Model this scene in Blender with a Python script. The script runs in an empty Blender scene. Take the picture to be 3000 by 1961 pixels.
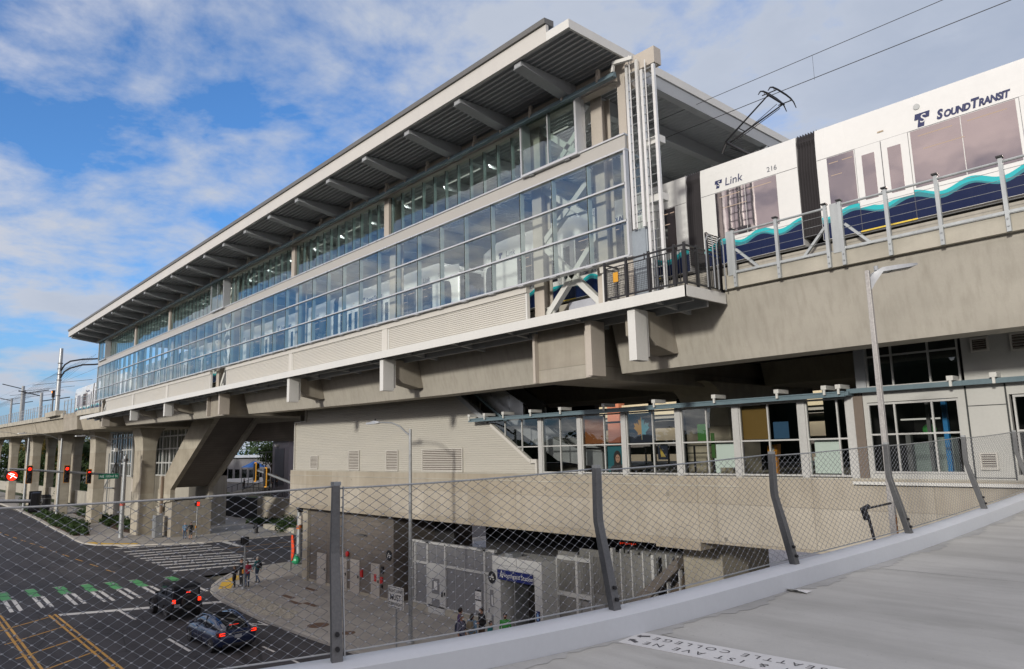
import bpy, bmesh, math, random
from math import sin, cos, pi, radians, sqrt, atan2
from mathutils import Vector, Matrix
random.seed(7)
scene = bpy.context.scene
col = scene.collection
H = 8.8                                             # eye height above the pavement

# ------------------------------------------------------------------ mesh builder
class MB:
    def __init__(s): s.v = []; s.f = []; s.m = []; s.cm = 0
    def add(s, vs, fs):
        o = len(s.v); s.v += [tuple(p) for p in vs]
        for f in fs: s.f.append(tuple(i + o for i in f)); s.m.append(s.cm)
    def box(s, x0, x1, y0, y1, z0, z1):
        if x1 < x0: x0, x1 = x1, x0
        if y1 < y0: y0, y1 = y1, y0
        if z1 < z0: z0, z1 = z1, z0
        s.add([(x0,y0,z0),(x1,y0,z0),(x1,y1,z0),(x0,y1,z0),(x0,y0,z1),(x1,y0,z1),(x1,y1,z1),(x0,y1,z1)],
              [(0,3,2,1),(4,5,6,7),(0,1,5,4),(1,2,6,5),(2,3,7,6),(3,0,4,7)])
        return s
    def prism(s, poly, axis, a, b):
        """closed polygon swept along an axis; poly is in the two other axes, in x,y,z order"""
        def P(u, w, t):
            if axis == 'x': return (t, u, w)
            if axis == 'y': return (u, t, w)
            return (u, w, t)
        n = len(poly)
        area = sum(poly[i][0]*poly[(i+1)%n][1] - poly[(i+1)%n][0]*poly[i][1] for i in range(n))
        if (area < 0): poly = poly[::-1]
        if axis == 'y': poly = poly[::-1]
        if b < a: a, b = b, a
        vs = [P(u, w, a) for u, w in poly] + [P(u, w, b) for u, w in poly]
        fs = [tuple(range(n-1, -1, -1)), tuple(range(n, 2*n))] + [(i, (i+1)%n, n+(i+1)%n, n+i) for i in range(n)]
        s.add(vs, fs); return s
    def quad(s, a, b, c, d): s.add([a,b,c,d], [(0,1,2,3)]); return s
    def poly(s, pts): s.add(pts, [tuple(range(len(pts)))]); return s
    def beam(s, p, q, w, h, up=(0,0,1)):
        p = Vector(p); q = Vector(q); d = (q-p).normalized(); u = Vector(up)
        if abs(d.dot(u)) > .98: u = Vector((0,1,0))
        r = d.cross(u).normalized(); u = r.cross(d).normalized()
        vs = []
        for c in (p, q):
            for a, b in ((-1,-1),(1,-1),(1,1),(-1,1)): vs.append(c + r*(a*w/2) + u*(b*h/2))
        s.add(vs, [(3,2,1,0),(4,5,6,7),(0,1,5,4),(1,2,6,5),(2,3,7,6),(3,0,4,7)]); return s
    def tube(s, pts, r, n=8, cap=True):
        pts = [Vector(p) for p in pts]; m = len(pts)
        rs = r if isinstance(r, (list, tuple)) else [r]*m
        vs = []; pr = None
        for i, p in enumerate(pts):
            d = (pts[min(i+1, m-1)] - pts[max(i-1, 0)])
            if d.length < 1e-9: d = Vector((0,0,1))
            d.normalize()
            if pr is None:
                u = Vector((0,0,1)) if abs(d.z) < .9 else Vector((0,1,0))
                pr = d.cross(u).normalized()
            else:
                pr = (pr - d*pr.dot(d))
                pr.normalize()
            q = d.cross(pr)
            for k in range(n):
                a = 2*pi*k/n; vs.append(p + (pr*cos(a) + q*sin(a))*rs[i])
        fs = []
        for i in range(m-1):
            for k in range(n):
                fs.append((i*n+k, i*n+(k+1)%n, (i+1)*n+(k+1)%n, (i+1)*n+k))
        if cap: fs += [tuple(range(n-1,-1,-1)), tuple((m-1)*n+k for k in range(n))]
        s.add(vs, fs); return s
    def cyl(s, p, q, r, n=12): return s.tube([p, q], r, n)
    def lathe(s, prof, c=(0,0,0), n=16, axis='z'):
        vs = []; m = len(prof)
        for r, h in prof:
            for k in range(n):
                a = 2*pi*k/n; u, w = r*cos(a), r*sin(a)
                p = (u, w, h) if axis == 'z' else ((u, h, w) if axis == 'y' else (h, u, w))
                vs.append((c[0]+p[0], c[1]+p[1], c[2]+p[2]))
        fs = [(i*n+k, i*n+(k+1)%n, (i+1)*n+(k+1)%n, (i+1)*n+k) for i in range(m-1) for k in range(n)]
        if axis == 'y': fs = [f[::-1] for f in fs]
        fs += [tuple(range(n-1,-1,-1)), tuple((m-1)*n+k for k in range(n))]
        s.add(vs, fs); return s
    def loft(s, rings, cap=True, closed=True):
        n = len(rings[0]); o = []
        for r in rings: o += list(r)
        kk = n if closed else n-1
        fs = [(i*n+k, i*n+(k+1)%n, (i+1)*n+(k+1)%n, (i+1)*n+k) for i in range(len(rings)-1) for k in range(kk)]
        if cap: fs += [tuple(range(n-1,-1,-1)), tuple((len(rings)-1)*n+k for k in range(n))]
        s.add(o, fs); return s
    def ball(s, c, r, sx=1, sy=1, sz=1, n=10, m=7):
        prof = [(max(.001, sin(pi*i/m))*r, -cos(pi*i/m)*r) for i in range(m+1)]
        k0 = len(s.v); s.lathe(prof, (0,0,0), n)
        for i in range(k0, len(s.v)):
            p = s.v[i]; s.v[i] = (c[0]+p[0]*sx, c[1]+p[1]*sy, c[2]+p[2]*sz)
        return s

ORI = {}
def origin(o):
    p = Vector((0,0,0))
    while o is not None: p += ORI.get(o, Vector((0,0,0))); o = o.parent
    return p
def link(o, parent=None):
    col.objects.link(o)
    if parent is not None: o.parent = parent
def pieces(mb):
    """the far-apart pieces of a builder: each becomes a part of its own"""
    n = len(mb.v); par = list(range(n))
    def root(i):
        while par[i] != i: par[i] = par[par[i]]; i = par[i]
        return i
    for f in mb.f:
        a = root(f[0])
        for j in f[1:]: par[root(j)] = a
    isl = {}
    for i in range(n): isl.setdefault(root(i), []).append(i)
    if len(isl) < 2 or len(isl) > 160: return [mb]
    ks = list(isl); bx = []
    for k in ks:
        P = [mb.v[i] for i in isl[k]]; bx.append(([min(p[a] for p in P) for a in range(3)], [max(p[a] for p in P) for a in range(3)]))
    m = len(ks); g = list(range(m))
    def rg(i):
        while g[i] != i: g[i] = g[g[i]]; i = g[i]
        return i
    size = [max(h-l for l, h in zip(*b)) for b in bx]
    for i in range(m):
        for j in range(i):
            d = sqrt(sum(max(0, bx[i][0][a]-bx[j][1][a], bx[j][0][a]-bx[i][1][a])**2 for a in range(3)))
            if d <= max(.02, .5*max(size[i], size[j])): g[rg(i)] = rg(j)
    grp = {}
    for i in range(m): grp.setdefault(rg(i), []).append(i)
    if len(grp) < 2 or len(grp) > 60: return [mb]
    where = {}
    for q, (gk, mem) in enumerate(grp.items()):
        for i in mem:
            for v in isl[ks[i]]: where[v] = q
    outs = [MB() for _ in grp]; idx = {}
    for v in range(n): q = where[v]; idx[v] = len(outs[q].v); outs[q].v.append(mb.v[v])
    for f, mi in zip(mb.f, mb.m): q = where[f[0]]; outs[q].f.append(tuple(idx[v] for v in f)); outs[q].m.append(mi)
    return outs
def build(name, mb, mat, parent=None, **k):
    if parent is not None and len(mb.v) < 4000:
        ps = pieces(mb)
        if len(ps) > 1: return [build_one(name, p, mat, parent, **k) for p in ps][0]
    return build_one(name, mb, mat, parent, **k)
def build_one(name, mb, mat, parent=None, smooth=False, local=False, bevel=0, fix=False):
    me = bpy.data.meshes.new(name)
    off = Vector((0,0,0)) if local or parent is None else origin(parent)
    me.from_pydata([(p[0]-off[0], p[1]-off[1], p[2]-off[2]) for p in mb.v], [], mb.f)
    mats = mat if isinstance(mat, (list, tuple)) else [mat]
    for m in mats: me.materials.append(m)
    if len(mats) > 1: me.polygons.foreach_set('material_index', mb.m)
    if fix:
        b = bmesh.new(); b.from_mesh(me); bmesh.ops.remove_doubles(b, verts=b.verts, dist=1e-5)
        bmesh.ops.recalc_face_normals(b, faces=b.faces); b.to_mesh(me); b.free()
    if smooth:
        for p in me.polygons: p.use_smooth = True
        if smooth != 'full': me.set_sharp_from_angle(angle=radians(38))
    me.update()
    o = bpy.data.objects.new(name, me); link(o, parent)
    if bevel:
        bv = o.modifiers.new('bevel', 'BEVEL'); bv.width = bevel; bv.segments = 2; bv.limit_method = 'ANGLE'
    return o
def tag(o, label=None, cat=None, group=None, kind=None):
    if label: o['label'] = label
    if cat: o['category'] = cat
    if group: o['group'] = group
    if kind: o['kind'] = kind
    return o
def thing(name, label, cat, loc=(0,0,0), rotz=0, group=None):
    o = bpy.data.objects.new(name, None); link(o); o.location = loc; o.rotation_euler = (0,0,rotz)
    o.empty_display_size = .2; ORI[o] = Vector(loc); return tag(o, label, cat, group)
def dup(root, loc, rotz, label=None, group=None):
    r = root.copy(); col.objects.link(r); r.location = loc; r.rotation_euler = (0,0,rotz)
    if label: r['label'] = label
    if group: r['group'] = group
    for ch in list(root.children):
        c = ch.copy(); col.objects.link(c); c.parent = r
        for g in list(ch.children):
            d = g.copy(); col.objects.link(d); d.parent = c
    return r
def single(name, mb, mat, label, cat, group=None, kind=None, loc=None, **k):
    """a thing made of one mesh, its origin at its base"""
    if loc is None:
        xs = [p[0] for p in mb.v]; ys = [p[1] for p in mb.v]; zs = [p[2] for p in mb.v]
        loc = ((min(xs)+max(xs))/2, (min(ys)+max(ys))/2, min(zs))
        mb.v = [(p[0]-loc[0], p[1]-loc[1], p[2]-loc[2]) for p in mb.v]
    o = build(name, mb, mat, None, **k); o.location = loc; ORI[o] = Vector(loc)
    return tag(o, label, cat, group, kind)
def struct(name, mb, mat, **k):
    o = build(name, mb, mat, None, **k); o['kind'] = 'structure'; return o
def text_mb(txt, size, place, shear=0, align='CENTER', space=1.0, bold=0):
    cu = bpy.data.curves.new('lettering', 'FONT'); cu.body = txt; cu.size = size; cu.shear = shear
    cu.offset = bold*size; cu.align_x = align; cu.align_y = 'CENTER'; cu.space_character = space; cu.resolution_u = 3
    o = bpy.data.objects.new('lettering', cu); col.objects.link(o)
    dg = bpy.context.evaluated_depsgraph_get(); me = bpy.data.meshes.new_from_object(o.evaluated_get(dg))
    mb = MB(); mb.add([place(v.co.x, v.co.y) for v in me.vertices], [tuple(p.vertices) for p in me.polygons])
    bpy.data.objects.remove(o); bpy.data.curves.remove(cu); bpy.data.meshes.remove(me)
    return mb
def wall_text(txt, size, x, y, z, **k):                 # lettering on a plane that faces -Y
    return text_mb(txt, size, lambda u, w: (x+u, y, z+w), **k)

# ------------------------------------------------------------------ materials
def nodes(name):
    m = bpy.data.materials.new(name); m.use_nodes = True; nt = m.node_tree
    for n in list(nt.nodes): nt.nodes.remove(n)
    out = nt.nodes.new('ShaderNodeOutputMaterial'); return m, nt, out
def N(nt, t, **k):
    n = nt.nodes.new(t)
    for a, b in k.items():
        if a.startswith('i_'): n.inputs[a[2:].replace('_', ' ')].default_value = b
        else: setattr(n, a, b)
    return n
def L(nt, a, b): nt.links.new(a, b)
def rgb(c): return (c[0], c[1], c[2], 1)
def coords(nt, scale=(1,1,1), rot=(0,0,0)):
    g = N(nt, 'ShaderNodeNewGeometry'); mp = N(nt, 'ShaderNodeMapping')
    mp.inputs['Scale'].default_value = scale; mp.inputs['Rotation'].default_value = rot
    L(nt, g.outputs['Position'], mp.inputs['Vector']); return mp.outputs['Vector']
def noise(nt, vec, scale, detail=4, rough=.55):
    n = N(nt, 'ShaderNodeTexNoise'); n.inputs['Scale'].default_value = scale
    n.inputs['Detail'].default_value = detail; n.inputs['Roughness'].default_value = rough
    L(nt, vec, n.inputs['Vector']); return n.outputs['Fac']
def ramp(nt, fac, a, b, lo, hi):
    r = N(nt, 'ShaderNodeMapRange'); r.inputs['From Min'].default_value = a; r.inputs['From Max'].default_value = b
    r.inputs['To Min'].default_value = lo; r.inputs['To Max'].default_value = hi
    L(nt, fac, r.inputs['Value']); return r.outputs['Result']
def mix(nt, fac, a, b, mode='MIX'):
    m = N(nt, 'ShaderNodeMix'); m.data_type = 'RGBA'; m.blend_type = mode
    if isinstance(fac, (int, float)): m.inputs['Factor'].default_value = fac
    else: L(nt, fac, m.inputs['Factor'])
    for s, v in (('A', a), ('B', b)):
        i = [q for q in m.inputs if q.name == s and q.type == 'RGBA'][0]
        if isinstance(v, (tuple, list)): i.default_value = rgb(v)
        else: L(nt, v, i)
    return [q for q in m.outputs if q.type == 'RGBA'][0]
def bump(nt, height, strength, dist=.02):
    b = N(nt, 'ShaderNodeBump'); b.inputs['Strength'].default_value = strength; b.inputs['Distance'].default_value = dist
    L(nt, height, b.inputs['Height']); return b.outputs['Normal']
MATS = {}
def paint(name, c, rough=.45, metal=0., var=.12, scale=1.5, dirt=(1,1,.25), bmp=0, spec=.5, coat=0):
    """painted metal / plain surface with a little uneven tone and streaks"""
    if name in MATS: return MATS[name]
    m, nt, out = nodes(name); p = N(nt, 'ShaderNodeBsdfPrincipled')
    a = noise(nt, coords(nt, dirt), scale, 5)
    b = noise(nt, coords(nt), scale*9, 3)
    k = N(nt, 'ShaderNodeMath', operation='ADD'); L(nt, a, k.inputs[0]); L(nt, b, k.inputs[1])
    f = ramp(nt, k.outputs[0], .6, 1.4, 0, 1)
    L(nt, mix(nt, f, [x*(1-var) for x in c], [min(1, x*(1+var*.7)) for x in c]), p.inputs['Base Color'])
    L(nt, ramp(nt, a, .3, .7, max(.03, rough-.1), min(1, rough+.1)), p.inputs['Roughness'])
    p.inputs['Metallic'].default_value = metal; p.inputs['Specular IOR Level'].default_value = spec
    p.inputs['Coat Weight'].default_value = coat
    if bmp: L(nt, bump(nt, b, bmp, .01), p.inputs['Normal'])
    L(nt, p.outputs[0], out.inputs[0]); MATS[name] = m; return m
def concrete(name, c, streak=.25, blotch=.22, rough=.85, joints=None, warm=None, vs=(5,5,.35), fine=.5, holes=0, specks=0):
    """cast concrete: broad blotches, vertical runs of weathering, fine grain, form joints and tie holes"""
    m, nt, out = nodes(name); p = N(nt, 'ShaderNodeBsdfPrincipled')
    pos = coords(nt)
    bl = noise(nt, coords(nt, (.5,.5,.8)), 1.0, 5, .6)
    st = noise(nt, coords(nt, vs), .55, 4, .6)
    gr = noise(nt, pos, 28, 4, .7)
    c1 = mix(nt, ramp(nt, bl, .35, .65, 0, 1), [x*(1-blotch) for x in c], [min(1, x*(1+blotch*.6)) for x in c])
    c2 = mix(nt, ramp(nt, st, .45, .75, 0, streak), c1, [x*.5 for x in (warm or c)])
    c3 = mix(nt, ramp(nt, gr, .3, .7, 0, fine*.45), c2, [x*.72 for x in c])
    hgt = gr
    if joints:
        for ax, per, off in joints:
            sep = N(nt, 'ShaderNodeSeparateXYZ'); L(nt, pos, sep.inputs[0])
            ad = N(nt, 'ShaderNodeMath', operation='ADD'); ad.inputs[1].default_value = off; L(nt, sep.outputs[ax], ad.inputs[0])
            w = N(nt, 'ShaderNodeMath', operation='PINGPONG'); w.inputs[1].default_value = per/2; L(nt, ad.outputs[0], w.inputs[0])
            j = ramp(nt, w.outputs[0], .008, .022, .7, 0)
            c3 = mix(nt, j, c3, [x*.55 for x in c])
            # neighbouring pours differ a little in tone
            dv = N(nt, 'ShaderNodeMath', operation='DIVIDE'); dv.inputs[1].default_value = per; L(nt, ad.outputs[0], dv.inputs[0])
            fl = N(nt, 'ShaderNodeMath', operation='FLOOR'); L(nt, dv.outputs[0], fl.inputs[0])
            wn = N(nt, 'ShaderNodeTexWhiteNoise', noise_dimensions='1D'); L(nt, fl.outputs[0], wn.inputs['W'])
            c3 = mix(nt, ramp(nt, wn.outputs['Value'], 0, 1, 0, .38), c3, [x*.78 for x in (warm or c)])
    if holes:
        vo = N(nt, 'ShaderNodeTexVoronoi'); vo.inputs['Scale'].default_value = holes; vo.inputs['Randomness'].default_value = .35
        L(nt, coords(nt, (1,.001,1)), vo.inputs['Vector'])
        c3 = mix(nt, ramp(nt, vo.outputs['Distance'], .05, .07, .75, 0), c3, [x*.4 for x in c])
    if specks:
        sv = N(nt, 'ShaderNodeTexVoronoi'); sv.inputs['Scale'].default_value = 9; L(nt, pos, sv.inputs['Vector'])
        c3 = mix(nt, ramp(nt, sv.outputs['Distance'], .03, .09, .55, 0), c3, [x*.45 for x in c])
        s2 = noise(nt, coords(nt, (.6,1.6,1)), 1.7, 6, .7); c3 = mix(nt, ramp(nt, s2, .56, .72, 0, .42), c3, [c[0]*.62, c[1]*.62, c[2]*.6])
    L(nt, c3, p.inputs['Base Color']); p.inputs['Roughness'].default_value = rough
    p.inputs['Specular IOR Level'].default_value = .3
    L(nt, bump(nt, hgt, .25, .01), p.inputs['Normal'])
    L(nt, p.outputs[0], out.inputs[0]); return m
def glazing(name, tint, refl, rough=.01, blend=.35):
    """coated sheet glass: part of the light goes straight through, part is mirrored, more at a slant"""
    m, nt, out = nodes(name)
    t = N(nt, 'ShaderNodeBsdfTransparent'); t.inputs[0].default_value = rgb(tint)
    g = N(nt, 'ShaderNodeBsdfGlossy'); g.inputs['Color'].default_value = (.84,.96,1,1)
    L(nt, ramp(nt, noise(nt, coords(nt), .35, 2), 0, 1, rough*.3, rough*1.6), g.inputs['Roughness'])
    wv = noise(nt, coords(nt), .8, 1); L(nt, bump(nt, wv, .035, .05), g.inputs['Normal'])
    lw = N(nt, 'ShaderNodeLayerWeight'); lw.inputs['Blend'].default_value = blend
    f = ramp(nt, lw.outputs['Fresnel'], 0, 1, refl, 1)
    ms = N(nt, 'ShaderNodeMixShader'); L(nt, f, ms.inputs[0]); L(nt, t.outputs[0], ms.inputs[1]); L(nt, g.outputs[0], ms.inputs[2])
    L(nt, ms.outputs[0], out.inputs[0]); return m
def dark_glass(name, c, refl, rcol=(.8,.78,.82), rough=.02):
    """tinted vehicle window, opaque and mirror-like"""
    m, nt, out = nodes(name)
    d = N(nt, 'ShaderNodeBsdfDiffuse'); d.inputs[0].default_value = rgb(c)
    g = N(nt, 'ShaderNodeBsdfGlossy'); g.inputs['Color'].default_value = rgb(rcol); g.inputs['Roughness'].default_value = rough
    L(nt, bump(nt, noise(nt, coords(nt), 1.1, 2), .06, .06), g.inputs['Normal'])
    lw = N(nt, 'ShaderNodeLayerWeight'); lw.inputs['Blend'].default_value = .35
    ms = N(nt, 'ShaderNodeMixShader'); L(nt, ramp(nt, lw.outputs['Fresnel'], 0, 1, refl, 1), ms.inputs[0])
    L(nt, d.outputs[0], ms.inputs[1]); L(nt, g.outputs[0], ms.inputs[2]); L(nt, ms.outputs[0], out.inputs[0]); return m
def lamp(name, c, s):
    m, nt, out = nodes(name); e = N(nt, 'ShaderNodeEmission'); e.inputs[0].default_value = rgb(c); e.inputs[1].default_value = s
    L(nt, e.outputs[0], out.inputs[0]); return m
def foliage(name, a, b, transl=.25):
    m, nt, out = nodes(name); p = N(nt, 'ShaderNodeBsdfPrincipled')
    o = N(nt, 'ShaderNodeObjectInfo')
    f = noise(nt, coords(nt), 1.3, 4); f2 = noise(nt, coords(nt), 14, 2)
    k = N(nt, 'ShaderNodeMath', operation='ADD'); L(nt, f, k.inputs[0]); L(nt, f2, k.inputs[1])
    c = mix(nt, ramp(nt, k.outputs[0], .7, 1.3, 0, 1), a, b)
    L(nt, c, p.inputs['Base Color']); p.inputs['Roughness'].default_value = .6; p.inputs['Specular IOR Level'].default_value = .25
    t = N(nt, 'ShaderNodeBsdfTranslucent'); L(nt, c, t.inputs[0])
    ms = N(nt, 'ShaderNodeMixShader'); ms.inputs[0].default_value = transl
    L(nt, p.outputs[0], ms.inputs[1]); L(nt, t.outputs[0], ms.inputs[2]); L(nt, ms.outputs[0], out.inputs[0]); return m
def asphalt(name, c, patch=.35):
    m, nt, out = nodes(name); p = N(nt, 'ShaderNodeBsdfPrincipled')
    big = noise(nt, coords(nt, (.06,.25,1)), 1, 6, .6); sm = noise(nt, coords(nt), 45, 3, .7); md = noise(nt, coords(nt), .7, 5, .65)
    c1 = mix(nt, ramp(nt, big, .35, .65, 0, 1), [x*(1-patch) for x in c], [x*(1+patch) for x in c])
    c2 = mix(nt, ramp(nt, md, .4, .75, 0, .35), c1, [x*1.5 for x in c])
    c3 = mix(nt, ramp(nt, sm, .35, .65, 0, .5), c2, [x*.55 for x in c])
    sp = N(nt, 'ShaderNodeSeparateXYZ'); L(nt, coords(nt), sp.inputs[0])
    ww = N(nt, 'ShaderNodeMath', operation='PINGPONG'); ww.inputs[1].default_value = .8; L(nt, sp.outputs[1], ww.inputs[0])
    trk = N(nt, 'ShaderNodeMath', operation='MULTIPLY'); L(nt, ramp(nt, ww.outputs[0], .1, .7, 0, 1), trk.inputs[0]); L(nt, ramp(nt, md, .3, .6, .15, .8), trk.inputs[1])
    c3 = mix(nt, trk.outputs[0], c3, [x*.62 for x in c])
    vo = N(nt, 'ShaderNodeTexVoronoi', feature='DISTANCE_TO_EDGE'); vo.inputs['Scale'].default_value = .16; L(nt, coords(nt, (1,1.6,1)), vo.inputs['Vector'])
    c3 = mix(nt, ramp(nt, vo.outputs['Distance'], .004, .012, .75, 0), c3, [x*.35 for x in c])
    oil = noise(nt, coords(nt, (.5,1.4,1)), 1.1, 3); c3 = mix(nt, ramp(nt, oil, .64, .72, 0, .55), c3, [x*.4 for x in c])
    L(nt, c3, p.inputs['Base Color']); L(nt, ramp(nt, big, .3, .7, .7, .92), p.inputs['Roughness'])
    p.inputs['Specular IOR Level'].default_value = .3
    L(nt, bump(nt, sm, .4, .01), p.inputs['Normal']); L(nt, p.outputs[0], out.inputs[0]); return m

CON = concrete('weathered_concrete', (.40,.38,.33), .27, .08, vs=(9,9,.16), warm=(.26,.225,.165))
CON_G = concrete('girder_concrete', (.44,.41,.35), .38, .12, joints=[(0,3.6,.4),(2,1.32,-.08)], warm=(.33,.27,.18), vs=(3,3,.4), holes=.75)
CON_P = concrete('pier_concrete', (.39,.365,.31), .3, .18, joints=[(2,2.4,.3)], warm=(.25,.2,.14))
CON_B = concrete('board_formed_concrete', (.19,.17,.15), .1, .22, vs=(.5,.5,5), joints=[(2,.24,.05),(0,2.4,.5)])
CON_L = concrete('pale_concrete', (.42,.40,.34), .15, .2, warm=(.3,.27,.2))
PAVE = concrete('sidewalk_concrete', (.40,.385,.355), .12, .2, vs=(.4,.4,1), joints=[(0,1.8,.2),(1,1.8,.1)])
CURB = concrete('kerb_concrete', (.44,.425,.39), .2, .2, vs=(.3,3,1))
ROAD = asphalt('asphalt', (.064,.063,.069))
WHITE = paint('white_steel', (.62,.625,.60), .42, var=.06)
BRACE = paint('brace_white', (.58,.59,.56), .45, var=.05)
FASC = paint('fascia_white', (.54,.53,.50), .5, var=.07)
SOFF = paint('soffit_steel', (.41,.425,.44), .5, var=.08)
BEAMM = paint('beam_steel', (.35,.37,.385), .45, var=.08)
BEIGE = paint('beige_steel', (.46,.42,.365), .5, var=.07)
ALU = paint('anodised_aluminium', (.56,.58,.60), .32, metal=.35, var=.06)
BAND = paint('spandrel_metal', (.42,.41,.385), .45, var=.06)
SIDING = paint('corrugated_siding', (.46,.445,.395), .5, var=.07, dirt=(.3,1,2))
SIDING_W = paint('white_corrugated_siding', (.55,.535,.49), .45, var=.05)
TEALP = paint('blue_grey_pipe', (.13,.19,.22), .4, var=.12)
GASK = paint('black_gasket', (.03,.035,.035), .6)
FIN = paint('mullion_fin', (.46,.56,.56), .4)
GALV = paint('galvanised_steel', (.36,.38,.39), .42, metal=.55, var=.22, scale=4, dirt=(1,1,1))
GALV_D = paint('weathered_galvanised', (.14,.145,.15), .5, metal=.4, var=.3, scale=6, dirt=(1,1,.5), bmp=.1)
BLACK = paint('black_powder_coat', (.012,.012,.014), .42)
RUBBER = paint('black_rubber', (.022,.021,.022), .75)
GLASS = glazing('platform_glass', (.94,.99,.975), .085, blend=.46)
GLASS_U = glazing('clerestory_glass', (.74,.84,.81), .10)
GLASS_C = glazing('concourse_glass', (.93,.95,.93), .05)
MARK = paint('white_road_paint', (.62,.62,.60), .7, var=.25, scale=8, dirt=(1,1,1))
MARKY = paint('yellow_road_paint', (.56,.31,.06), .7, var=.25, scale=8, dirt=(1,1,1))
MARKG = paint('green_road_paint', (.09,.36,.13), .7, var=.25, scale=8, dirt=(1,1,1))
TACT = paint('yellow_tactile', (.66,.42,.05), .65, var=.2)
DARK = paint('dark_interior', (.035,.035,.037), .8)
LIT = lamp('fluorescent_tube', (1,.97,.88), .55)
RED = lamp('red_signal', (1,.03,.01), 2.2)
REDL = lamp('red_tail_lamp', (1,.035,.01), 2.2)
AMB = lamp('amber_signal', (1,.28,.03), 3)
NAVY = paint('navy_paint', (.012,.022,.085), .3, var=.1)
# ------------------------------------------------------------------ camera
cam = bpy.data.cameras.new('camera'); co = bpy.data.objects.new('camera', cam); col.objects.link(co)
yaw, pitch, roll = .838468317, .158393427, -.0233036142
fw = Vector((-sin(yaw)*cos(pitch), cos(yaw)*cos(pitch), sin(pitch)))
rt = Vector((cos(yaw), sin(yaw), 0)); up = rt.cross(fw)
r2 = rt*cos(roll) + up*sin(roll); u2 = -rt*sin(roll) + up*cos(roll)
co.matrix_world = Matrix(((r2.x,u2.x,-fw.x,0),(r2.y,u2.y,-fw.y,0),(r2.z,u2.z,-fw.z,H),(0,0,0,1)))
cam.sensor_width = 36; cam.lens = 2095.21/3000*36; cam.clip_start = .05; cam.clip_end = 4000
scene.camera = co

# ------------------------------------------------------------------ daylight
trav = Vector((-.30, 1, -.305)).normalized(); tosun = -trav
SUN_EL = math.asin(tosun.z); SUN_ROT = atan2(tosun.x, tosun.y)
sl = bpy.data.lights.new('sun', 'SUN'); sl.energy = 3.1; sl.angle = radians(4.5); sl.color = (1,.94,.85)
so = bpy.data.objects.new('sun', sl); col.objects.link(so); so.rotation_euler = trav.to_track_quat('-Z','Y').to_euler()
so.location = (20,-60,60)
w = bpy.data.worlds.new('World'); scene.world = w; w.use_nodes = True; nt = w.node_tree
for n in list(nt.nodes): nt.nodes.remove(n)
out = nt.nodes.new('ShaderNodeOutputWorld'); bg = N(nt, 'ShaderNodeBackground'); bg.inputs['Strength'].default_value = .10
sky = N(nt, 'ShaderNodeTexSky', sky_type='NISHITA'); sky.sun_disc = False; sky.sun_elevation = SUN_EL; sky.sun_rotation = SUN_ROT
sky.altitude = 60; sky.air_density = 1.0; sky.dust_density = .6; sky.ozone_density = 3.2
tc = N(nt, 'ShaderNodeTexCoord'); sep = N(nt, 'ShaderNodeSeparateXYZ'); L(nt, tc.outputs['Generated'], sep.inputs[0])
zc = N(nt, 'ShaderNodeMath', operation='MAXIMUM'); L(nt, sep.outputs[2], zc.inputs[0]); zc.inputs[1].default_value = .0
za = N(nt, 'ShaderNodeMath', operation='ADD'); L(nt, zc.outputs[0], za.inputs[0]); za.inputs[1].default_value = .16
dv = N(nt, 'ShaderNodeVectorMath', operation='SCALE')
iv = N(nt, 'ShaderNodeMath', operation='DIVIDE'); iv.inputs[0].default_value = 1; L(nt, za.outputs[0], iv.inputs[1])
L(nt, tc.outputs['Generated'], dv.inputs[0]); L(nt, iv.outputs[0], dv.inputs['Scale'])
def wmap(loc, sc):
    mp = N(nt, 'ShaderNodeMapping'); mp.inputs['Location'].default_value = loc; mp.inputs['Scale'].default_value = sc
    L(nt, dv.outputs[0], mp.inputs['Vector']); return mp.outputs['Vector']
def wnoise(vec, scale, det, rough, dist=0):
    n = N(nt, 'ShaderNodeTexNoise'); n.inputs['Scale'].default_value = scale; n.inputs['Detail'].default_value = det
    n.inputs['Roughness'].default_value = rough; n.inputs['Distortion'].default_value = dist; L(nt, vec, n.inputs['Vector']); return n.outputs['Fac']
def wmath(op, a, b):
    n = N(nt, 'ShaderNodeMath', operation=op)
    for i, v in enumerate((a, b)):
        if isinstance(v, (int, float)): n.inputs[i].default_value = v
        else: L(nt, v, n.inputs[i])
    return n.outputs[0]
cov = wnoise(wmap((3.1,1.7,0), (1,1,.4)), .62, 3, .5)           # where the cloud banks lie
bil = wnoise(wmap((.4,2.2,0), (1,1,.4)), 2.3, 7, .58, .25)      # their billows
fine = wnoise(wmap((7,0,3), (1,1,.4)), 8.0, 5, .6)
# the sheet is closed to the east (+Y) and broken up towards the north (-X)
az = wmath('MULTIPLY', wmath('ADD', sep.outputs[0], .86), .30)
low = wmath('MULTIPLY', wmath('SUBTRACT', .30, zc.outputs[0]), .12)
s1 = wmath('ADD', wmath('ADD', wmath('MULTIPLY', cov, .55), wmath('MULTIPLY', bil, .62)), wmath('MULTIPLY', fine, .16))
dens = wmath('ADD', wmath('ADD', s1, az), low)
mask = ramp(nt, dens, .59, .74, 0, 1)
sm = N(nt, 'ShaderNodeMath', operation='SMOOTH_MIN'); L(nt, mask, sm.inputs[0]); sm.inputs[1].default_value = .97; sm.inputs[2].default_value = .1
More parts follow.
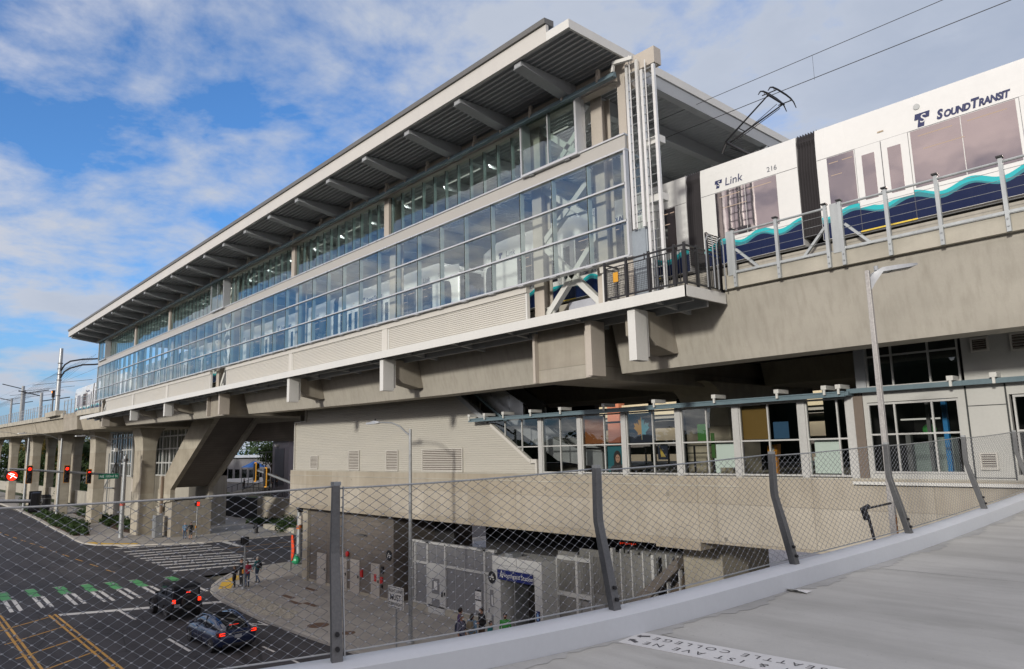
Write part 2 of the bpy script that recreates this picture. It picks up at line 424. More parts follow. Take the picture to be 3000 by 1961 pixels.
# cloud colour: white where thin, lilac grey in the thick sheet, warm and bright round the low sun
thick = ramp(nt, dens, .70, 1.02, 0, 1)
ccol = mix(nt, thick, (.60,.655,.765), (.26,.34,.50))
ccol = mix(nt, ramp(nt, wmath('ADD', wmath('MULTIPLY', bil, .6), wmath('MULTIPLY', fine, .5)), .44, .66, .0, .5), ccol, (.62,.67,.77))
dot = N(nt, 'ShaderNodeVectorMath', operation='DOT_PRODUCT'); L(nt, tc.outputs['Generated'], dot.inputs[0]); dot.inputs[1].default_value = tosun
westc = mix(nt, ramp(nt, wmath('ADD', wmath('MULTIPLY', bil, .7), wmath('MULTIPLY', fine, .3)), .38, .62, 0, 1), (.50,.50,.60), (1.9,1.66,1.55))
ccol = mix(nt, ramp(nt, dot.outputs['Value'], -.35, .7, 0, .95), ccol, westc)
sc10 = N(nt, 'ShaderNodeVectorMath', operation='SCALE'); sc10.inputs['Scale'].default_value = 10; L(nt, ccol, sc10.inputs[0])
skyc = mix(nt, 1, sky.outputs[0], (1.2,1.78,2.35), 'MULTIPLY')
hz = N(nt, 'ShaderNodeMapRange', interpolation_type='SMOOTHSTEP'); L(nt, zc.outputs[0], hz.inputs['Value'])
hz.inputs['From Min'].default_value = 0; hz.inputs['From Max'].default_value = .22; hz.inputs['To Min'].default_value = .8; hz.inputs['To Max'].default_value = 0
skyc = mix(nt, hz.outputs['Result'], skyc, (3.1,4.5,6.6))
L(nt, mix(nt, sm.outputs[0], skyc, sc10.outputs[0]), bg.inputs['Color']); L(nt, bg.outputs[0], out.inputs[0])
scene.view_settings.view_transform = 'Standard'; scene.view_settings.look = 'None'
scene.view_settings.exposure = -0.15; scene.view_settings.gamma = 1
scene.render.film_transparent = False
scene.cycles.max_bounces = 8; scene.cycles.transparent_max_bounces = 24; scene.cycles.glossy_bounces = 3
scene.cycles.caustics_reflective = False; scene.cycles.caustics_refractive = False

# ------------------------------------------------------------------ ground, roads and pavements
RZ = -.13
K = (H-RZ)/H
def rd(x, y, dz=0): return (x*K, y*K, RZ+dz)
EARTH = concrete('bare_ground', (.13,.125,.10), .05, .3)
struct('ground', MB().quad((-900,-500,-.30),(500,-500,-.30),(500,900,-.30),(-900,900,-.30)), EARTH)
b = MB(); b.poly([(-420,-14,RZ),(80,-14,RZ),(80,18.2,RZ),(-420,24,RZ)]); struct('avenue', b, ROAD)
b = MB(); b.poly([(-82,17,RZ+.004),(-57.5,17,RZ+.004),(-57.5,140,RZ+.004),(-82,140,RZ+.004)]); struct('side_street', b, ROAD)
def slab(name, pts, z0, z1, mat): return struct(name, MB().prism(pts, 'z', z0, z1), mat)
near = [(60,17.25),(-29.4,17.17),(-34.2,16.95),(-40,16.85),(-46.4,17.2),(-49.05,17.6),(-50.6,17.95),(-52.4,18.67),(-54.6,20),(-56.4,21.4),(-57.6,22.9),(-58.15,25.4),(-58.5,28.6),(-58.6,44),(-58.6,120),(60,120)]
def inset(pts, d):
    o = []
    n = len(pts)
    for i in range(n):
        p, q, r = Vector(pts[i-1]), Vector(pts[i]), Vector(pts[(i+1) % n])
        t = ((q-p).normalized() + (r-q).normalized()).normalized(); nn = Vector((-t.y, t.x))
        o.append(tuple(q + nn*d))
    return o
def ccw(p): return p if sum(p[i][0]*p[(i+1)%len(p)][1]-p[(i+1)%len(p)][0]*p[i][1] for i in range(len(p))) > 0 else p[::-1]
near = ccw(near); far = ccw([(-300,25.2),(-195,22.3),(-166,21.8),(-132.7,20.3),(-111.8,19.13),(-100,18.58),(-93.2,18.15),(-89.1,18.1),(-86,18.75),(-84.4,20),(-82,21.8),(-80.2,24.1),(-78.6,27),(-78.1,30),(-78,32.5),(-77.6,36),(-77.5,120),(-300,120)])
slab('kerb', near, -.28, -.006, CURB); slab('plaza_pavement', inset(near, .18), -.2, 0, PAVE)
slab('kerb', far, -.28, -.006, CURB); slab('far_sidewalk', inset(far, .18), -.2, 0, PAVE)
def mark(name, pts, mat, dz=.009):
    return struct(name, MB().poly([rd(x, y, dz) for x, y in ccw(pts)]), mat)
cw = [(-80.4,19.1,-77,26.7),(-76.8,19.1,-74.9,26.5),(-74.65,18.9,-72.7,26.5),(-72.7,18.9,-70.8,26.3),(-70.6,18.9,-67.9,26.1),(-69,18.9,-65.6,25.9),(-66.9,18.84,-64.4,25.7),(-65,18.83,-62.6,25.7),(-63,18.84,-60.8,25.4),(-60.87,18.7,-59.3,25.3)]
b = MB()
for x0, y0, x1, y1 in cw: b.poly([rd(*p, .012) for p in ccw([(x0-.30,y0),(x0+.30,y0),(x1+.30,y1),(x1-.30,y1)])])
struct('crosswalk_markings', b, MARK)
g = MB(); wq = MB()
for y in (7.7,9.25,10.9,12.4,13.85,15.35,17.6,6.1,4.5):
    x0 = -60.6 + max(0, (y-9))*.27; x1 = x0 + 1.7; x2 = x0 + 3.4
    g.poly([rd(*p, .009) for p in ccw([(x0,y-.28),(x1-.1,y-.28),(x1-.1,y+.28),(x0,y+.28)])])
    g.poly([rd(*p, .009) for p in ccw([(x1+.1,y-.40),(x2,y-.40),(x2,y+.16),(x1+.1,y+.16)])])
    for x in (x0-.14, x2+.04): wq.poly([rd(*p, .009) for p in ccw([(x,y-.35),(x+.12,y-.35),(x+.12,y+.25),(x,y+.25)])])
    for q in (-.27,.19): wq.poly([rd(*p, .009) for p in ccw([(x2+.3,y+q-.12),(x2+4.7,y+q-.28),(x2+4.7,y+q-.07),(x2+.3,y+q+.11)])])
struct('green_crossbike_markings', g, MARKG); struct('crossing_bars', wq, MARK)
b = MB(); b.poly([rd(*p, .009) for p in ccw([(-49.75,9.1),(-49.1,9.1),(-46.2,15.6),(-45.5,17.1),(-46.2,17.1),(-46.9,15.7)])]); struct('stop_line', b, MARK)
struct('verge', MB().prism(ccw([(-300,30),(-113,30),(-113,44),(-140,46),(-140,118),(-300,118)]), 'z', .002, .02), concrete('verge_grass', (.05,.07,.025), .1, .4))
mark('stop_line', [(-78.3,28.2),(-72,27.9),(-71.4,28.4),(-77.7,28.9)], MARK)
b = MB()
for x in (-47.9,-38.9,-29.9,-20.9,-11.9): b.poly([rd(*p, .009) for p in ccw([(x,11.8),(x+3.2,11.8),(x+3.2,11.95),(x,11.95)])])
for x in range(-170, -88, 9): b.poly([rd(*p, .009) for p in ccw([(x,13),(x+3,13),(x+3,13.13),(x,13.13)])])
for x in range(-46, 10, 3): b.poly([rd(*p, .009) for p in ccw([(x,14.5),(x+1.3,14.5),(x+1.3,14.62),(x,14.62)])])
struct('lane_dashes', b, MARK)
b = MB()
for y in (8.62,8.9): b.poly([rd(*p, .009) for p in ccw([(-49.9,y),(20,y-.25),(20,y-.13),(-49.9,y+.12)])])
for y in (5.65,5.9): b.poly([rd(*p, .009) for p in ccw([(-60,y+.8),(20,y-.4),(20,y-.28),(-60,y+.92)])])
for k in range(9):
    x = -49.5 + k*3.45; b.poly([rd(*p, .013) for p in ccw([(x,8.85),(x+.16,8.85),(x+2.4,5.85),(x+2.24,5.85)])])
for k in range(11):
    x = -112 + k*4.6; y = 13.2 + .35*k*.55; b.poly([rd(*p, .009) for p in ccw([(x,y),(x+2.1,y+.15),(x+2.1,y+.27),(x,y+.12)])])
for x in (-71.1,-67.7): b.poly([rd(*p, .009) for p in ccw([(x,26.3),(x+.12,26.3),(x+.3,110),(x+.18,110)])])
struct('yellow_lane_lines', b, MARKY)
b = text_mb('ONLY', 1.35, lambda u, v: rd(-38.6+v*1.5, 16.05-u*.75, .010)); struct('lane_lettering', b, MARK)
mark('turn_arrow', [(-43.2,15.7),(-42.6,16.2),(-42.6,15.9),(-41.3,15.9),(-41.3,15.55),(-42.6,15.55),(-42.6,15.25)], MARK)
b = MB()
for pts in ([(-54.9,21.3),(-53.3,19.9),(-52.6,20.35),(-53.9,21.9)], [(-52.9,19.55),(-50.5,18.45),(-50.0,19.1),(-52.3,20.2)]):
    b.prism(ccw(pts), 'z', .001, .012)
struct('tactile_strip', b, TACT)
struct('tactile_strip', MB().prism(ccw([(-88.6,18.35),(-85.9,18.95),(-82.6,21.6),(-83.2,22.2),(-86.2,19.7),(-88.7,19.05)]), 'z', .001, .012), TACT)
# drain slots and covers set in the plaza pavement
RUST = paint('rusty_iron', (.14,.085,.055), .8, var=.3, scale=5, dirt=(1,1,1))
for i, (x, y) in enumerate(((-45.5,22.6),(-44.3,20.5),(-42.3,20.0),(-41.0,20.4))):
    single('drain_grate', MB().box(x-.75,x+.75,y-.16,y+.16,.001,.012), RUST,
           ['rusty drain slot nearest the louvred house corner','rusty drain slot nearest the cobble strip','rusty drain slot in the middle of the plaza group','rusty drain slot nearest the tall lamp'][i], 'drain cover', 'drain slots in the plaza pavement')
for x, y, r, l in ((-35.9,18.3,.55,'large round rusty cover left of the slanted fence post'),(-33.3,18.6,.35,'small round rusty cover right of the slanted fence post')):
    single('access_cover', MB().lathe([(r,0),(r,.012),(r-.03,.014)], (x,y,.001), 24), RUST, l, 'manhole cover')
# cobbles along the kerb: hundreds of set stones
def cobbles():
    b = MB(); rr = random.Random(3)
    poly = [(-50.2,18.35),(-47.4,17.85),(-40.8,17.2),(-38.3,17.95),(-39.4,18.85),(-43.7,19.2),(-48.2,19.3)]
    def inside(x, y):
        c = False; n = len(poly)
        for i in range(n):
            a, d = poly[i], poly[(i+1) % n]
            if (a[1] > y) != (d[1] > y) and x < (d[0]-a[0])*(y-a[1])/(d[1]-a[1])+a[0]: c = not c
        return c
    k = 0
    while k < 1500:
        x, y = rr.uniform(-50.2,-38), rr.uniform(17.1,19.4)
        if inside(x, y):
            r = rr.uniform(.05,.11); b.ball((x,y,.01), r, 1, rr.uniform(.7,1.3), .6, 6, 4); k += 1
    return b
st = paint('river_stone', (.42,.40,.34), .8, var=.6, scale=6, dirt=(1,1,1))
tag(build('cobble_strip', cobbles(), st), 'strip of rounded cobbles set along the plaza kerb', 'cobbles', kind='stuff')
# pale bus bays beyond the station, seen under the concourse
BAY = concrete('bus_bay_concrete', (.42,.43,.45), .1, .15)
struct('bus_bay', MB().quad((-56,42,.006),(10,42,.006),(10,66,.006),(-56,66,.006)), BAY)
b = MB()
for k in range(14): b.quad((-56+k*1.2,47,.012),(-55.7+k*1.2,47,.012),(-53.2+k*1.2,58,.012),(-53.5+k*1.2,58,.012))
struct('bay_stripes', b, MARK)

# ------------------------------------------------------------------ the footbridge in the foreground
EDGE = [(-7.7,-1.65),(-6.23,.46),(-5.142,2.775),(-4.502,5.215),(-4.235,8.07),(-4.03,10.98),(-4.0,14.3),(-4.05,17.7),(-4.15,21.6)]
def spline(pts, n):
    o = []
    for i in range(len(pts)-1):
        p0 = Vector(pts[max(i-1,0)]); p1 = Vector(pts[i]); p2 = Vector(pts[i+1]); p3 = Vector(pts[min(i+2,len(pts)-1)])
        for k in range(n):
            t = k/n; o.append(.5*((2*p1)+(p2-p0)*t+(2*p0-5*p1+4*p2-p3)*t*t+(3*p1-p0-3*p2+p3)*t**3))
    o.append(Vector(pts[-1])); return o
SUB = 14
line = spline(EDGE, SUB)
def nrm(i):
    d = (line[min(i+1,len(line)-1)] - line[max(i-1,0)]).normalized(); return Vector((d.y, -d.x))    # towards the deck
def ztop(y): return 7.18 + .03*y
DECKM = concrete('bridge_deck_concrete', (.52,.525,.495), .34, .14, vs=(.5,3.6,1), warm=(.30,.29,.26), fine=.5, specks=1)
CURBM = paint('bridge_edge_paint', (.62,.66,.70), .5, var=.04, scale=2)
br = thing('footbridge', 'curving footbridge deck of brushed concrete with a white edge beam', 'footbridge', (-1,3,6.2))
b = MB(); rings = []
for i, p in enumerate(line):
    n = nrm(i); z = ztop(p.y)
    pr = [(-.10,-.62),(-.10,-.01),(-.085,0),(.085,0),(.15,-.035),(.16,-.25),(.16,-.62)]
    rings.append([(p.x+n.x*a, p.y+n.y*a, z+h) for a, h in pr])
build('edge_beam', b.loft(rings), CURBM, br, fix=True, smooth=True)
b = MB(); L_ = []; R_ = []
for i, p in enumerate(line):
    n = nrm(i); q = p + n*.155
    L_.append((q.x, q.y)); R_.append((q.x+9, q.y))
vs = []
for (x, y), (x2, y2) in zip(L_, R_):
    z = ztop(y)-.215; vs += [(x,y,z),(x2,y2,z),(x,y,z-.4),(x2,y2,z-.4)]
fs = []
for i in range(len(line)-1):
    a = i*4; fs += [(a,a+1,a+5,a+4),(a+2,a+6,a+7,a+3),(a+1,a+3,a+7,a+5),(a,a+4,a+6,a+2)]
b.add(vs, fs); build('deck', b, DECKM, br)
# far railing of the bridge, behind the viewer
# fence: leaning plate posts, wire rope mesh
fe = thing('mesh_fence', 'low fence of bent steel plate posts with woven wire rope mesh along the footbridge', 'fence', (-4.5,6,7.3))
def lean(h):            # outward lean of the posts with height
    return .02 - .195*min(h, .78)/.78 + .015*max(0, h-.78)
def ph(i): return 1.32 - .012*i
posts_i = [k*SUB for k in range(len(EDGE))]
for j, i in enumerate(posts_i):
    p = line[i]; n = nrm(i); z = ztop(p.y); hh = 1.31 - .016*j
    t = Vector((-n.y, n.x))
    b = MB(); rg = []
    for h in (-.30,0,.12,.3,.5,.66,.76,.84,.95,1.1,hh):
        o = lean(h); wd = .062 if h > .5 else .075
        c = p + n*o
        hw = .042 - .012*max(0, h)/1.3
        ring = []
        for a, e in ((-wd,-hw),(wd,-hw),(wd,hw),(-wd,hw)):
            q = c + n*a*.55 + t*e
            ring.append((q.x, q.y, z+h))
        rg.append(ring)
    b.loft(rg); po = build('fence_post', b, GALV_D, fe, bevel=.004)
    b = MB(); rg = []
    for h in (.02,.12,.3,.5,.66,.76,.84,.95,1.1,hh-.01):
        c = p + n*lean(h); wd = .062 if h > .5 else .075; ring = []
        for a, e in ((-wd,.058),(-wd*.1,.058),(-wd*.1,.066),(-wd,.066)):
            q = c + n*a*.55 + t*e; ring.append((q.x, q.y, z+h))
        rg.append(ring)
    b.loft(rg); build('post_flange', b, GALV, po, fix=True)
    b = MB()
    for h in (.09,.19):
        c = p + n*(lean(h)+.04)
        b.cyl((c.x,c.y,z+h), (c.x+n.x*.03, c.y+n.y*.03, z+h), .017, 8)
    build('bolt', b, BLACK, po)
    b = MB(); c = p + n*(lean(hh)); b.box(c.x-.03,c.x+.03,c.y-.03,c.y+.03,z+hh,z+hh+.03); build('clamp', b, GALV, po)
def fpt(s, h):
    """point on the fence surface, s = run index (float), h = height above the edge"""
    i = min(int(s), len(line)-2); f = s-i; p = line[i].lerp(line[i+1], f); n = nrm(i).lerp(nrm(i+1), f)
    # the net sags a little between posts
    ph_ = (s % SUB)/SUB; sag = .012*sin(pi*ph_)
    o = lean(h) - .05
    return Vector((p.x+n.x*o, p.y+n.y*o, ztop(p.y)+h-sag*(h > .6)))
cum = [0]
for i in range(1, len(line)): cum.append(cum[-1] + (line[i]-line[i-1]).length)
def at_len(l):
    for i in range(1, len(cum)):
        if cum[i] >= l: return i-1 + (l-cum[i-1])/(cum[i]-cum[i-1])
    return len(cum)-1.001
WIRE = paint('wire_rope', (.21,.22,.235), .38, metal=.5, var=.15, scale=20)
KNOT = paint('rope_ferrule', (.42,.44,.47), .35, metal=.3, var=.05)
CW, CH = .116, .071
bays = []
for j in range(len(posts_i)-1): bays.append((cum[posts_i[j]]+.055, cum[posts_i[j+1]]-.055, 1.285-.016*j))
for j, (l0, l1, top) in enumerate(bays):
    nc = max(1, round((l1-l0)/CW)); cw_ = (l1-l0)/nc; rows = int((top-.06)/CH*1.0); ch = (top-.05)/rows
    b = MB(); kb = MB(); r = .0023
    for rrow in range(rows+1):
        h0 = .05 + rrow*ch
        for sgn in (1,-1):
            if (rrow == 0 and sgn == -1) or (rrow == rows and sgn == 1): continue
            pts = []
            for c in range(nc*4+1):
                ph_ = c/4.0; u = ph_
                hh = h0 + sgn*ch*.5*(1-cos(2*pi*u))*.5
                pts.append(fpt(at_len(l0+cw_*ph_), hh))
            b.tube(pts, r, 3, cap=False)
    build('wire_mesh', b, WIRE, fe)
    for rrow in range(rows*2):
        h0 = .05 + rrow*ch*.5
        for c in range(nc):
            u = c + (0 if rrow % 2 == 0 else .5)
            p = fpt(at_len(l0+cw_*u), h0)
            kb.add([(p.x-.006,p.y,p.z),(p.x,p.y-.012,p.z),(p.x+.006,p.y,p.z),(p.x,p.y+.012,p.z),(p.x,p.y,p.z+.006),(p.x,p.y,p.z-.006)],
                   [(0,1,4),(1,2,4),(2,3,4),(3,0,4),(1,0,5),(2,1,5),(3,2,5),(0,3,5)])
    tag(build('rope_ferrules', kb, KNOT, fe), kind='stuff')
    pts = [fpt(at_len(l0-.05+(l1-l0+.1)*k/16), top) for k in range(17)]; build('top_cable', MB().tube(pts, .0085, 6), GALV, fe)
    pts = [fpt(at_len(l0-.05+(l1-l0+.1)*k/16), .045) for k in range(17)]; build('bottom_cable', MB().tube(pts, .007, 6), GALV, fe)
# vinyl wayfinding strip on the deck, lettering read from the far side
VIN = paint('vinyl_strip', (.70,.71,.70), .45, var=.04)
INK = paint('black_ink', (.07,.07,.075), .6)
vs0 = Vector((-4.31,5.03)); vd = Vector((1,.09)).normalized(); vn = Vector((-vd.y, vd.x))
def vin(u, v, dz): q = vs0 + vd*u + vn*v; return (q.x, q.y, ztop(q.y)-.215+dz)
vt = thing('floor_sign', 'white wayfinding strip with upside down black lettering stuck on the bridge deck', 'floor sign', vin(1.2,.2,0))
def strip(u0, u1, v0, v1, d0, d1): return MB().loft([[vin(u0,v0,d),vin(u1,v0,d),vin(u1,v1,d),vin(u0,v1,d)] for d in (d0, d1)])
build('strip', strip(0,2.6,0,.37,.001,.004), VIN, vt)
for txt, v0 in (('NORTH SEATTLE COLLEGE', .265), ('NORTHGATE WAY & 1ST AVE NE', .105)):
    build('lettering', text_mb(txt, .125, lambda u, w: vin(.20-u, v0-w*.9, .0055), align='RIGHT', space=1.5), INK, vt)
b = MB()
for v0, s in ((.265,1),(.105,-1)):
    c = [(.02,0),(.06,.045*s),(.06,.02*s),(.14,.02*s),(.14,-.02*s),(.06,-.02*s),(.06,-.045*s)]
    ang = .5*s
    q = [((u-.08)*cos(ang)-w*sin(ang)+.09, (u-.08)*sin(ang)+w*cos(ang)) for u, w in c]
    b.poly([vin(u, v0+w, .0055) for u, w in ccw(q)])
build('arrow', b, INK, vt)
b = MB(); rr = random.Random(5)
cx, cy = -4.05, 7.62
P = [[(cx+.09*i-.1+rr.uniform(-.02,.02), cy+.05*j+rr.uniform(-.02,.02), ztop(cy)-.213+rr.uniform(.003,.035)) for i in range(4)] for j in range(3)]
b.loft(P, cap=False, closed=False)
single('paper_scrap', b, VIN, 'crumpled white paper scrap lying on the bridge deck by the edge beam', 'litter')

b = MB(); rr = random.Random(9)
def seam(pts, wd):
    for i in range(len(pts)-1):
        p, q = Vector(pts[i]), Vector(pts[i+1]); d = (q-p).normalized(); n = Vector((-d.y, d.x))*wd
        b.poly([(a.x, a.y, ztop(a.y)-.2125) for a in (p-n, q-n, q+n, p+n)])
seam([(-4.33,5.35),(-4.15,5.45),(-3.9,5.44)], .004)
pts = [(-3.95+.6*k, 9.4+.02*k+rr.uniform(-.015,.015)) for k in range(16)]; seam(pts, .003)
build('joint', b, paint('dark_joint', (.12,.12,.115), .9), br)

# grime gathered on the deck along the edge beam
rr = random.Random(15); A = []; Bq = []
for i, p in enumerate(line):
    for f in (0, .5):
        if i == len(line)-1 and f: continue
        q = p if not f else p.lerp(line[i+1], .5); n = nrm(i); wd = .165+.10+.07*sin(i*.9+f*3)+rr.uniform(-.012,.012)
        a = q+n*.162; c = q+n*wd; A.append((a.x,a.y,ztop(a.y)-.2115)); Bq.append((c.x,c.y,ztop(c.y)-.2115))
b = MB(); m_ = len(A); b.add(A+Bq, [(k, k+m_, k+m_+1, k+1) for k in range(m_-1)])
build('grime', b, concrete('deck_grime', (.455,.465,.455), .2, .2, specks=1), br)
# ------------------------------------------------------------------ the platform station
ST = thing('platform_station', 'long elevated rail platform hall with glass walls under a white edged flat roof', 'station', (-52,25,0))
XR, XL = -14.43, -88.5
YG = 18.3
# roof
b = MB(); pr = [(15.62,22.02)]
y = 15.62
while y < 38.4:
    for dy, z in ((.05,22.02),(.05,22.10),(.09,22.10),(.05,22.02)):
        y += dy; pr.append((y, z))
rg = [[(x, yy, zz) for yy, zz in pr] for x in (-89.9,-14.28)]
b.loft(rg, cap=False, closed=False); build('soffit', b, SOFF, ST)
b = MB(); b.box(-89.9,-14.28,15.66,38.4,22.13,22.20); build('roof_deck', b, SOFF, ST)
b = MB(); b.prism([(15.5,22.0),(15.62,22.0),(15.62,22.62),(15.5,22.62)], 'x', -89.95, -15.22); build('fascia', b, FASC, ST)
b = MB(); b.prism([(15.42,22.61),(15.85,22.62),(15.85,22.84),(15.42,22.80)], 'x', -89.97, -15.2); build('roof_flashing', b, paint('dark_flashing', (.13,.13,.125), .5), ST)
b = MB(); b.box(-15.22,-14.2,15.5,15.58,22.0,22.30); b.box(-14.28,-14.2,15.58,38.4,21.98,22.30); b.box(-89.98,-89.9,15.62,38.4,22.0,22.3); build('end_fascia', b, WHITE, ST)
for k in range(22):
    x = -16.8 - 3.444*k
    b = MB(); b.prism([(15.65,21.82),(15.65,22.0),(37,22.0),(37,21.5),(19,21.42),(18.3,21.44)], 'x', x-.17, x+.17)
    b.prism([(15.66,21.80),(15.66,21.82),(18.3,21.44),(18.3,21.42)], 'x', x-.24, x+.24)
    build('roof_beam', b, BEAMM, ST)
b = MB(); b.box(-89,-13.1,18.42,18.80,21.40,21.98); build('eave_beam', b, BEIGE, ST)
b = MB()
for x in (-14.4,): b.prism([(18.45,21.4),(18.8,21.4),(18.8,21.0),(18.6,21.1)], 'x', x-.2, x+.2)
b.box(-14.72,-14.38,18.42,18.75,13.5,21.4); build('end_column', b, BEIGE, ST)
b = MB(); b.box(-89,-13.9,34,34.4,21.4,21.98); b.beam((-14.4,18.8,21.72),(-14.4,37,21.72),.3,.5); build('end_beam', b, BEAMM, ST)
for s in (-1, 1):
    build('end_brace', MB().beam((-14.4,28,21.4),(-14.4,28+s*2.6,17.4),.3,.3), BEAMM, ST)
# columns and braced bays
COLX = [-16.1,-19.35,-29.8,-40.45,-50.9,-53.5,-64.6,-75.1,-84.9,-88.2]
for x in COLX:
    b = MB(); b.box(x-.26,x+.26,18.86,18.9,13.46,21.45); b.box(x-.26,x+.26,19.32,19.36,13.46,21.45); b.box(x-.04,x+.04,18.9,19.32,13.46,21.45)
    build('column', b, BEIGE, ST)
    b = MB(); b.box(x-.26,x+.26,33.9,34.36,15,21.45); build('column', b, BEAMM, ST)
for xa, xb in ((-19.35,-16.1),(-53.5,-50.9),(-88.2,-84.9)):
    xa += .2; xb -= .2; xm = (xa+xb)/2
    for z0, z1 in ((16.75,18.85),(18.95,21.35)):
        for p, q in (((xa,19.1,z0),(xb,19.1,z1)),((xa,19.1,z1),(xb,19.1,z0))):
            b = MB(); b.beam(p, q, .22, .22, (0,1,0)); build('brace', b, BRACE, ST)
    for p, q in (((xa,19.1,16.5),(xm,19.1,15.1)),((xb,19.1,16.5),(xm,19.1,15.1)),((xa,19.1,13.75),(xm,19.1,15.1)),((xb,19.1,13.75),(xm,19.1,15.1))):
        b = MB(); b.beam(p, q, .22, .24, (0,1,0)); build('brace', b, BRACE, ST)
    b = MB()
    for x, z in ((xa+.1,16.55),(xb-.1,16.55),(xm,17.75),(xm,20.1),(xa+.1,13.85),(xb-.1,13.85),(xm,15.0)): b.box(x-.28,x+.28,19.06,19.14,z-.28,z+.28)
    build('gusset_plate', b, BRACE, ST)
# lower glass wall
ROWS = [15.05, 16.24, 17.53, 18.70]; PW = 1.7637; NP = 42
for k in range(NP):
    b = MB(); x1 = XR - k*PW; x0 = x1 - PW
    for a, c in zip(ROWS[:-1], ROWS[1:]):
        j = random.uniform(-.004,.004); j2 = random.uniform(-.004,.004)
        b.poly([(x0+.014,YG+j,a+.02),(x1-.014,YG-j,a+.02),(x1-.014,YG-j+j2,c-.02),(x0+.014,YG+j+j2,c-.02)])
    build('glass_pane', b, GLASS, ST)
b = MB(); g = MB()
for k in range(NP+1):
    x = XR - k*PW
    g.box(x-.013,x+.013,YG-.012,YG+.01,15.05,18.7); b.box(x-.035,x+.035,YG+.012,YG+.2,15.05,18.7)
tag(build('mullion', b, FIN, ST), kind=None); build('gasket', g, GASK, ST)
for z in ROWS[1:-1]: build('transom', MB().box(XL,XR,YG-.06,YG+.16,z-.03,z+.03), ALU, ST)
b = MB(); b.box(XL,XR+.06,YG-.08,YG+.2,18.70,18.76); build('head_rail', b, ALU, ST)
b = MB(); b.box(XL,XR+.05,YG-.02,YG+.08,18.76,19.24); build('spandrel_band', b, BAND, ST)
b = MB(); b.box(XL,XR+.06,YG-.07,YG+.34,19.24,19.30); build('upper_sill', b, ALU, ST)
b = MB(); b.box(XL,XR+.05,YG-.1,YG+.25,14.985,15.05)
for k in range(0, NP, 1): b.box(XR-k*PW-.16, XR-k*PW+.16, YG-.08, YG+.1, 14.955, 14.985)
build('sill', b, ALU, ST)
b = MB(); b.box(XR-.03,XR+.05,YG-.06,YG+.2,15.05,18.70); b.box(XL-.05,XL+.03,YG-.06,YG+.2,15.05,18.70); build('end_mullion', b, ALU, ST)
# end return glass towards the track
b = MB()
b.quad((XR,18.55,15.05),(XR,19.6,15.05),(XR,19.6,18.7),(XR,18.55,18.7)); build('glass_pane', b, GLASS, ST)
# upper glass wall, between the columns
YU = 18.64
def upper(x0, x1, y, z0, z1, step=.882):
    n = max(1, round((x1-x0)/step)); st_ = (x1-x0)/n; gl = MB(); fi = MB(); ga = MB()
    for k in range(n):
        j = random.uniform(-.003,.003)
        gl.quad((x0+k*st_+.01,y+j,z0),(x0+(k+1)*st_-.01,y-j,z0),(x0+(k+1)*st_-.01,y-j,z1),(x0+k*st_+.01,y+j,z1))
    for k in range(n+1):
        x = x0+k*st_; ga.box(x-.012,x+.012,y-.012,y+.008,z0,z1); fi.box(x-.03,x+.03,y+.01,y+.15,z0,z1)
    build('clerestory_pane', gl, GLASS_U, ST); build('mullion', fi, FIN, ST); build('gasket', ga, GASK, ST)
for x0, x1 in ((-29.55,-19.62),(-40.2,-30.05),(-50.65,-40.7),(-64.35,-53.75),(-74.85,-64.85),(-84.65,-75.35)):
    upper(x0, x1, YU, 19.3, 21.5)
for x0, x1 in ((-19.35,-16.5),(-53.4,-50.95),(-87.9,-85.0)):
    gl = MB(); xm = (x0+x1)/2; gl.quad((x0,18.16,19.3),(x1,18.16,19.3),(x1,18.16,21.5),(x0,18.16,21.5)); build('clerestory_pane', gl, GLASS_U, ST)
    b = MB(); b.box(x0-.06,x0,18.1,18.6,19.2,21.56); b.box(x1,x1+.09,18.1,18.6,19.2,21.56); b.box(x0,x1,18.1,18.6,19.2,19.29); b.box(x0,x1,18.1,18.6,21.5,21.56); b.box(xm-.02,xm+.02,18.14,18.3,19.29,21.5)
    build('bay_frame', b, ALU, ST)
    b = MB(); b.box(x0+.35,x0+.6,18.15,18.5,19.16,19.2); b.box(x1-.6,x1-.35,18.15,18.5,19.16,19.2); build('vent_cap', b, GALV, ST)
for x0, x1 in zip(COLX[1:-1], COLX[2:]):
    pass
b = MB()
for x in (-29.8,-40.45,-64.6,-75.1): b.box(x-.22,x+.22,18.5,18.8,19.3,21.5)
build('pilaster', b, BEIGE, ST)
# gutter pipe with hangers
gp = build('gutter_pipe', MB().box(-88.4,-14.45,17.93,18.08,21.33,21.41).box(-88.4,-14.45,17.96,18.05,21.41,21.47).box(-88.4,-14.45,17.9,18.1,21.29,21.33), TEALP, ST)
for k in range(43):
    x = -15.2 - 1.722*k
    b = MB(); b.box(x-.06,x+.06,17.95,18.06,21.45,21.85); b.box(x-.03,x+.03,17.9,17.95,21.36,21.6); build('hanger', b, BEIGE, gp)
b = MB(); b.beam((-14.5,18.0,21.75),(-14.5,17.95,21.45),.09,.09); b.beam((-14.5,17.98,21.78),(-13.75,18.1,21.7),.12,.12); build('pipe_bracket', b, WHITE, ST)
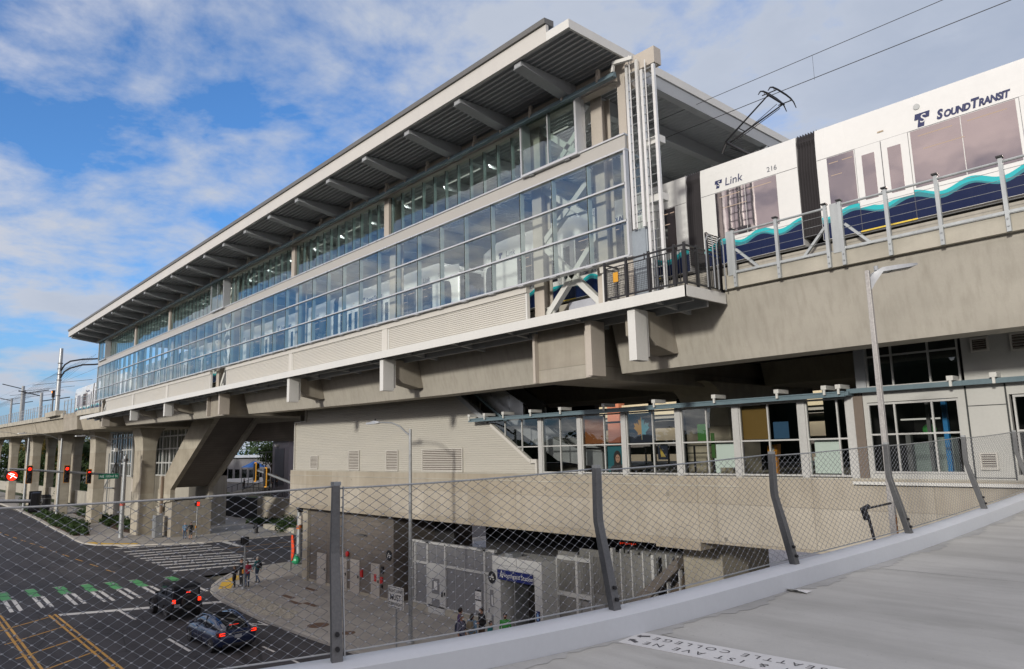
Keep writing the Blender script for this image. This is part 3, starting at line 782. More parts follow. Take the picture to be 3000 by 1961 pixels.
# siding below the glass
def ribbed(x0, x1, y, z0, z1, pitch, d):
    b = MB(); pr = []; n = max(1, round((z1-z0)/pitch)); p = (z1-z0)/n
    for k in range(n):
        z = z0+k*p; pr += [(y,z),(y,z+p*.55),(y-d,z+p*.62),(y-d,z+p*.94)]
    pr.append((y, z1))
    b.loft([[(x1, a, c) for a, c in pr],[(x0, a, c) for a, c in pr]], cap=False, closed=False); return b
b = MB()
for x0, x1 in ((-50.65,-19.6),(-84.65,-53.75),(-15.85,-14.6)): b.box(x0,x1,18.40,18.6,14.72,14.96)
build('white_band', b, SIDING_W, ST)
for x0, x1 in ((-29.55,-19.62),(-40.1,-30.0),(-50.65,-40.5),(-63.6,-53.75),(-73.9,-64.2),(-84.65,-74.6),(-15.8,-14.65)):
    build('siding_panel', ribbed(x0+.08, x1-.08, 18.5, 13.50, 14.70, .085, .035), SIDING_W, ST)
    b = MB(); b.box(x0,x1,18.47,18.6,14.685,14.72); b.box(x0,x0+.08,18.45,18.6,13.48,14.685); b.box(x1-.08,x1,18.45,18.6,13.48,14.685); build('panel_trim', b, WHITE, ST)
b = MB()
for x in (-29.78,-40.3,-63.9,-74.25): b.box(x-.22,x+.22,18.42,18.6,13.48,14.72)
build('panel_post', b, SIDING_W, ST)
b = MB(); b.box(-18.6,-16.7,19.7,19.75,13.46,14.3); b.box(-52.9,-51.4,19.7,19.75,13.46,14.3); build('back_panel', b, paint('grey_panel', (.45,.47,.53), .5), ST)
# the white ledge
b = MB(); b.prism([(17.6,13.12),(17.66,13.12),(17.66,13.35),(19.72,13.35),(19.72,13.46),(17.6,13.46)], 'x', -92.2, -11.86)
b.box(-11.92,-11.85,17.6,19.72,13.12,13.46)
build('ledge', b, WHITE, ST)
b = MB()
for x in [-13.2-3.5*k for k in range(23)]: b.prism([(17.7,13.34),(19.7,13.34),(19.7,12.98),(17.7,13.2)], 'x', x-.06, x+.06)
b.box(-92,-12.1,18.25,18.33,13.1,13.34); b.box(-92,-12.1,19.0,19.1,13.0,13.34); build('ledge_outrigger', b, BEAMM, ST)
def fin(x, z0=11.46, yb=18.38, mat=WHITE):
    b = MB(); b.box(x-.15,x+.15,17.78,yb,z0,13.10); b.box(x-.12,x+.12,yb,yb+.12,z0+.15,13.1); return build('drop_box', b, mat, ST, bevel=.01)
for x, z in ((-14.1,11.46),(-29.02,11.62),(-39.1,11.74),(-62.2,12.05),(-72.2,12.15)): fin(x, z)
for x, z in ((-16.5,11.2),(-51.3,11.65),(-84.9,12.1)):
    b = MB(); b.box(x-.32,x-.02,18.55,18.95,z,13.1); b.box(x+.04,x+.3,18.2,18.9,z,13.1); build('drop_box', b, BEIGE, ST)
b = MB()
for x, z in ((-19.4,11.2),(-54.6,11.68)): b.box(x-.14,x-.02,18.6,18.95,z+.02,13.1)
build('edge_trim', b, BEIGE, ST)
# inside: platform, far glass wall, lights
b = MB(); b.box(-89,-14.5,24.1,30.5,14.9,15.5); build('platform', b, CON_L, ST)
b = MB(); n = 42
for k in range(n): b.quad((XR-(k+1)*PW+.03,34.1,15.05),(XR-k*PW-.03,34.1,15.05),(XR-k*PW-.03,34.1,21.4),(XR-(k+1)*PW+.03,34.1,21.4))
build('far_glass_wall', b, GLASS, ST)
b = MB()
for k in range(n+1): b.box(XR-k*PW-.05,XR-k*PW+.05,34.0,34.2,15,21.5)
for z in (15,16.3,17.5,18.7,19.3): b.box(XL,XR,34.0,34.2,z-.05,z+.05)
build('far_mullion', b, FIN, ST)
for k in range(14):
    x = -20 - k*5.1
    b = MB(); b.box(x-1.5,x+1.5,19.9,19.95,21.52,21.56); tb = build('platform_light', b, LIT, ST)
    al = bpy.data.lights.new('hall_lamp', 'AREA'); al.shape = 'RECTANGLE'; al.size = 4.9; al.size_y = .08; al.energy = 120; al.spread = radians(95); al.color = (1,.97,.92)
    ao = bpy.data.objects.new('hall_lamp', al); col.objects.link(ao); ao.location = (x,19.97,21.57); ao.rotation_euler = (radians(50),0,0)
# ladders and the cabinet at the end of the hall
LADM = paint('white_ladder', (.70,.71,.70), .35, metal=.3)
def ladder(label, x0, x1, y, z0, z1):
    t = thing('access_ladder', label, 'ladder', ((x0+x1)/2, y, z0), group='ladders at the end of the platform hall')
    for x in (x0, x1): build('rail', MB().box(x-.05,x+.05,y-.04,y+.06,z0,z1), LADM, t)
    b = MB(); z = z0+.2
    while z < z1-.05: b.cyl((x0,y,z),(x1,y,z),.02,6); z += .31
    build('rungs', b, GALV, t)
    b = MB(); b.cyl(((x0+x1)/2-.04,y-.07,z0),((x0+x1)/2-.04,y-.07,z1+.25),.022,6); build('safety_rail', b, LADM, t)
    return t
l1 = ladder('left white ladder fixed in front of the end column, above the grey cabinet', -14.17, -13.75, 18.3, 15.85, 21.7)
l2 = ladder('right white ladder that runs down to the ledge beside the grey cabinet', -13.60, -13.12, 18.36, 13.6, 21.3)
b = MB()
for z in (18.72,16.75): b.box(-13.62,-13.08,18.42,18.75,z-.12,z+.12)
build('standoff', b, WHITE, l2)
t = thing('equipment_cabinet', 'plain grey equipment cabinet on the ledge behind the black guardrail', 'cabinet', (-14.1,18.6,13.46))
build('case', MB().box(-14.42,-13.78,18.42,18.95,13.5,15.88), paint('cabinet_grey', (.26,.30,.34), .45), t, bevel=.02)
build('door', MB().box(-14.38,-13.83,18.40,18.418,13.6,15.8), paint('cabinet_grey', (.26,.30,.34), .45), t)
build('handle', MB().box(-13.93,-13.90,18.37,18.40,14.8,15.0), BLACK, t)
# black guardrail round the end of the ledge
gr = thing('ledge_guardrail', 'black steel guardrail with mesh infill round the end of the white ledge', 'guardrail', (-13.4,18.6,13.46))
def rail_panel(p, q, z0=13.52, z1=14.72, mesh='grid'):
    b = MB(); p = Vector(p); q = Vector(q); d = q-p; ln = d.length
    for z in (z0+.06, z1): b.beam((p.x,p.y,z),(q.x,q.y,z),.05,.05)
    for a in (.06, ln-.06):
        c = p + d*(a/ln); b.beam((c.x,c.y,z0+.06),(c.x,c.y,z1-.14),.035,.035)
    for z in (z1-.14,): b.beam((p.x,p.y,z),(q.x,q.y,z),.03,.03)
    build('panel_frame', b, BLACK, gr)
    b = MB()
    n = int(ln/(.062 if mesh == 'grid' else .085))
    for k in range(1, n):
        c = p + d*(k/n); b.beam((c.x,c.y,z0+.08),(c.x,c.y,z1-.15),.007 if mesh == 'grid' else .016,.007 if mesh == 'grid' else .016)
    if mesh == 'grid':
        z = z0+.12
        while z < z1-.18: b.beam((p.x,p.y,z),(q.x,q.y,z),.007,.007); z += .062
    build('infill', b, BLACK, gr)
GX = [-15.05,-14.15,-13.25,-12.3,-11.93]
for x0, x1, m in zip(GX[:-1], GX[1:], ('grid','grid','bars','bars')): rail_panel((x0,17.72,0),(x1,17.72,0), mesh=m)
rail_panel((-15.05,17.72,0),(-15.05,18.4,0))
for y0, y1, m in ((17.72,18.35,'grid'),(18.35,18.95,'grid'),(18.95,19.3,'bars'),(19.3,19.68,'bars')): rail_panel((-11.93,y0,0),(-11.93,y1,0), mesh=m)
for x, y, h in [(x,17.72,14.8) for x in GX] + [(-11.93,18.35,14.8),(-11.93,18.95,15.32),(-11.93,19.68,15.32)]:
    build('post', MB().box(x-.035,x+.035,y-.035,y+.035,13.46,h), BLACK, gr)
b = MB()
for k in range(7): b.box(-11.95,-11.91,18.97,19.66,14.82+k*.075,14.85+k*.075)
build('louvre_gate', b, BLACK, gr)
b = MB()
for y in (18.6,19.2): b.tube([(-11.75,y,13.5),(-11.75,y,14.95),(-11.72,y+.06,15.1),(-11.7,y+.16,15.15),(-11.7,y+.26,15.1),(-11.7,y+.3,14.9),(-11.7,y+.3,13.5)], .022, 6)
build('grab_rail', b, GALV, gr)
build('warning_plate', MB().box(-14.66,-14.46,17.66,17.68,14.06,14.38), paint('orange_plate', (.62,.30,.02), .5), gr)

# ------------------------------------------------------------------ the concrete guideway
GW = thing('guideway', 'weathered concrete railway viaduct that carries the trams past the station', 'viaduct', (-52,24,0))
def gz(x): return 11.4 + max(0, -x-30)*.0142
def girder(x0, x1):
    n = 4
    for i in range(1):
        b = MB(); rg = []
        for k in range(n+1):
            x = x0+(x1-x0)*k/n; z = gz(x)
            rg.append([(x,19.75,13.45),(x,20.25,z),(x,21.2,z),(x,21.2,13.2),(x,23.6,13.2),(x,23.6,z+.5),(x,24.4,z+.5),(x,25.0,13.45),(x,25.0,13.6),(x,19.75,13.6)])
        b.loft(rg); build('girder', b, CON, GW, fix=True)
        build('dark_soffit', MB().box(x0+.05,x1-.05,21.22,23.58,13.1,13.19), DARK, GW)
        b = MB(); rg = []
        for k in range(n+1):
            x = x0+(x1-x0)*k/n; z = gz(x)
            rg.append([(x,29.8,13.45),(x,30.4,z),(x,34.6,z),(x,35.2,13.45),(x,35.2,13.6),(x,29.8,13.6)])
        b.loft(rg); build('girder', b, CON, GW, fix=True)
girder(-16.6, 14); girder(-50.9, -19.6); girder(-83.6, -54.8); girder(-92.4, -88.9)
b = MB(); b.box(-92.5,14,19.8,35.4,13.601,14.3); build('track_slab', b, CON, GW)
b = MB()
for yy in (21.9,23.3,31.5,32.9): b.box(-92,14,yy-.035,yy+.035,14.3,14.45)
build('rails', b, paint('rail_steel', (.16,.11,.08), .5, metal=.5), GW)
b = MB(); b.box(-11.85,14,19.58,19.9,13.56,13.99); build('parapet', b, CON_L, GW)
b = MB(); b.box(-11.6,14,19.72,19.8,13.99,14.06); build('curb_rail', b, GALV, GW)
for x0, x1, z in ((-19.45,-17.05,11.2),(-54.45,-51.6,11.62),(-88.6,-85.6,12.12)):
    b = MB(); b.prism([(18.8,z),(27.6,z-.02),(28.6,z-.5),(33.5,z-.5),(36,z),(36,13.46),(18.8,13.46)], 'x', x0, x1); build('pier_head', b, CON_P, GW, bevel=.03)
for x, z in ((-14.45,0),(-29.4,.05),(-39.6,.2),(-62.6,.5),(-72.6,.6)):
    zz = gz(x)
    b = MB(); b.prism([(18.42,zz+1.0),(18.42,13.12),(20.3,13.12),(20.3,zz+.45),(19.9,zz+.42),(19.0,zz+.62)], 'x', x-.42, x+.42); build('corbel', b, CON_P, GW, bevel=.02)
# arched columns
def flare(y0, y1, z0, z1, yf0, yf1, zs):
    """column profile in y,z: straight shaft, then curving out to a hammerhead"""
    p = [(y1,z0),(y1,zs)]
    for k in range(1, 7): t = k/6; p.append((y1+(yf1-y1)*(1-cos(t*pi/2)), zs+(z1-zs)*sin(t*pi/2)))
    for k in range(6, 0, -1): t = k/6; p.append((y0+(yf0-y0)*(1-cos(t*pi/2)), zs+(z1-zs)*sin(t*pi/2)))
    p += [(y0,zs),(y0,z0)]; return p
CONC = concrete('column_concrete', (.44,.41,.335), .25, .2, joints=[(2,2.44,.2)], warm=(.33,.27,.19))
def column(x0, x1, y0, y1, z1, yf0, yf1, zs): 
    b = MB(); b.prism(flare(y0,y1,-.1,z1,yf0,yf1,zs), 'x', x0, x1); build('column', b, CONC, GW, bevel=.06)
column(-94.6,-91.2,24.0,25.5,12.3,23.3,26.8,9.4)
column(-18.8,-16.6,27.2,29.6,11.4,25.5,31.5,9.6)
column(-53.9,-51.9,33,35.5,11.8,31,37,9.6)
for x in (-116,-139,-166.5,-194,-222,-250): column(x-1.6,x+1.6,24.0,25.4,13.2+(-116-x)*.012,23.4,26.4,9.8)
for x in (-143,-171,-199,-228): column(x-1.6,x+1.6,31.8,33.2,13.2+(-116-x)*.012,31,34.2,9.8)
column(-15.8,-13.6,37,39.5,11.4,34.5,41,9.6)
# the stretch that leaves the station towards the north
def lz(x): return 14.55 + (-95-x)*.0150
def lgirder(x0, x1):
    b = MB(); rg = []
    for k in range(3):
        x = x0+(x1-x0)*k/2; z = lz(x)
        rg.append([(x,19.9,z-.5),(x,20.4,z-2.3),(x,34.8,z-2.3),(x,35.4,z-.5),(x,35.4,z-.35),(x,19.9,z-.35)])
    b.loft(rg); build('girder', b, CONC, GW, fix=True)
    b = MB(); b.loft([[(x,19.55,lz(x)-.5),(x,20.3,lz(x)-.5),(x,20.3,lz(x)+.12),(x,19.55,lz(x)+.12)] for x in (x0, x1)]); build('parapet', b, CON_L, GW)
    b = MB(); b.loft([[(x,20.3,lz(x)-.35),(x,35,lz(x)-.35),(x,35,lz(x)-.05),(x,20.3,lz(x)-.05)] for x in (x0, x1)]); build('track_slab', b, CON, GW)
for x0, x1 in ((-104.6,-92.6),(-137,-113.2),(-164,-137.3),(-191,-164.3),(-220,-191.3),(-250,-220.3)): lgirder(x0, x1)
b = MB(); b.prism([(19.6,14.75),(19.75,12.5),(30,12.4),(35,12.4),(35,14.75)], 'x', -113.1, -104.8); build('pier_head', b, CON_P, GW, bevel=.05)
b = MB(); b.box(-122.2,-114.6,18.9,20.2,14.72,15.42); build('pole_plinth', b, CON_L, GW, bevel=.03)
# inclined stair housing that springs from the far corner up to the viaduct
SH = thing('stair_housing', 'massive inclined concrete stair housing rising from the far street corner to the viaduct', 'stair', (-86,28,0))
def slope(dz0, dz1, y0, y1, mat, nm):
    xa, za, xb, zb = -90.4, 5.1, -77.6, 13.6
    b = MB(); b.prism([(xa,za+dz0),(xb,zb+dz0),(xb,zb+dz1),(xa,za+dz1)], 'y', y0, y1); return build(nm, b, mat, SH, bevel=.03)
xa = -90.4
b = MB(); b.prism([(-90.5,5.05),(-79.2,12.8),(-72.6,12.8),(-86.0,5.2),(-86.0,3.9),(-90.5,3.4)], 'y', 25.7, 26.2); build('stringer', b, CONC, SH)
b = MB(); b.prism([(-90.5,5.05),(-79.2,12.8),(-72.6,12.8),(-86.0,5.2),(-86.0,3.9),(-90.5,3.4)], 'y', 29.9, 30.4); build('stringer', b, CON, SH)
b = MB(); b.prism([(-90.4,5.6),(-80,12.8),(-73.4,12.8),(-86.6,5.35)], 'y', 26.2, 29.9); build('soffit_panel', b, CON_B, SH)
b = MB(); b.box(-89,-86.1,25.95,30.3,-.1,3.9); build('base', b, CON_P, SH, bevel=.03)
b = MB(); b.prism([(-90.5,3.2),(-88.8,3.2),(-88.8,2.75),(-89.6,2.75)], 'y', 25.5, 26.2); b.box(-90.6,-89.05,25.75,27,-.1,2.9); build('plinth', b, CON_L, SH)
# train shed fence on the open viaduct
FG = paint('fence_galvanised', (.40,.43,.44), .4, metal=.3, var=.15, scale=5)
def vfence(label, xs, x0, x1, braces, wide):
    t = thing('cable_fence', label, 'fence', ((x0+x1)/2,19.5,13.6), group='cable fences along the viaduct')
    for x in xs:
        b = MB(); b.box(x-.045,x+.045,19.47,19.49,13.55,15.36); b.box(x-.045,x-.03,19.49,19.56,13.55,15.36); b.box(x+.03,x+.045,19.49,19.56,13.55,15.36); p = build('post', b, FG, t)
        build('post_cap', MB().box(x-.07,x+.07,19.42,19.58,15.36,15.40), BLACK, p)
        b = MB()
        for z in (13.68,13.86): b.cyl((x,19.44,z),(x,19.47,z),.022,6)
        build('bolt', b, GALV, p)
    build('top_rail', MB().cyl((x0,19.54,15.27),(x1,19.54,15.27),.035,8), FG, t)
    b = MB()
    for z in (15.06,14.82,14.58,14.30): b.cyl((x0,19.52,z),(x1,19.52,z),.007,5)
    build('cables', b, GALV, t)
    build('toe_rail', MB().box(x0,x1,19.50,19.54,13.99,14.06), FG, t)
    for p, q in braces: build('brace', MB().beam((p[0],19.58,p[1]),(q[0],19.58,q[1]),.07,.10,(0,1,0)), FG, t)
    for a, c in wide: build('end_plate', MB().box(a,c,19.56,19.60,13.95,15.36), FG, t)
    return t
vfence('short run of cable fence between the guardrail and the first bellows', (-11.35,-9.92,-8.44), -11.4, -8.4, [((-11.3,14.74),(-10.55,14.0)),((-8.5,14.74),(-9.2,14.0))], [(-11.62,-11.42)])
vfence('long run of cable fence in front of the nearest tram doors', (-8.03,-6.83,-5.61,-4.21,-2.85,-1.4,.1,1.6,3.1), -8.05, 4, [((-7.95,14.7),(-7.3,14.0))], [(-8.33,-8.08)])
t = thing('picket_fence', 'grey picket fence on the parapet of the viaduct beyond the station', 'fence', (-130,19.6,15))
for x0, x1 in ((-113,-92.8),(-137,-122.5),(-164,-137.3),(-191,-164.3),(-250,-191.3)):
    b = MB(); x = x1
    while x > x0: z = lz(x)+.1; b.box(x-.07,x+.07,19.52,19.60,z-.3,z+1.75); x -= 2.2
    build('posts', b, FG, t)
    b = MB()
    for dz in (1.72,1.2,.6): b.loft([[(x,19.54,lz(x)+dz-.02),(x,19.58,lz(x)+dz-.02),(x,19.58,lz(x)+dz+.02),(x,19.54,lz(x)+dz+.02)] for x in (x0, x1)])
    build('rails', b, FG, t)
# ------------------------------------------------------------------ trams
TW = paint('tram_white', (.70,.71,.70), .22, var=.04, scale=.6, coat=.4)
TN = paint('tram_navy', (.004,.012,.055), .3, var=.05, spec=.25)
TT = paint('tram_teal', (.015,.42,.46), .25, var=.04)
TD = paint('tram_dark_teal', (.03,.20,.24), .25, var=.04)
TWIN = dark_glass('tram_window', (.022,.020,.03), .34, (.86,.76,.76), .05)
TBLK = dark_glass('tram_windscreen', (.012,.016,.03), .12)
BEL = paint('bellows_rubber', (.045,.042,.045), .6, var=.1)
TLIT = lamp('tram_lamp_glow', (1,.74,.55), .62)
UND = paint('underframe', (.018,.018,.019), .8)
LINE = paint('panel_gap', (.10,.10,.11), .6)
TEXT = paint('tram_lettering', (.022,.03,.10), .35, var=.02)
Y0 = -1.325
def wave(x):      # height of the wave crest on the flank
    return 1.03 + .105*cos(2*pi*(x-6.4)/1.5 + .35*sin(x*.9)) + .05*sin(x*.55+.8)
def flank(mb, xa, xb, lo, hi, dy, step=.09):
    n = max(2, int((xb-xa)/step)); top = []; bot = []
    for k in range(n+1):
        x = xa+(xb-xa)*k/n; top.append((x, hi(x))); bot.append((x, lo(x)))
    mb.add([(x, Y0-dy, z) for x, z in bot] + [(x, Y0-dy, z) for x, z in top], [(k, k+1, n+2+k, n+1+k) for k in range(n)])
def section(x, w=1.325, top=3.86, bot=.27):
    r = [(-w,bot),(-w,2.86),(-w*.985,3.55),(-w*.955,top-.03),(-w*.9,top),(w*.9,top),(w*.955,top-.03),(w*.985,3.55),(w,2.86),(w,bot)]
    return [(x, y, z) for y, z in r][::-1]
def tlogo(x, z, s):
    """slanted T shaped emblem with an S cut through it"""
    b = MB(); sh = .18
    def P(u, v): return (x+(u+v*sh)*s, Y0-.006, z+v*s)
    b.poly([P(*q) for q in ((0,.55),(1.0,.55),(1.0,1),(0,1))]); b.poly([P(*q) for q in ((.27,-.05),(.72,-.05),(.72,.55),(.27,.55))])
    return b
def make_tram(label, idx, number, c):
    t = thing('tram', label, 'tram', (c,22.625,14.6), group='coupled light rail vehicles at the platform')
    B = lambda n, mb, m, p=t, **k: build(n, mb, m, p, local=True, **k)
    cen = B('centre_module', MB().loft([section(-1.78), section(1.78)]), TW, fix=True)
    halves = []
    for s in (1, -1):
        rg = [section(2.4), section(12.4)]
        for dx, w, tp in ((12.9,1.315,3.84),(13.4,1.26,3.72),(13.85,1.17,3.56),(14.2,1.05,3.40),(14.32,.97,3.15)):
            rg.append(section(dx, w, tp, .3))
        if s < 0: rg = [[(-x, y, z) for x, y, z in r][::-1] for r in rg]
        h = B('car_body', MB().loft(rg), TW, fix=True, smooth=True); halves.append(h)
    for s in (1, -1):          # bellows
        b = MB(); rg = []; n = 15
        for k in range(n+1):
            x = s*(1.76+.66*k/n); w = 1.325 if k % 2 else 1.24; tp = 3.90 if k % 2 else 3.80
            rg.append([(x,-w,.5),(x,-w,2.7),(x,-w*.94,3.45),(x,-w*.94-.05,3.6),(x,-w*.9,tp),(x,w*.9,tp),(x,w,2.7),(x,w,.5)])
        B('bellows', b.loft(rg), BEL)
    # livery along both flanks is painted on the near side panels
    for xa, xb, host in ((-1.77,1.77,cen),(2.41,12.6,halves[0]),(-12.6,-2.41,halves[1])):
        b = MB(); flank(b, xa, xb, lambda x: .28, lambda x: wave(x)-.20, .003); B('navy_skirt', b, TN, host)
        b = MB(); flank(b, xa, xb, lambda x: wave(x)-.20, lambda x: wave(x)-.11-.04*sin(x*2.1), .003); B('dark_wave', b, TD, host)
        b = MB(); flank(b, xa, xb, lambda x: wave(x)-.11-.04*sin(x*2.1), wave, .003); B('teal_wave', b, TT, host)
        b = MB(); b.box(xa,xb,Y0-.004,Y0+.01,2.815,2.83); B('panel_joint', b, LINE, host)
    WZ0, WZ1 = 1.15, 2.80
    def window(x0, x1, host, split=True, z0=WZ0):
        b = MB(); xs = [x0, (x0+x1)/2, x1] if split else [x0, x1]
        for a, d in zip(xs[:-1], xs[1:]): b.box(a+.01,d-.01,Y0-.010,Y0-.002,z0,WZ1)
        wdw = B('window', b, TWIN, host)
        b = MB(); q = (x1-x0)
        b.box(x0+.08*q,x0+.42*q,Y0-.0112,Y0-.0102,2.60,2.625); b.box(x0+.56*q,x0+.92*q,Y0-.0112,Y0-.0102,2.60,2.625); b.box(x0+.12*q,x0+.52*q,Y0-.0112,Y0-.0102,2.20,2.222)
        B('lamp_glow_strip', b, TLIT, wdw if False else host)  # glow of the lamps inside, laid as emissive strips on the opaque pane
    def door(x0, x1, host):
        b = MB(); xm = (x0+x1)/2; b.box(x0,xm-.012,Y0-.012,Y0-.004,.98,WZ1+.02); b.box(xm+.012,x1,Y0-.012,Y0-.004,.98,WZ1+.02)
        d = B('door', b, TW, host)
        b = MB(); b.box(xm-.012,xm+.012,Y0-.008,Y0-.004,.3,WZ1); b.box(x0-.012,x0,Y0-.008,Y0-.003,.3,WZ1); b.box(x1,x1+.012,Y0-.008,Y0-.003,.3,WZ1); B('door_gap', b, LINE, host)
        b = MB()
        for a in (x0+.18, xm+.17): b.box(a,a+.36,Y0-.020,Y0-.012,1.18,2.55)
        B('door_window', b, TWIN, d)
        B('sill_strip', MB().box(x0-.04,x1+.02,Y0-.02,Y0-.003,.25,.29), paint('yellow_sill', (.75,.55,.06), .5), host)
        B('door_button', MB().cyl((xm-.09,Y0-.02,1.3),(xm-.09,Y0-.012,1.3),.03,8), BLACK, d)
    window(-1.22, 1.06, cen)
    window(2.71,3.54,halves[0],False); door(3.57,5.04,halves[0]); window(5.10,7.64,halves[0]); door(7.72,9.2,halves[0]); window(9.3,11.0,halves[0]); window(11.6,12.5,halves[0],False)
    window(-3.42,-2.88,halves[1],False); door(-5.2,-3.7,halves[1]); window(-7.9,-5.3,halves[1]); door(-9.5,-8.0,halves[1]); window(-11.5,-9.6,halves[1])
    for s, h in ((1, halves[0]), (-1, halves[1])):     # cab glass
        b = MB(); b.loft([[(s*14.34,-.9,1.2),(s*14.34,.9,1.2),(s*14.32,.9,3.05),(s*14.32,-.9,3.05)],[(s*14.30,-.9,1.2),(s*14.30,.9,1.2),(s*14.26,.9,3.05),(s*14.26,-.9,3.05)]]); B('windscreen', b, TBLK, h, fix=True)
        b = MB(); pr = []
        for k in range(16):
            a = 2*pi*k/16; e = .6
            pr.append((13.55+.36*abs(cos(a))**e*(1 if cos(a) > 0 else -1), 1.98+.78*abs(sin(a))**e*(1 if sin(a) > 0 else -1)))
        def yy(x): return -(1.325 if x < 12.9 else 1.315-(x-12.9)*.11 if x < 13.4 else 1.26-(x-13.4)*.2) - .015
        b.poly([(s*x, yy(x), z) for x, z in (pr if s > 0 else pr[::-1])]); B('cab_window', b, TBLK, h)
        b = MB(); b.box(s*14.33-.03,s*14.33+.03,-.45,.45,3.0,3.2); B('headsign', b, BLACK, h)
        b = MB()
        for y in (-.75,.6): b.box(s*14.3-.05,s*14.36,y,y+.16,.75,.9)
        B('headlight', b, paint('headlight_glass', (.7,.7,.68), .1), h)
    # underframe and bogies
    b = MB(); b.box(-14,14,-1.0,1.0,.12,.30)
    for x in (-9.5,-8,-.9,.9,8,9.5):
        for y in (-1.0,.8): b.lathe([(.30,y),(.33,y+.05),(.33,y+.15),(.30,y+.2)], (x,0,.33), 14, 'y')
    B('underframe', b, UND)
    # lettering
    B('lettering', wall_text('Link', .40, .02-.5, Y0-.006, 3.10, align='CENTER', shear=.12), TEXT, cen); B('emblem', tlogo(-1.22, 2.98, .27), TEXT, cen)
    b = wall_text('S', .24, -1.22+.17, Y0-.009, 3.12, shear=.2); B('emblem_letter', b, TW, cen)
    if number: B('number', wall_text(number, .24, .93, Y0-.006, 3.05), paint('grey_lettering', (.13,.14,.17), .4), cen)
    for x, h in ((5.2,halves[0]),(-6.6,halves[1])):
        B('emblem', tlogo(x+.02, 2.88, .38), TEXT, h); B('emblem_letter', wall_text('S', .34, x+.02+.24, Y0-.009, 3.08, shear=.2), TW, h)
        tx = x+.62
        for word, big in (('S', .36), ('OUND', .272), ('T', .36), ('RANSIT', .272)):
            m = text_mb(word, big, lambda u, v: (u, Y0-.006, v), shear=.22, align='LEFT', space=.93, bold=.05)
            mx = max(p[0] for p in m.v); mz = min(p[2] for p in m.v); mn = min(p[0] for p in m.v); m.v = [((p[0]-mn)*.80+tx, p[1], p[2]-mz+2.90) for p in m.v]
            B('lettering', m, TEXT, h); tx += (mx-mn)*.80+.012 - (.05 if word == 'T' else 0)
    for s, h, suf in ((1, halves[0], 'B'), (-1, halves[1], 'A')):
        if number: B('number', wall_text(number+suf, .24, s*13.25, Y0-.02, 3.13), paint('grey_lettering', (.13,.14,.17), .4), h)
        B('lettering', wall_text('Link', .38, s*11.95, Y0-.006, 3.08, shear=.12), TEXT, h); B('emblem', tlogo(s*11.95-.85, 2.96, .27), TEXT, h)
    b = MB(); b.cyl((5.35,Y0+.03,3.48),(5.35,Y0-.012,3.48),.085,16); B('roundel', b, paint('pale_grey', (.45,.47,.47), .4), halves[0])
    b = MB(); b.box(4.25,4.42,Y0+.0,Y0-.01,3.08,3.12); B('plate', b, paint('pale_brown', (.4,.32,.22), .4), halves[0])
    return t
def make_panto(host, z=3.86):
    """single arm pantograph: base, lower arm, twin upper arms, collector head"""
    root = bpy.data.objects.new('pantograph', None); link(root, host)
    B = lambda n, mb: build(n, mb, BLACK, root, local=True)
    B('base_frame', MB().box(-1.4,.2,-.5,-.44,z,z+.08).box(-1.4,.2,.44,.5,z,z+.08).box(-.6,-.5,-.5,.5,z,z+.14))
    kx, kz = -1.38, 5.12
    B('lower_arm', MB().tube([(-.1,0,z+.15),(kx,0,kz)], [.06,.05], 8).tube([(0.05,.1,z+.1),(kx+.1,.06,kz-.22)], .022, 6).tube([(kx-.02,0,kz),(kx-.22,0,kz-.34)], .05, 6))
    B('upper_arm', MB().tube([(kx,-.10,kz),(.62,-.52,6.02)], [.035,.024], 6).tube([(kx,.10,kz),(.62,.52,6.02)], [.035,.024], 6).tube([(kx+.06,.05,kz-.12),(.5,.5,5.9)], .014, 5).tube([(-.75,-.24,5.4),(-.75,.24,5.4)], .018, 5).tube([(kx+.4,0,kz),(.5,.3,6.0)], .012,5))
    b = MB(); b.tube([(.62,-.58,6.02),(.62,.58,6.02)], .034, 8)
    for x in (.50,.86): b.tube([(x,-.98,5.93),(x,-.82,6.10),(x,-.62,6.17),(x,-.3,6.20),(x,.3,6.20),(x,.62,6.17),(x,.82,6.10),(x,.98,5.93)], [.016,.024,.03,.034,.034,.03,.024,.016], 6)
    for y in (-.56,.56): b.tube([(.42,y,6.06),(.94,y,6.06)], .02, 5); b.tube([(.5,y,6.06),(.5,y,6.18)], .015, 5); b.tube([(.86,y,6.06),(.86,y,6.18)], .015, 5)
    B('collector_head', b)
specs = [(-11.73,'216','nearest tram, number 216, with raised pantograph and two black bellows'),
         (-42.3,'223','second tram in the row, number 223, seen through the glass wall'),
         (-72.8,None,'third tram in the row, mostly behind the middle of the glass wall'),
         (-102.6,None,'farthest tram whose white front end shows beyond the hall')]
for i, (c, num, lab) in enumerate(specs):
    t = make_tram(lab, i, num, c)
    if i == 0: make_panto(t)
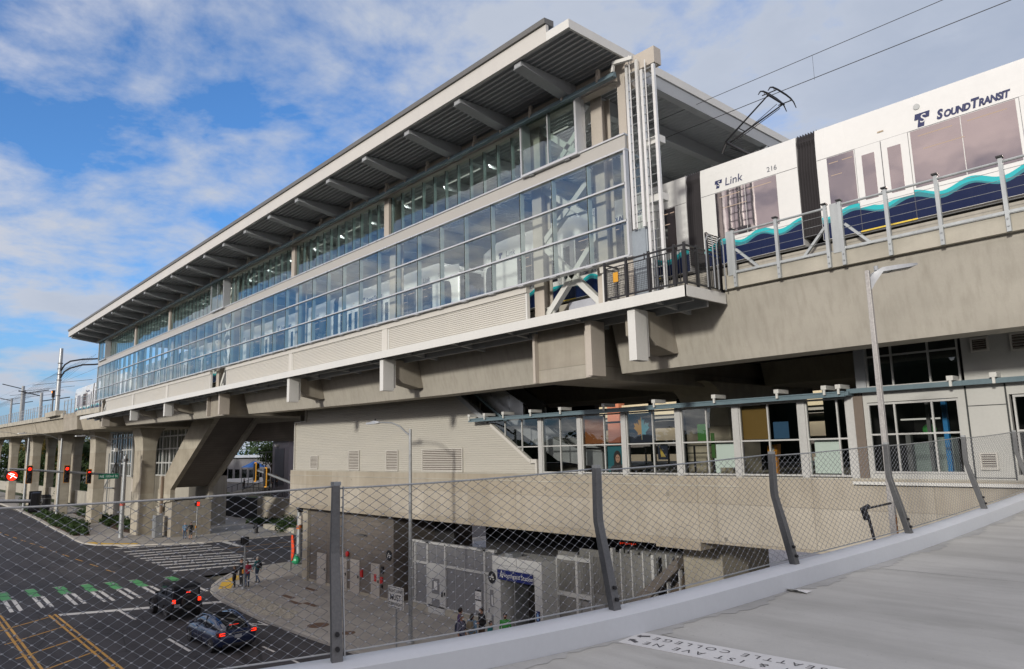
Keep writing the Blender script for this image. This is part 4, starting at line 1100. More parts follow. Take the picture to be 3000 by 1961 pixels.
# overhead wires and poles
WIR = paint('contact_wire', (.03,.03,.032), .5)
def wire(label, pts, r=.012):
    return single('overhead_wire', MB().tube(pts, r, 5), WIR, label, 'wire', 'overhead wires above the tracks')
ow = thing('overhead_wire', 'pair of overhead wires, one above the other, over the near track', 'wire', (-50,22.6,20.8))
build('contact_wire', MB().tube([(14,22.6,20.62),(-10.9,22.6,20.83),(-60,22.6,20.95),(-130,22.6,21.0),(-260,22.6,22.2)], .013, 5), WIR, ow)
build('messenger_wire', MB().tube([(14,22.6,21.5),(-16,22.6,21.68),(-60,22.6,21.65),(-118,22.6,22.5),(-260,22.6,24.4)], .011, 5), WIR, ow)
b = MB()
for x in (-9.7,-2.5): b.tube([(x,22.6,20.75),(x,22.6,21.62)], .005, 4)
build('dropper', b, WIR, ow)
OCS = thing('catenary_pole', 'tall round steel catenary pole with curved arms on the viaduct beyond the hall', 'pole', (-117.9,19.6,15.42), group='catenary poles along the viaduct')
build('shaft', MB().tube([(-117.9,19.6,15.42),(-117.9,19.6,24.4)], [.29,.24], 14), GALV, OCS)
b = MB()
for z in (22.2,21.4,20.6,19.8,17.6): b.lathe([(.33,z),(.33,z+.12)], (-117.9,19.6,0), 14)
build('clamp_band', b, GALV_D, OCS)
b = MB()
for z0, zt in ((21.2,22.9),(20.2,22.1)): b.tube([(-117.7,19.7,z0),(-117.0,20.0,z0+.8),(-116.6,20.6,z0+1.3),(-116.0,22,zt-.1),(-115.6,23.4,zt),(-114.5,25.2,zt+.25)], .11, 6)
build('bracket_arm', b, BLACK, OCS)
def ocs(x, y, z0, z1, r, lab, arms):
    t = thing('catenary_pole', lab, 'pole', (x,y,z0), group='catenary poles along the viaduct')
    build('shaft', MB().tube([(x,y,z0),(x,y,z1)], [r,r*.8], 10), GALV, t)
    if arms: build('bracket_arm', MB().tube([(x,y,z1-.6),(x-.6,y-3.4,z1+.3)], .09, 5).tube([(x,y,z1-1.5),(x-.6,y+4.5,z1-.6)], .09, 5), BLACK, t)
for x, y, z0, z1, r, lab, a in ((-124.3,26,14.7,23.5,.24,'slim catenary pole right behind the thick banded one',0),(-121.9,30,14.7,23.8,.2,'slim catenary pole just left of the tram front',0),
    (-171,22.4,15.6,23.4,.35,'distant catenary pole with long bracket arms over the picket fence',1),(-181,24,15.8,23.4,.28,'distant thin catenary pole at the far left of the picket fence',0),
    (-151,22.6,15.3,20.6,.3,'short distant catenary pole with one sloping arm left of the signal',1),(-215,26,16.2,24,.3,'most distant catenary pole against the horizon',1)): ocs(x,y,z0,z1,r,lab,a)
b = MB()
for k in range(9):
    y = 20+k*1.6; z = 20+.6*(k % 4)
    b.tube([(-118,20+k*.5,21.5+.3*k),(-170,21+k*.9,21+.35*k),(-250,22+k*1.3,21.6+.5*k)], .022, 4)
for x in (-136,-150,-160,-172): b.tube([(x,19,20.6),(x-3,28,22.2)], .03, 4)
tag(build('overhead_wire', b, WIR), 'tangle of far overhead wires between the catenary poles', 'wire')
t = thing('track_signal', 'small track signal with a lit amber lamp beside the thick pole', 'signal', (-140,22.6,15.1))
build('post', MB().cyl((-140,22.6,15.1),(-140,22.6,19.2),.12,8), GALV_D, t); build('head', MB().box(-140.25,-139.75,22.4,22.8,19.0,20.2), BLACK, t)
build('lamp', MB().box(-140.15,-139.85,22.33,22.39,19.75,20.05), AMB, t)
# ------------------------------------------------------------------ the concourse building
CC = thing('concourse', 'concrete concourse under the viaduct with corrugated siding and a row of tall windows', 'concourse', (-22,28,5))
b = MB(); b.box(-49.8,-17.56,23,23.9,5.08,7.65); b.box(-17.56,-15.57,22.98,24.2,4.98,7.65); b.box(-15.57,14,23,23.9,5.27,7.65)
build('floor_girder', b, CON_G, CC)
b = MB(); b.box(-49.78,14,23.9,46,6.5,7.60); b.box(-49.8,-49.2,23.9,46,5.2,7.62); build('floor_slab', b, CON, CC)
b = MB(); b.box(-49.85,-13.8,22.97,23.0,7.28,7.33); b.box(-49.7,14,22.985,23.3,7.60,7.655); build('girder_lip', b, CON_L, CC)
# corrugated wall with a sloping edge where the escalator comes down
SY = 23.12
def dx(z): return -24.55 - (z-8.25)*1.60        # x of the sloping edge
b = MB(); z = 7.66; p = .11
prev = None
while z < 12.6:
    segs = [(z, 0), (z+p*.5, 0), (z+p*.6, -.022), (z+p*.95, -.022), (z+p, 0)]
    for (za, da), (zb, db) in zip(segs[:-1], segs[1:]):
        xl = -49.3 if za < 11.0 else -47.65
        ra = -24.15 if za < 8.25 else dx(za); rb_ = -24.15 if zb < 8.25 else dx(zb)
        b.quad((xl,SY+da,za),(ra,SY+da,za),(rb_,SY+db,zb),(xl,SY+db,zb))
    z += p
build('corrugated_wall', b, SIDING, CC)
b = MB(); b.box(-49.36,-49.28,23.0,23.4,7.66,11.05); b.box(-47.7,-47.62,23.0,23.3,11.0,12.6); b.box(-49.36,-47.65,23.02,23.4,11.0,11.06); build('wall_trim', b, SIDING_W, CC)
b = MB(); b.beam((-24.5,23.06,8.2),(dx(10.0)+.02,23.06,10.0),.14,.20,(0,1,0)); b.box(-24.6,-24.1,22.99,23.2,8.12,8.30); b.box(-24.2,-24.08,22.99,23.25,7.66,8.12); build('sloping_trim', b, SIDING_W, CC)
b = MB(); b.beam((dx(10.2),23.1,10.2),(dx(12.6),23.1,12.6),.25,.3,(0,1,0)); build('dark_slope', b, BEAMM, CC)
b = MB(); b.tube([(dx(10.1)+1.1,23.3,10.1),(dx(12.6)+1.1,23.3,12.6)], .07, 6); build('conduit', b, TEALP, CC)
b = MB(); b.box(-49.3,-49.25,23.4,44,7.66,11.6); b.box(-49.25,-30,24.5,24.6,7.66,12.6); build('end_wall', b, SIDING, CC)
def louvre(x0, x1, z0, z1, y=23.08, n=None, host=CC, mat=SIDING_W):
    f = MB(); f.box(x0,x1,y-.05,y,z0-.0,z0+.05); f.box(x0,x1,y-.05,y,z1-.05,z1); f.box(x0,x0+.05,y-.05,y,z0+.05,z1-.05); f.box(x1-.05,x1,y-.05,y,z0+.05,z1-.05)
    o = build('louvre', f, mat, host)
    s = MB(); n = n or max(4, round((z1-z0)/.1)); h = (z1-z0-.1)/n
    for k in range(n):
        z = z0+.05+k*h; s.quad((x0+.05,y-.045,z+h*.1),(x1-.05,y-.045,z+h*.1),(x1-.05,y-.005,z+h*.62),(x0+.05,y-.005,z+h*.62))
    build('slats', s, mat, o)
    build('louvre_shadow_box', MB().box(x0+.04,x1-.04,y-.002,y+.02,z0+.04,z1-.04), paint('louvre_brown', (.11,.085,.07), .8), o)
for x0, x1, z0, z1 in ((-46.85,-45.75,7.74,8.64),(-41.55,-40.2,7.68,8.92),(-37.1,-35.8,7.67,8.88),(-33.35,-29.7,7.67,8.90)): louvre(x0, x1, z0, z1, SY-.03)
# window bays
WF = paint('window_frame', (.50,.505,.49), .4, metal=.1)
posts = [-23.83,-21.38,-18.91,-16.25,-13.79,-11.35,-9.76]
for x in posts:
    build('window_post', MB().box(x-.12,x+.12,22.98,23.25,7.655,10.2), WF, CC)
mids = [-22.57,-19.99,-17.48,-15.03,-12.58,-10.19]
def frame(x0, x1, xs, zs, z0, z1, y=23.05, name='window'):
    b = MB()
    for z in (z0, z1): b.box(x0,x1,y-.03,y+.06,z-.03,z+.03)
    for z in zs: b.box(x0,x1,y-.025,y+.05,z-.025,z+.025)
    for x in list(xs)+[x0+.025, x1-.025]: b.box(x-.025,x+.025,y-.02,y+.055,z0+.03,z1-.03)
    o = build(name, b, WF, CC)
    xx = [x0]+list(xs)+[x1]; zz = [z0]+list(zs)+[z1]; g = MB()
    for a, c in zip(xx[:-1], xx[1:]):
        for d, e in zip(zz[:-1], zz[1:]):
            j = random.uniform(-.003,.003); g.quad((a+.02,y+.01+j,d+.02),(c-.02,y+.01-j,d+.02),(c-.02,y+.01-j,e-.02),(a+.02,y+.01+j,e-.02))
    build('glass', g, GLASS_C, o); return o
for a, c, m in zip(posts[:-1], posts[1:], mids): frame(a+.12, c-.12, [m], [8.88], 7.72, 10.14)
b = MB()
for x in (-26.3,-25.1): b.box(x-.025,x+.025,23.04,23.1,8.25-(x+24.55)/1.6,10.14)
b.box(-25.5,-23.95,23.04,23.1,8.85,8.9)
o = build('window', b, WF, CC)
b = MB(); b.poly([(-24.55,23.08,8.25),(-23.95,23.08,8.25),(-23.95,23.08,10.14),(-27.6,23.08,10.14)]); build('glass', b, GLASS_C, o)
b = MB(); b.box(-28.55,-9.7,22.55,22.68,10.17,10.20); b.box(-28.55,-9.7,22.58,22.66,10.2,10.30); b.box(-28.55,-9.7,22.55,22.68,10.30,10.34); b.box(-10.1,-9.6,22.6,23.0,10.2,10.32); b.box(-9.7,14,22.72,22.84,10.26,10.40)
gp2 = build('gutter_pipe', b, TEALP, CC)
for x in (-28.4,-27.2,-25.8,-23.9,-22.0,-19.5,-16.95,-14.3,-11.9,-10.3,-9.85,-6.75,-5.7,-2.5):
    yy = 22.62 if x > -9.8 else 22.5
    b = MB(); b.box(x-.085,x+.085,yy-.03,yy+.65,10.42,10.55); b.box(x-.035,x+.035,yy-.02,yy+.03,10.25,10.42); build('pipe_bracket', b, WHITE, gp2)
# right hand room
WALLG = paint('pale_grey_panel', (.47,.475,.45), .5, var=.05)
b = MB()
for x0, x1, z0, z1 in ((-9.35,-9.24,7.62,10.3),(-6.73,-5.5,7.62,10.3),(-5.05,14,7.62,10.3),(-9.24,-6.73,7.62,7.80),(-9.24,-6.73,9.95,10.3),(-5.5,-5.05,7.62,7.8),(-5.5,-5.05,9.95,10.3),(-6.5,14,10.42,12.4)): b.box(x0,x1,23.02,23.2,z0,z1)
build('room_wall', b, WALLG, CC)
b = MB()
for x in (-6.52,-5.56): b.box(x-.02,x+.02,23.0,23.03,7.62,10.26)
b.box(-6.5,-5.58,23.005,23.02,9.68,9.70); b.box(-6.5,-5.58,23.005,23.02,7.70,7.72)
build('panel_joint', b, GASK, CC)
frame(-9.24, -6.73, [-8.46,-7.43], [8.97], 7.84, 9.9); frame(-5.42, 1, [-4.2,-3,-1], [8.97], 7.84, 9.9)
b = MB(); b.box(-9.66,-9.36,23.0,23.35,7.6,10.2); build('corner_panel', b, paint('brown_panel', (.16,.13,.105), .6), CC)
b = MB(); b.box(-9.83,14,22.86,23.0,7.47,7.56); build('drip_ledge', b, WHITE, CC)
louvre(-6.36,-5.92,7.93,8.40,23.0,6)
louvre(-6.25,-5.8,11.18,11.58,23.0,5); louvre(-5.3,-4.7,11.1,11.6,23.0,5)
frame(-9.2, -6.6, [-8.43,-7.4], [11.36], 10.42, 12.3, 23.1, 'clerestory_window')
build('clerestory_post', MB().box(-9.5,-9.2,23.0,23.3,10.36,12.4), BEAMM, CC)
# interior: floor finish, ceiling, rear glazing, escalator, panels, columns
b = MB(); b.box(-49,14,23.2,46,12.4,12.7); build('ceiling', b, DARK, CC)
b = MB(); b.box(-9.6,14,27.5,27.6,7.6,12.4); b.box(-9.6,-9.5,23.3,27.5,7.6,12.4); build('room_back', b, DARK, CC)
b = MB()
for x in (-32,-27,-19.2,-15.6,-11): b.box(x-.15,x+.15,42,42.3,7.65,12.4)
for z in (9.0,10.6): b.box(-45,-9,42.02,42.2,z-.07,z+.07)
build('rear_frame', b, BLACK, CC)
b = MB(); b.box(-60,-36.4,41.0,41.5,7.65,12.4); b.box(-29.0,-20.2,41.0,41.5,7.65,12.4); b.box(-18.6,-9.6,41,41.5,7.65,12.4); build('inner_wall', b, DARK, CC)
b = MB()
for y in (23.9,25.4): b.prism([(-25.9,9.9),(-25.9,11),(-29.5,13.0),(-29.5,11.4),(-23.6,8.2),(-21.4,7.95),(-20.9,7.65),(-20.9,8.55),(-22.4,8.75)], 'y', y, y+.12)
build('escalator', b, paint('escalator_steel', (.40,.42,.44), .35, metal=.5), CC)
b = MB()
for y in (23.88,25.38): b.tube([(-29.4,y+.08,13.2),(-23.2,y+.08,9.15),(-22.2,y+.08,8.75),(-21,y+.08,8.7),(-20.7,y+.08,8.5),(-20.8,y+.08,8.2)], .05, 6)
build('handrail', b, RUBBER, CC)
b = MB()
for x in (-19.8,-18.6,-17.3,-16.4): b.box(x-.03,x+.03,25.5,25.56,7.65,8.75)
for z in (8.1,8.45,8.75): b.box(-19.9,-16.3,25.5,25.56,z-.02,z+.02)
build('railing', b, BLACK, CC)
ART = thing('window_art', 'row of coloured panels, a maple leaf and white boards fixed inside the concourse windows', 'window display', (-17,23.4,7.7))
def panel(x0, x1, z0, z1, c, y=23.22, nm='panel'):
    return build(nm, MB().box(x0,x1,y,y+.02,z0,z1), paint('art_%03d%03d%03d' % tuple(int(v*999) for v in c), c, .6, var=.04), ART)
panel(-21.24,-20.06,8.93,10.1,(.17,.055,.012))
panel(-18.8,-17.52,8.93,10.1,(.008,.012,.028))
leaf = [(0,-1.0),(.04,-1.0),(.05,-.52),(.42,-.6),(.38,-.42),(.80,-.02),(.66,.06),(.76,.36),(.50,.30),(.46,.42),(.26,.18),(.32,.66),(.16,.58),(0,.92)]
for s, c in ((-1,(.33,.165,.015)),(1,(.07,.23,.30))):
    b = MB(); pts = [(-18.16+s*u*.50, 9.53+v*.5) for u, v in leaf]; b.poly([(x,23.215,z) for x, z in ccw(pts)]); build('leaf_half', b, paint('leaf%d' % s, c, .6, var=.03), ART)
panel(-15.55,-15.05,8.93,9.55,(.03,.13,.02)); panel(-15.0,-14.85,8.3,9.2,(.035,.10,.02))
panel(-13.66,-12.62,8.93,10.1,(.13,.075,.01)); panel(-12.5,-11.95,8.93,9.5,(.012,.06,.13))
panel(-20.02,-18.93,7.76,8.84,(.015,.11,.14))
HAIRP = paint('poster_hair', (.02,.016,.016), .7); SKINP = paint('poster_skin', (.36,.21,.15), .7)
def disc(cx, cz, rx, rz, y, n=20, a0=0, a1=2*pi): return MB().poly([(cx+rx*cos(a0+(a1-a0)*k/n), y, cz+rz*sin(a0+(a1-a0)*k/n)) for k in range(n)][::1])
b = disc(-19.48,8.33,.20,.30,23.212); b.box(-19.66,-19.30,23.206,23.21,7.80,8.35); build('portrait_hair', b, HAIRP, ART)
build('portrait_face', disc(-19.46,8.30,.115,.17,23.203), SKINP, ART)
b = MB(); b.poly([(-19.86,23.2025,7.77),(-19.05,23.2025,7.77),(-19.1,23.2025,7.97),(-19.3,23.2025,8.08),(-19.6,23.2025,8.08),(-19.82,23.2025,7.97)]); build('portrait_shoulders', b, paint('poster_coat', (.025,.022,.026), .7), ART)
b = MB(); b.box(-19.53,-19.48,23.198,23.2,8.32,8.35); b.box(-19.44,-19.39,23.198,23.2,8.32,8.35); b.box(-19.50,-19.42,23.198,23.2,8.20,8.215); build('portrait_features', b, HAIRP, ART)
panel(-17.42,-16.95,8.25,8.84,(.01,.014,.03))
b = MB()
for k in range(4): b.poly([(-17.35+.01*k,23.214,8.75),(-17.33+.01*k,23.214,8.75),(-17.05+.03*k-.09*k,23.214,8.35),(-17.09+.03*k-.09*k,23.214,8.35)])
build('ray_lines', b, paint('ray_gold', (.45,.33,.06), .6), ART)
BOARD = paint('white_board', (.60,.70,.67), .6, var=.03)
b = MB(); b.prism([(-14.88,7.76),(-14.70,7.76),(-14.70,7.95),(-14.0,7.95),(-14.05,8.0),(-14.05,8.66),(-13.92,8.66),(-13.92,8.84),(-14.83,8.84),(-14.83,8.28),(-14.92,8.28)], 'y', 23.26, 23.3)
b.prism([(-11.17,7.78),(-10.25,7.78),(-10.25,8.3),(-10.32,8.3),(-10.32,8.86),(-11.12,8.86),(-11.12,8.3),(-11.17,8.3)], 'y', 23.26, 23.3)
build('white_board', b, BOARD, ART)
fm = thing('fare_reader', 'small orange fare reader standing behind the concourse window', 'fare reader', (-13.3,24.6,7.62))
build('post', MB().box(-13.4,-13.2,24.55,24.75,7.62,8.4), paint('orange_reader', (.62,.25,.01), .45), fm, bevel=.02); build('head', MB().prism([(-13.5,8.3),(-13.15,8.3),(-13.1,8.75),(-13.5,8.7)], 'y', 24.5, 24.8), paint('orange_reader', (.62,.25,.01), .45), fm, bevel=.02)
build('target', MB().cyl((-13.3,24.49,8.58),(-13.3,24.50,8.58),.09,12), WHITE, fm)
# workshop seen through the right hand window
b = MB(); b.box(-7.68,-7.55,24.6,24.75,7.65,10.2); b.box(-6.95,-6.85,25.0,25.1,7.65,9.6); build('blue_pipe', b, paint('blue_pipe', (.012,.17,.42), .45), CC)
b = MB(); b.box(-8.1,-8.0,24.5,24.6,7.65,10.2); b.box(-7.2,-7.05,24.6,24.75,7.65,8.9); b.box(-8.9,-8.75,24.9,25.1,7.65,9); build('dark_pipe', b, GALV_D, CC)
b = MB(); b.box(-9.0,-8.3,25.5,26,7.65,8.7); b.box(-8.25,-7.75,25.5,26,7.65,8.85); b.box(-7.1,-6.5,25.4,26,7.65,8.8); build('machine_cabinet', b, paint('pale_green_cabinet', (.22,.28,.27), .5), CC)
b = MB(); b.box(-9.1,-7.95,25.2,25.3,9.42,9.47); b.box(-7.4,-6.7,25.2,25.3,9.46,9.51); build('tube_light', b, LIT, CC)
b = MB(); b.ball((-8.3,25.3,9.1),.18,1.2,.6,1); build('valve', b, paint('green_valve', (.06,.3,.08), .5), CC)

# ------------------------------------------------------------------ street level rooms below the concourse
HS = thing('service_house', 'brown board marked concrete service rooms with flush grey doors under the concourse', 'building', (-43,26,0))
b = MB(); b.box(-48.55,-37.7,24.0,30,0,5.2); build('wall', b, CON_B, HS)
b = MB(); b.box(-49.3,-48.55,23.8,24.6,0,5.08); b.box(-49.3,-48.9,24.6,30,0,5.08); b.box(-48.55,-37.7,23.97,24.0,0,.16); build('pilaster', b, CONC, HS)
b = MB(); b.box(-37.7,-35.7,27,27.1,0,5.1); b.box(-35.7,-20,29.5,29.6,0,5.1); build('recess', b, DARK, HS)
DOORM = paint('taupe_door', (.42,.39,.35), .55, var=.05)
for x0, x1 in ((-47.3,-46.0),(-44.15,-43.15),(-42.7,-41.55),(-40.15,-39.15)):
    d = build('door', MB().box(x0,x1,23.93,23.99,0,2.04), DOORM, HS); build('handle', MB().box(x1-.16,x1-.1,23.88,23.93,.95,1.1), BLACK, d)
REDP = paint('red_enamel', (.55,.02,.02), .35)
build('alarm_bell', MB().lathe([(.02,0),(.17,.02),(.17,.09),(.05,.14)], (-43.05,23.84,2.32), 14, 'y'), REDP, HS)
b = MB(); b.box(-41.42,-41.2,23.9,24,1.05,1.5); b.box(-39.05,-38.85,23.9,24,.95,1.32); b.box(-39.75,-39.5,23.905,23.93,1.0,1.42); build('fire_box', b, REDP, HS)
b = MB(); b.box(-38.95,-38.75,23.9,24,1.55,1.95); b.box(-38.98,-38.85,23.93,24,.7,.85); build('key_box', b, BLACK, HS)
b = MB(); b.box(-41.6,-40.7,23.75,24,3.62,3.68); build('wall_light', b, GALV_D, HS)
def round_sign(x, z, y, label):
    t = thing('round_sign', label, 'sign', (x,y,z-.3), group='round black wall signs')
    build('disc', MB().cyl((x,y-.03,z),(x,y,z),.30,20), BLACK, t)
    b = MB(); b.box(x-.13,x+.13,y-.036,y-.031,z-.02,z+.05); b.box(x-.15,x-.07,y-.036,y-.031,z-.12,z-.05); b.box(x+.07,x+.15,y-.036,y-.031,z-.12,z-.05); b.box(x-.03,x+.03,y-.036,y-.031,z+.07,z+.15); build('symbol', b, WHITE, t)
round_sign(-38.15, 2.66, 23.98, 'round black sign on the brown concrete wall')
round_sign(-28.42, 2.5, 23.86, 'round black sign left of the blue station sign')
# glazed lift lobby
EN = thing('lift_lobby', 'street level lift lobby with grey panels in pale frames and a portal entrance', 'lobby', (-29,26,0))
PANELG = paint('grey_lobby_panel', (.20,.205,.215), .4, var=.05)
LOB = paint('lobby_white', (.50,.51,.50), .45, var=.05)
b = MB(); b.box(-35.7,-28.4,23.95,24.3,0,.38); b.box(-32.5,-28.4,23.9,23.95,.36,.42); build('plinth', b, CON_L, EN)
for x in (-35.6,-35.3,-34.1,-32.45,-29.1): build('frame_post', MB().box(x-.06,x+.06,23.9,24.1,.38,3.75), LOB, EN)
b = MB(); b.box(-35.7,-28.3,23.9,24.1,3.68,3.80); b.box(-35.7,-28.3,23.92,24.08,2.55,2.67); b.box(-35.7,-28.3,23.92,24.08,.38,.46); build('frame_rail', b, LOB, EN)
for x0, x1 in ((-35.24,-34.16),(-34.04,-32.5),(-32.4,-29.16),(-29.04,-28.35)):
    build('upper_panel', MB().box(x0,x1,23.98,24.02,2.67,3.68), PANELG, EN)
for x0, x1 in ((-35.24,-34.16),(-32.4,-29.16),(-29.04,-28.35)): build('lower_panel', MB().box(x0,x1,23.98,24.02,.46,2.55), PANELG if x0 != -29.04 else LOB, EN)
b = MB()
for x in (-33.3,-31.6,-30.8,-29.95): b.box(x-.015,x+.015,23.965,23.98,2.67 if x < -33 else .46,3.68)
build('seam', b, paint('seam_grey', (.33,.34,.35), .5), EN)
d = build('door', MB().box(-34.04,-32.52,23.92,23.97,.02,2.55), LOB, EN)
b = MB(); b.box(-33.65,-32.98,23.90,23.92,1.08,1.88); b.box(-33.67,-32.98,23.90,23.92,.42,.82); build('window', b, PANELG, d)
build('notice', MB().box(-33.45,-33.15,23.893,23.90,1.3,1.75), VIN, d); build('handle', MB().box(-32.75,-32.68,23.86,23.92,1.0,1.25), BLACK, d)
b = MB(); b.box(-32.5,-32.45,23.85,23.9,1.1,1.25); build('card_reader', b, BLACK, EN)
t = thing('notice_poster', 'tall white notice with black header hung on the grey lobby panels', 'poster', (-29.65,23.95,.7))
build('sheet', MB().box(-29.9,-29.42,23.94,23.96,.72,1.72), VIN, t); b = MB(); b.box(-29.9,-29.42,23.93,23.94,1.66,1.74); b.box(-29.9,-29.42,23.93,23.94,1.2,1.26); build('header', b, BLACK, t)
b = MB()
for k in range(5): b.box(-29.84,-29.84+.25+.06*(k % 3),23.932,23.94,1.55-.07*k,1.57-.07*k)
build('printing', b, paint('print_grey', (.3,.3,.32), .6), t)
b = MB(); b.box(-28.4,-27.8,23.85,25.5,0,3.56); b.box(-25.36,-24.86,23.85,25.5,0,3.56); b.box(-27.8,-25.36,23.85,25.5,2.5,3.56); build('portal', b, LOB, EN)
b = MB(); b.box(-28.3,-24.95,23.83,23.85,3.16,3.18); b.box(-26.6,-26.58,23.83,23.85,3.18,3.56); build('portal_joint', b, paint('seam_grey', (.33,.34,.35), .5), EN)
b = MB(); b.box(-27.8,-25.36,25.3,25.5,0,2.5); build('lift_door', b, paint('lift_steel', (.065,.063,.06), .4, metal=.5), EN)
b = MB(); b.box(-27.42,-27.36,24.4,25.3,0,2.5); b.box(-26.62,-26.58,25.26,25.3,0,2.45); b.box(-25.9,-25.87,25.26,25.3,0,2.45); build('lift_frame', b, GALV, EN)
b = MB(); b.box(-28.58,-28.36,23.82,23.85,1.1,1.9); b.box(-28.5,-28.38,23.82,23.85,.3,.7); b.box(-28.72,-28.66,23.82,23.85,.8,1.0); build('call_panel', b, PANELG, EN)
build('call_notice', MB().box(-28.46,-28.37,23.81,23.82,1.2,1.62), VIN, EN)
b = MB(); b.box(-27.5,-26.9,23.9,24.5,3.56,3.75); b.box(-34.2,-33.9,23.6,24,3.8,3.86); b.box(-29.3,-28.9,23.6,24,3.8,3.86); build('roof_fitting', b, GALV, EN)
t = thing('station_sign', 'dark blue sign reading Northgate Station above the lift entrance', 'sign', (-26.65,23.8,2.5))
build('board', MB().box(-27.9,-25.42,23.74,23.84,2.50,2.96), paint('station_blue', (.010,.018,.12), .35, var=.04), t)
build('lettering', wall_text('Northgate Station', .30, -26.42, 23.735, 2.73), WHITE, t)
b = MB(); b.poly([(-27.72,23.735,2.62),(-27.66,23.735,2.62),(-27.56,23.735,2.86),(-27.62,23.735,2.86)]); b.poly([(-27.54,23.735,2.60),(-27.47,23.735,2.60),(-27.58,23.735,2.78),(-27.63,23.735,2.74)]); b.add([(-27.58+.04*cos(a),23.735,2.9+.035*sin(a)) for a in [k*pi/4 for k in range(8)]],[tuple(range(8))]); build('symbol', b, WHITE, t)
t = thing('access_sign', 'small blue access symbol sign beside the lift entrance', 'sign', (-25.15,23.8,.85))
build('board', MB().box(-25.27,-25.03,23.81,23.84,.9,1.36), paint('station_blue', (.010,.018,.12), .35, var=.04), t)
b = MB(); b.box(-25.21,-25.1,23.805,23.81,1.1,1.2); b.box(-25.18,-25.12,23.805,23.81,1.2,1.3); b.box(-25.2,-25.1,23.805,23.81,.96,1.04); build('symbol', b, paint('pale_blue', (.25,.45,.75), .5), t)
# panelled lift shaft and stair to the right
b = MB()
RIB = paint('ribbed_grey', (.21,.21,.20), .5)
build('shaft_panel', MB().box(-24.8,-23.6,24.9,25.0,0,4.0).box(-23.5,-19.4,25.0,25.1,0,4.2), RIB, EN)
b = MB(); x = -24.7
while x < -23.65: b.box(x,x+.03,24.87,24.9,2.1,3.5); x += .09
x = -23.3
while x < -22: b.box(x,x+.03,24.97,25.0,2.3,3.9); x += .09
build('ribs', b, RIB, EN)
b = MB()
for x, z in ((-24.83,3.7),(-23.55,3.9),(-22.7,4.1),(-21.4,4.4),(-20.9,4.4),(-20.3,4.4),(-19.7,4.4),(-19.2,4.3),(-18.5,4.4),(-17.9,4.4)): b.box(x-.07 if x in (-23.55,-21.4,-19.2) else x-.03,x+.07 if x in (-23.55,-21.4,-19.2) else x+.03,24.8,25.0,0 if x < -19.6 else 1.5,z)
b.box(-24.8,-22.7,24.82,25,3.62,3.8); b.box(-24.8,-22.7,24.82,25,2.0,2.2)
build('shaft_post', b, LOB, EN)
build('access_door', MB().box(-23.4,-22.0,24.93,25.0,0,1.9), paint('grey_door2', (.25,.25,.25), .5), EN)
build('access_door_window', MB().box(-22.9,-22.4,24.92,24.93,.7,1.5), PANELG, EN)
b = MB(); b.box(-21.3,-17.8,25.6,25.65,0,4.4); build('shaft_panel', b, RIB, EN)
b = MB(); b.prism([(-21.6,.6),(-17.8,3.9),(-17.8,4.35),(-22.0,1.0),(-22.0,.4)], 'y', 24.6, 25.2); build('stair_stringer', b, CON_B, EN)
b = MB(); b.prism([(-21.2,0),(-17.8,0),(-17.8,3.6)], 'y', 24.9, 25.4); build('stair_infill', b, paint('brown_infill', (.11,.085,.06), .7), EN)
t = thing('arrival_sign', 'dark hanging sign board with a red text display behind the lift lobby', 'sign', (-23.0,29,3.6))
build('board', MB().box(-24.2,-22.2,28.9,29,4.3,4.9), BLACK, t); build('display', MB().box(-24.6,-22.7,28.85,28.95,3.75,4.15), BLACK, t)
b = MB()
for k in range(9): b.box(-24.3+k*.12,-24.3+k*.12+.06,28.835,28.85,3.92+.03*(k % 3),4.02)
build('display_glyphs', b, lamp('red_led', (1,.06,.02), .5), t)
build('arrow', MB().box(-23.95,-23.7,28.88,28.9,4.5,4.75), lamp('green_led', (.05,.6,.15), 1), t)
PC = thing('support_column', 'square concrete column under the step in the concourse girder', 'column', (-16.9,26,0))
build('shaft', MB().box(-17.8,-16.0,25.0,26.9,-.1,4.75), CONC, PC, bevel=.04); build('cap', MB().box(-17.9,-15.9,24.9,27.0,4.75,5.3), CON, PC)

# ------------------------------------------------------------------ things beyond the station
CREAM = paint('cream_parking_wall', (.58,.50,.33), .7, var=.06); ORNG = paint('salmon_pillar', (.52,.19,.10), .7, var=.06)
PG = thing('parking_garage', 'cream and salmon parking garage seen through the concourse windows', 'garage', (-50,76,0))
b = MB()
for z in (6.2,9.4,12.6,15.8): b.box(-110,10,74,74.4,z,z+1.5)
build('parapet_wall', b, CREAM, PG)
b = MB()
for x in range(-110, 11, 12): b.box(x-1.0,x+1.0,73.4,74.6,0,17.5)
build('pillar', b, ORNG, PG)
b = MB(); b.box(-110,10,74.4,100,8.6,9.2); b.box(-110,10,74.4,100,11.8,12.4); b.box(-110,10,74.4,100,15,15.6); b.box(-110,10,99,100,0,17); build('deck', b, CON, PG)
b = MB(); b.box(-110,10,73.9,74.0,0,6.2); build('base_wall', b, paint('garage_base', (.33,.33,.33), .7), PG)
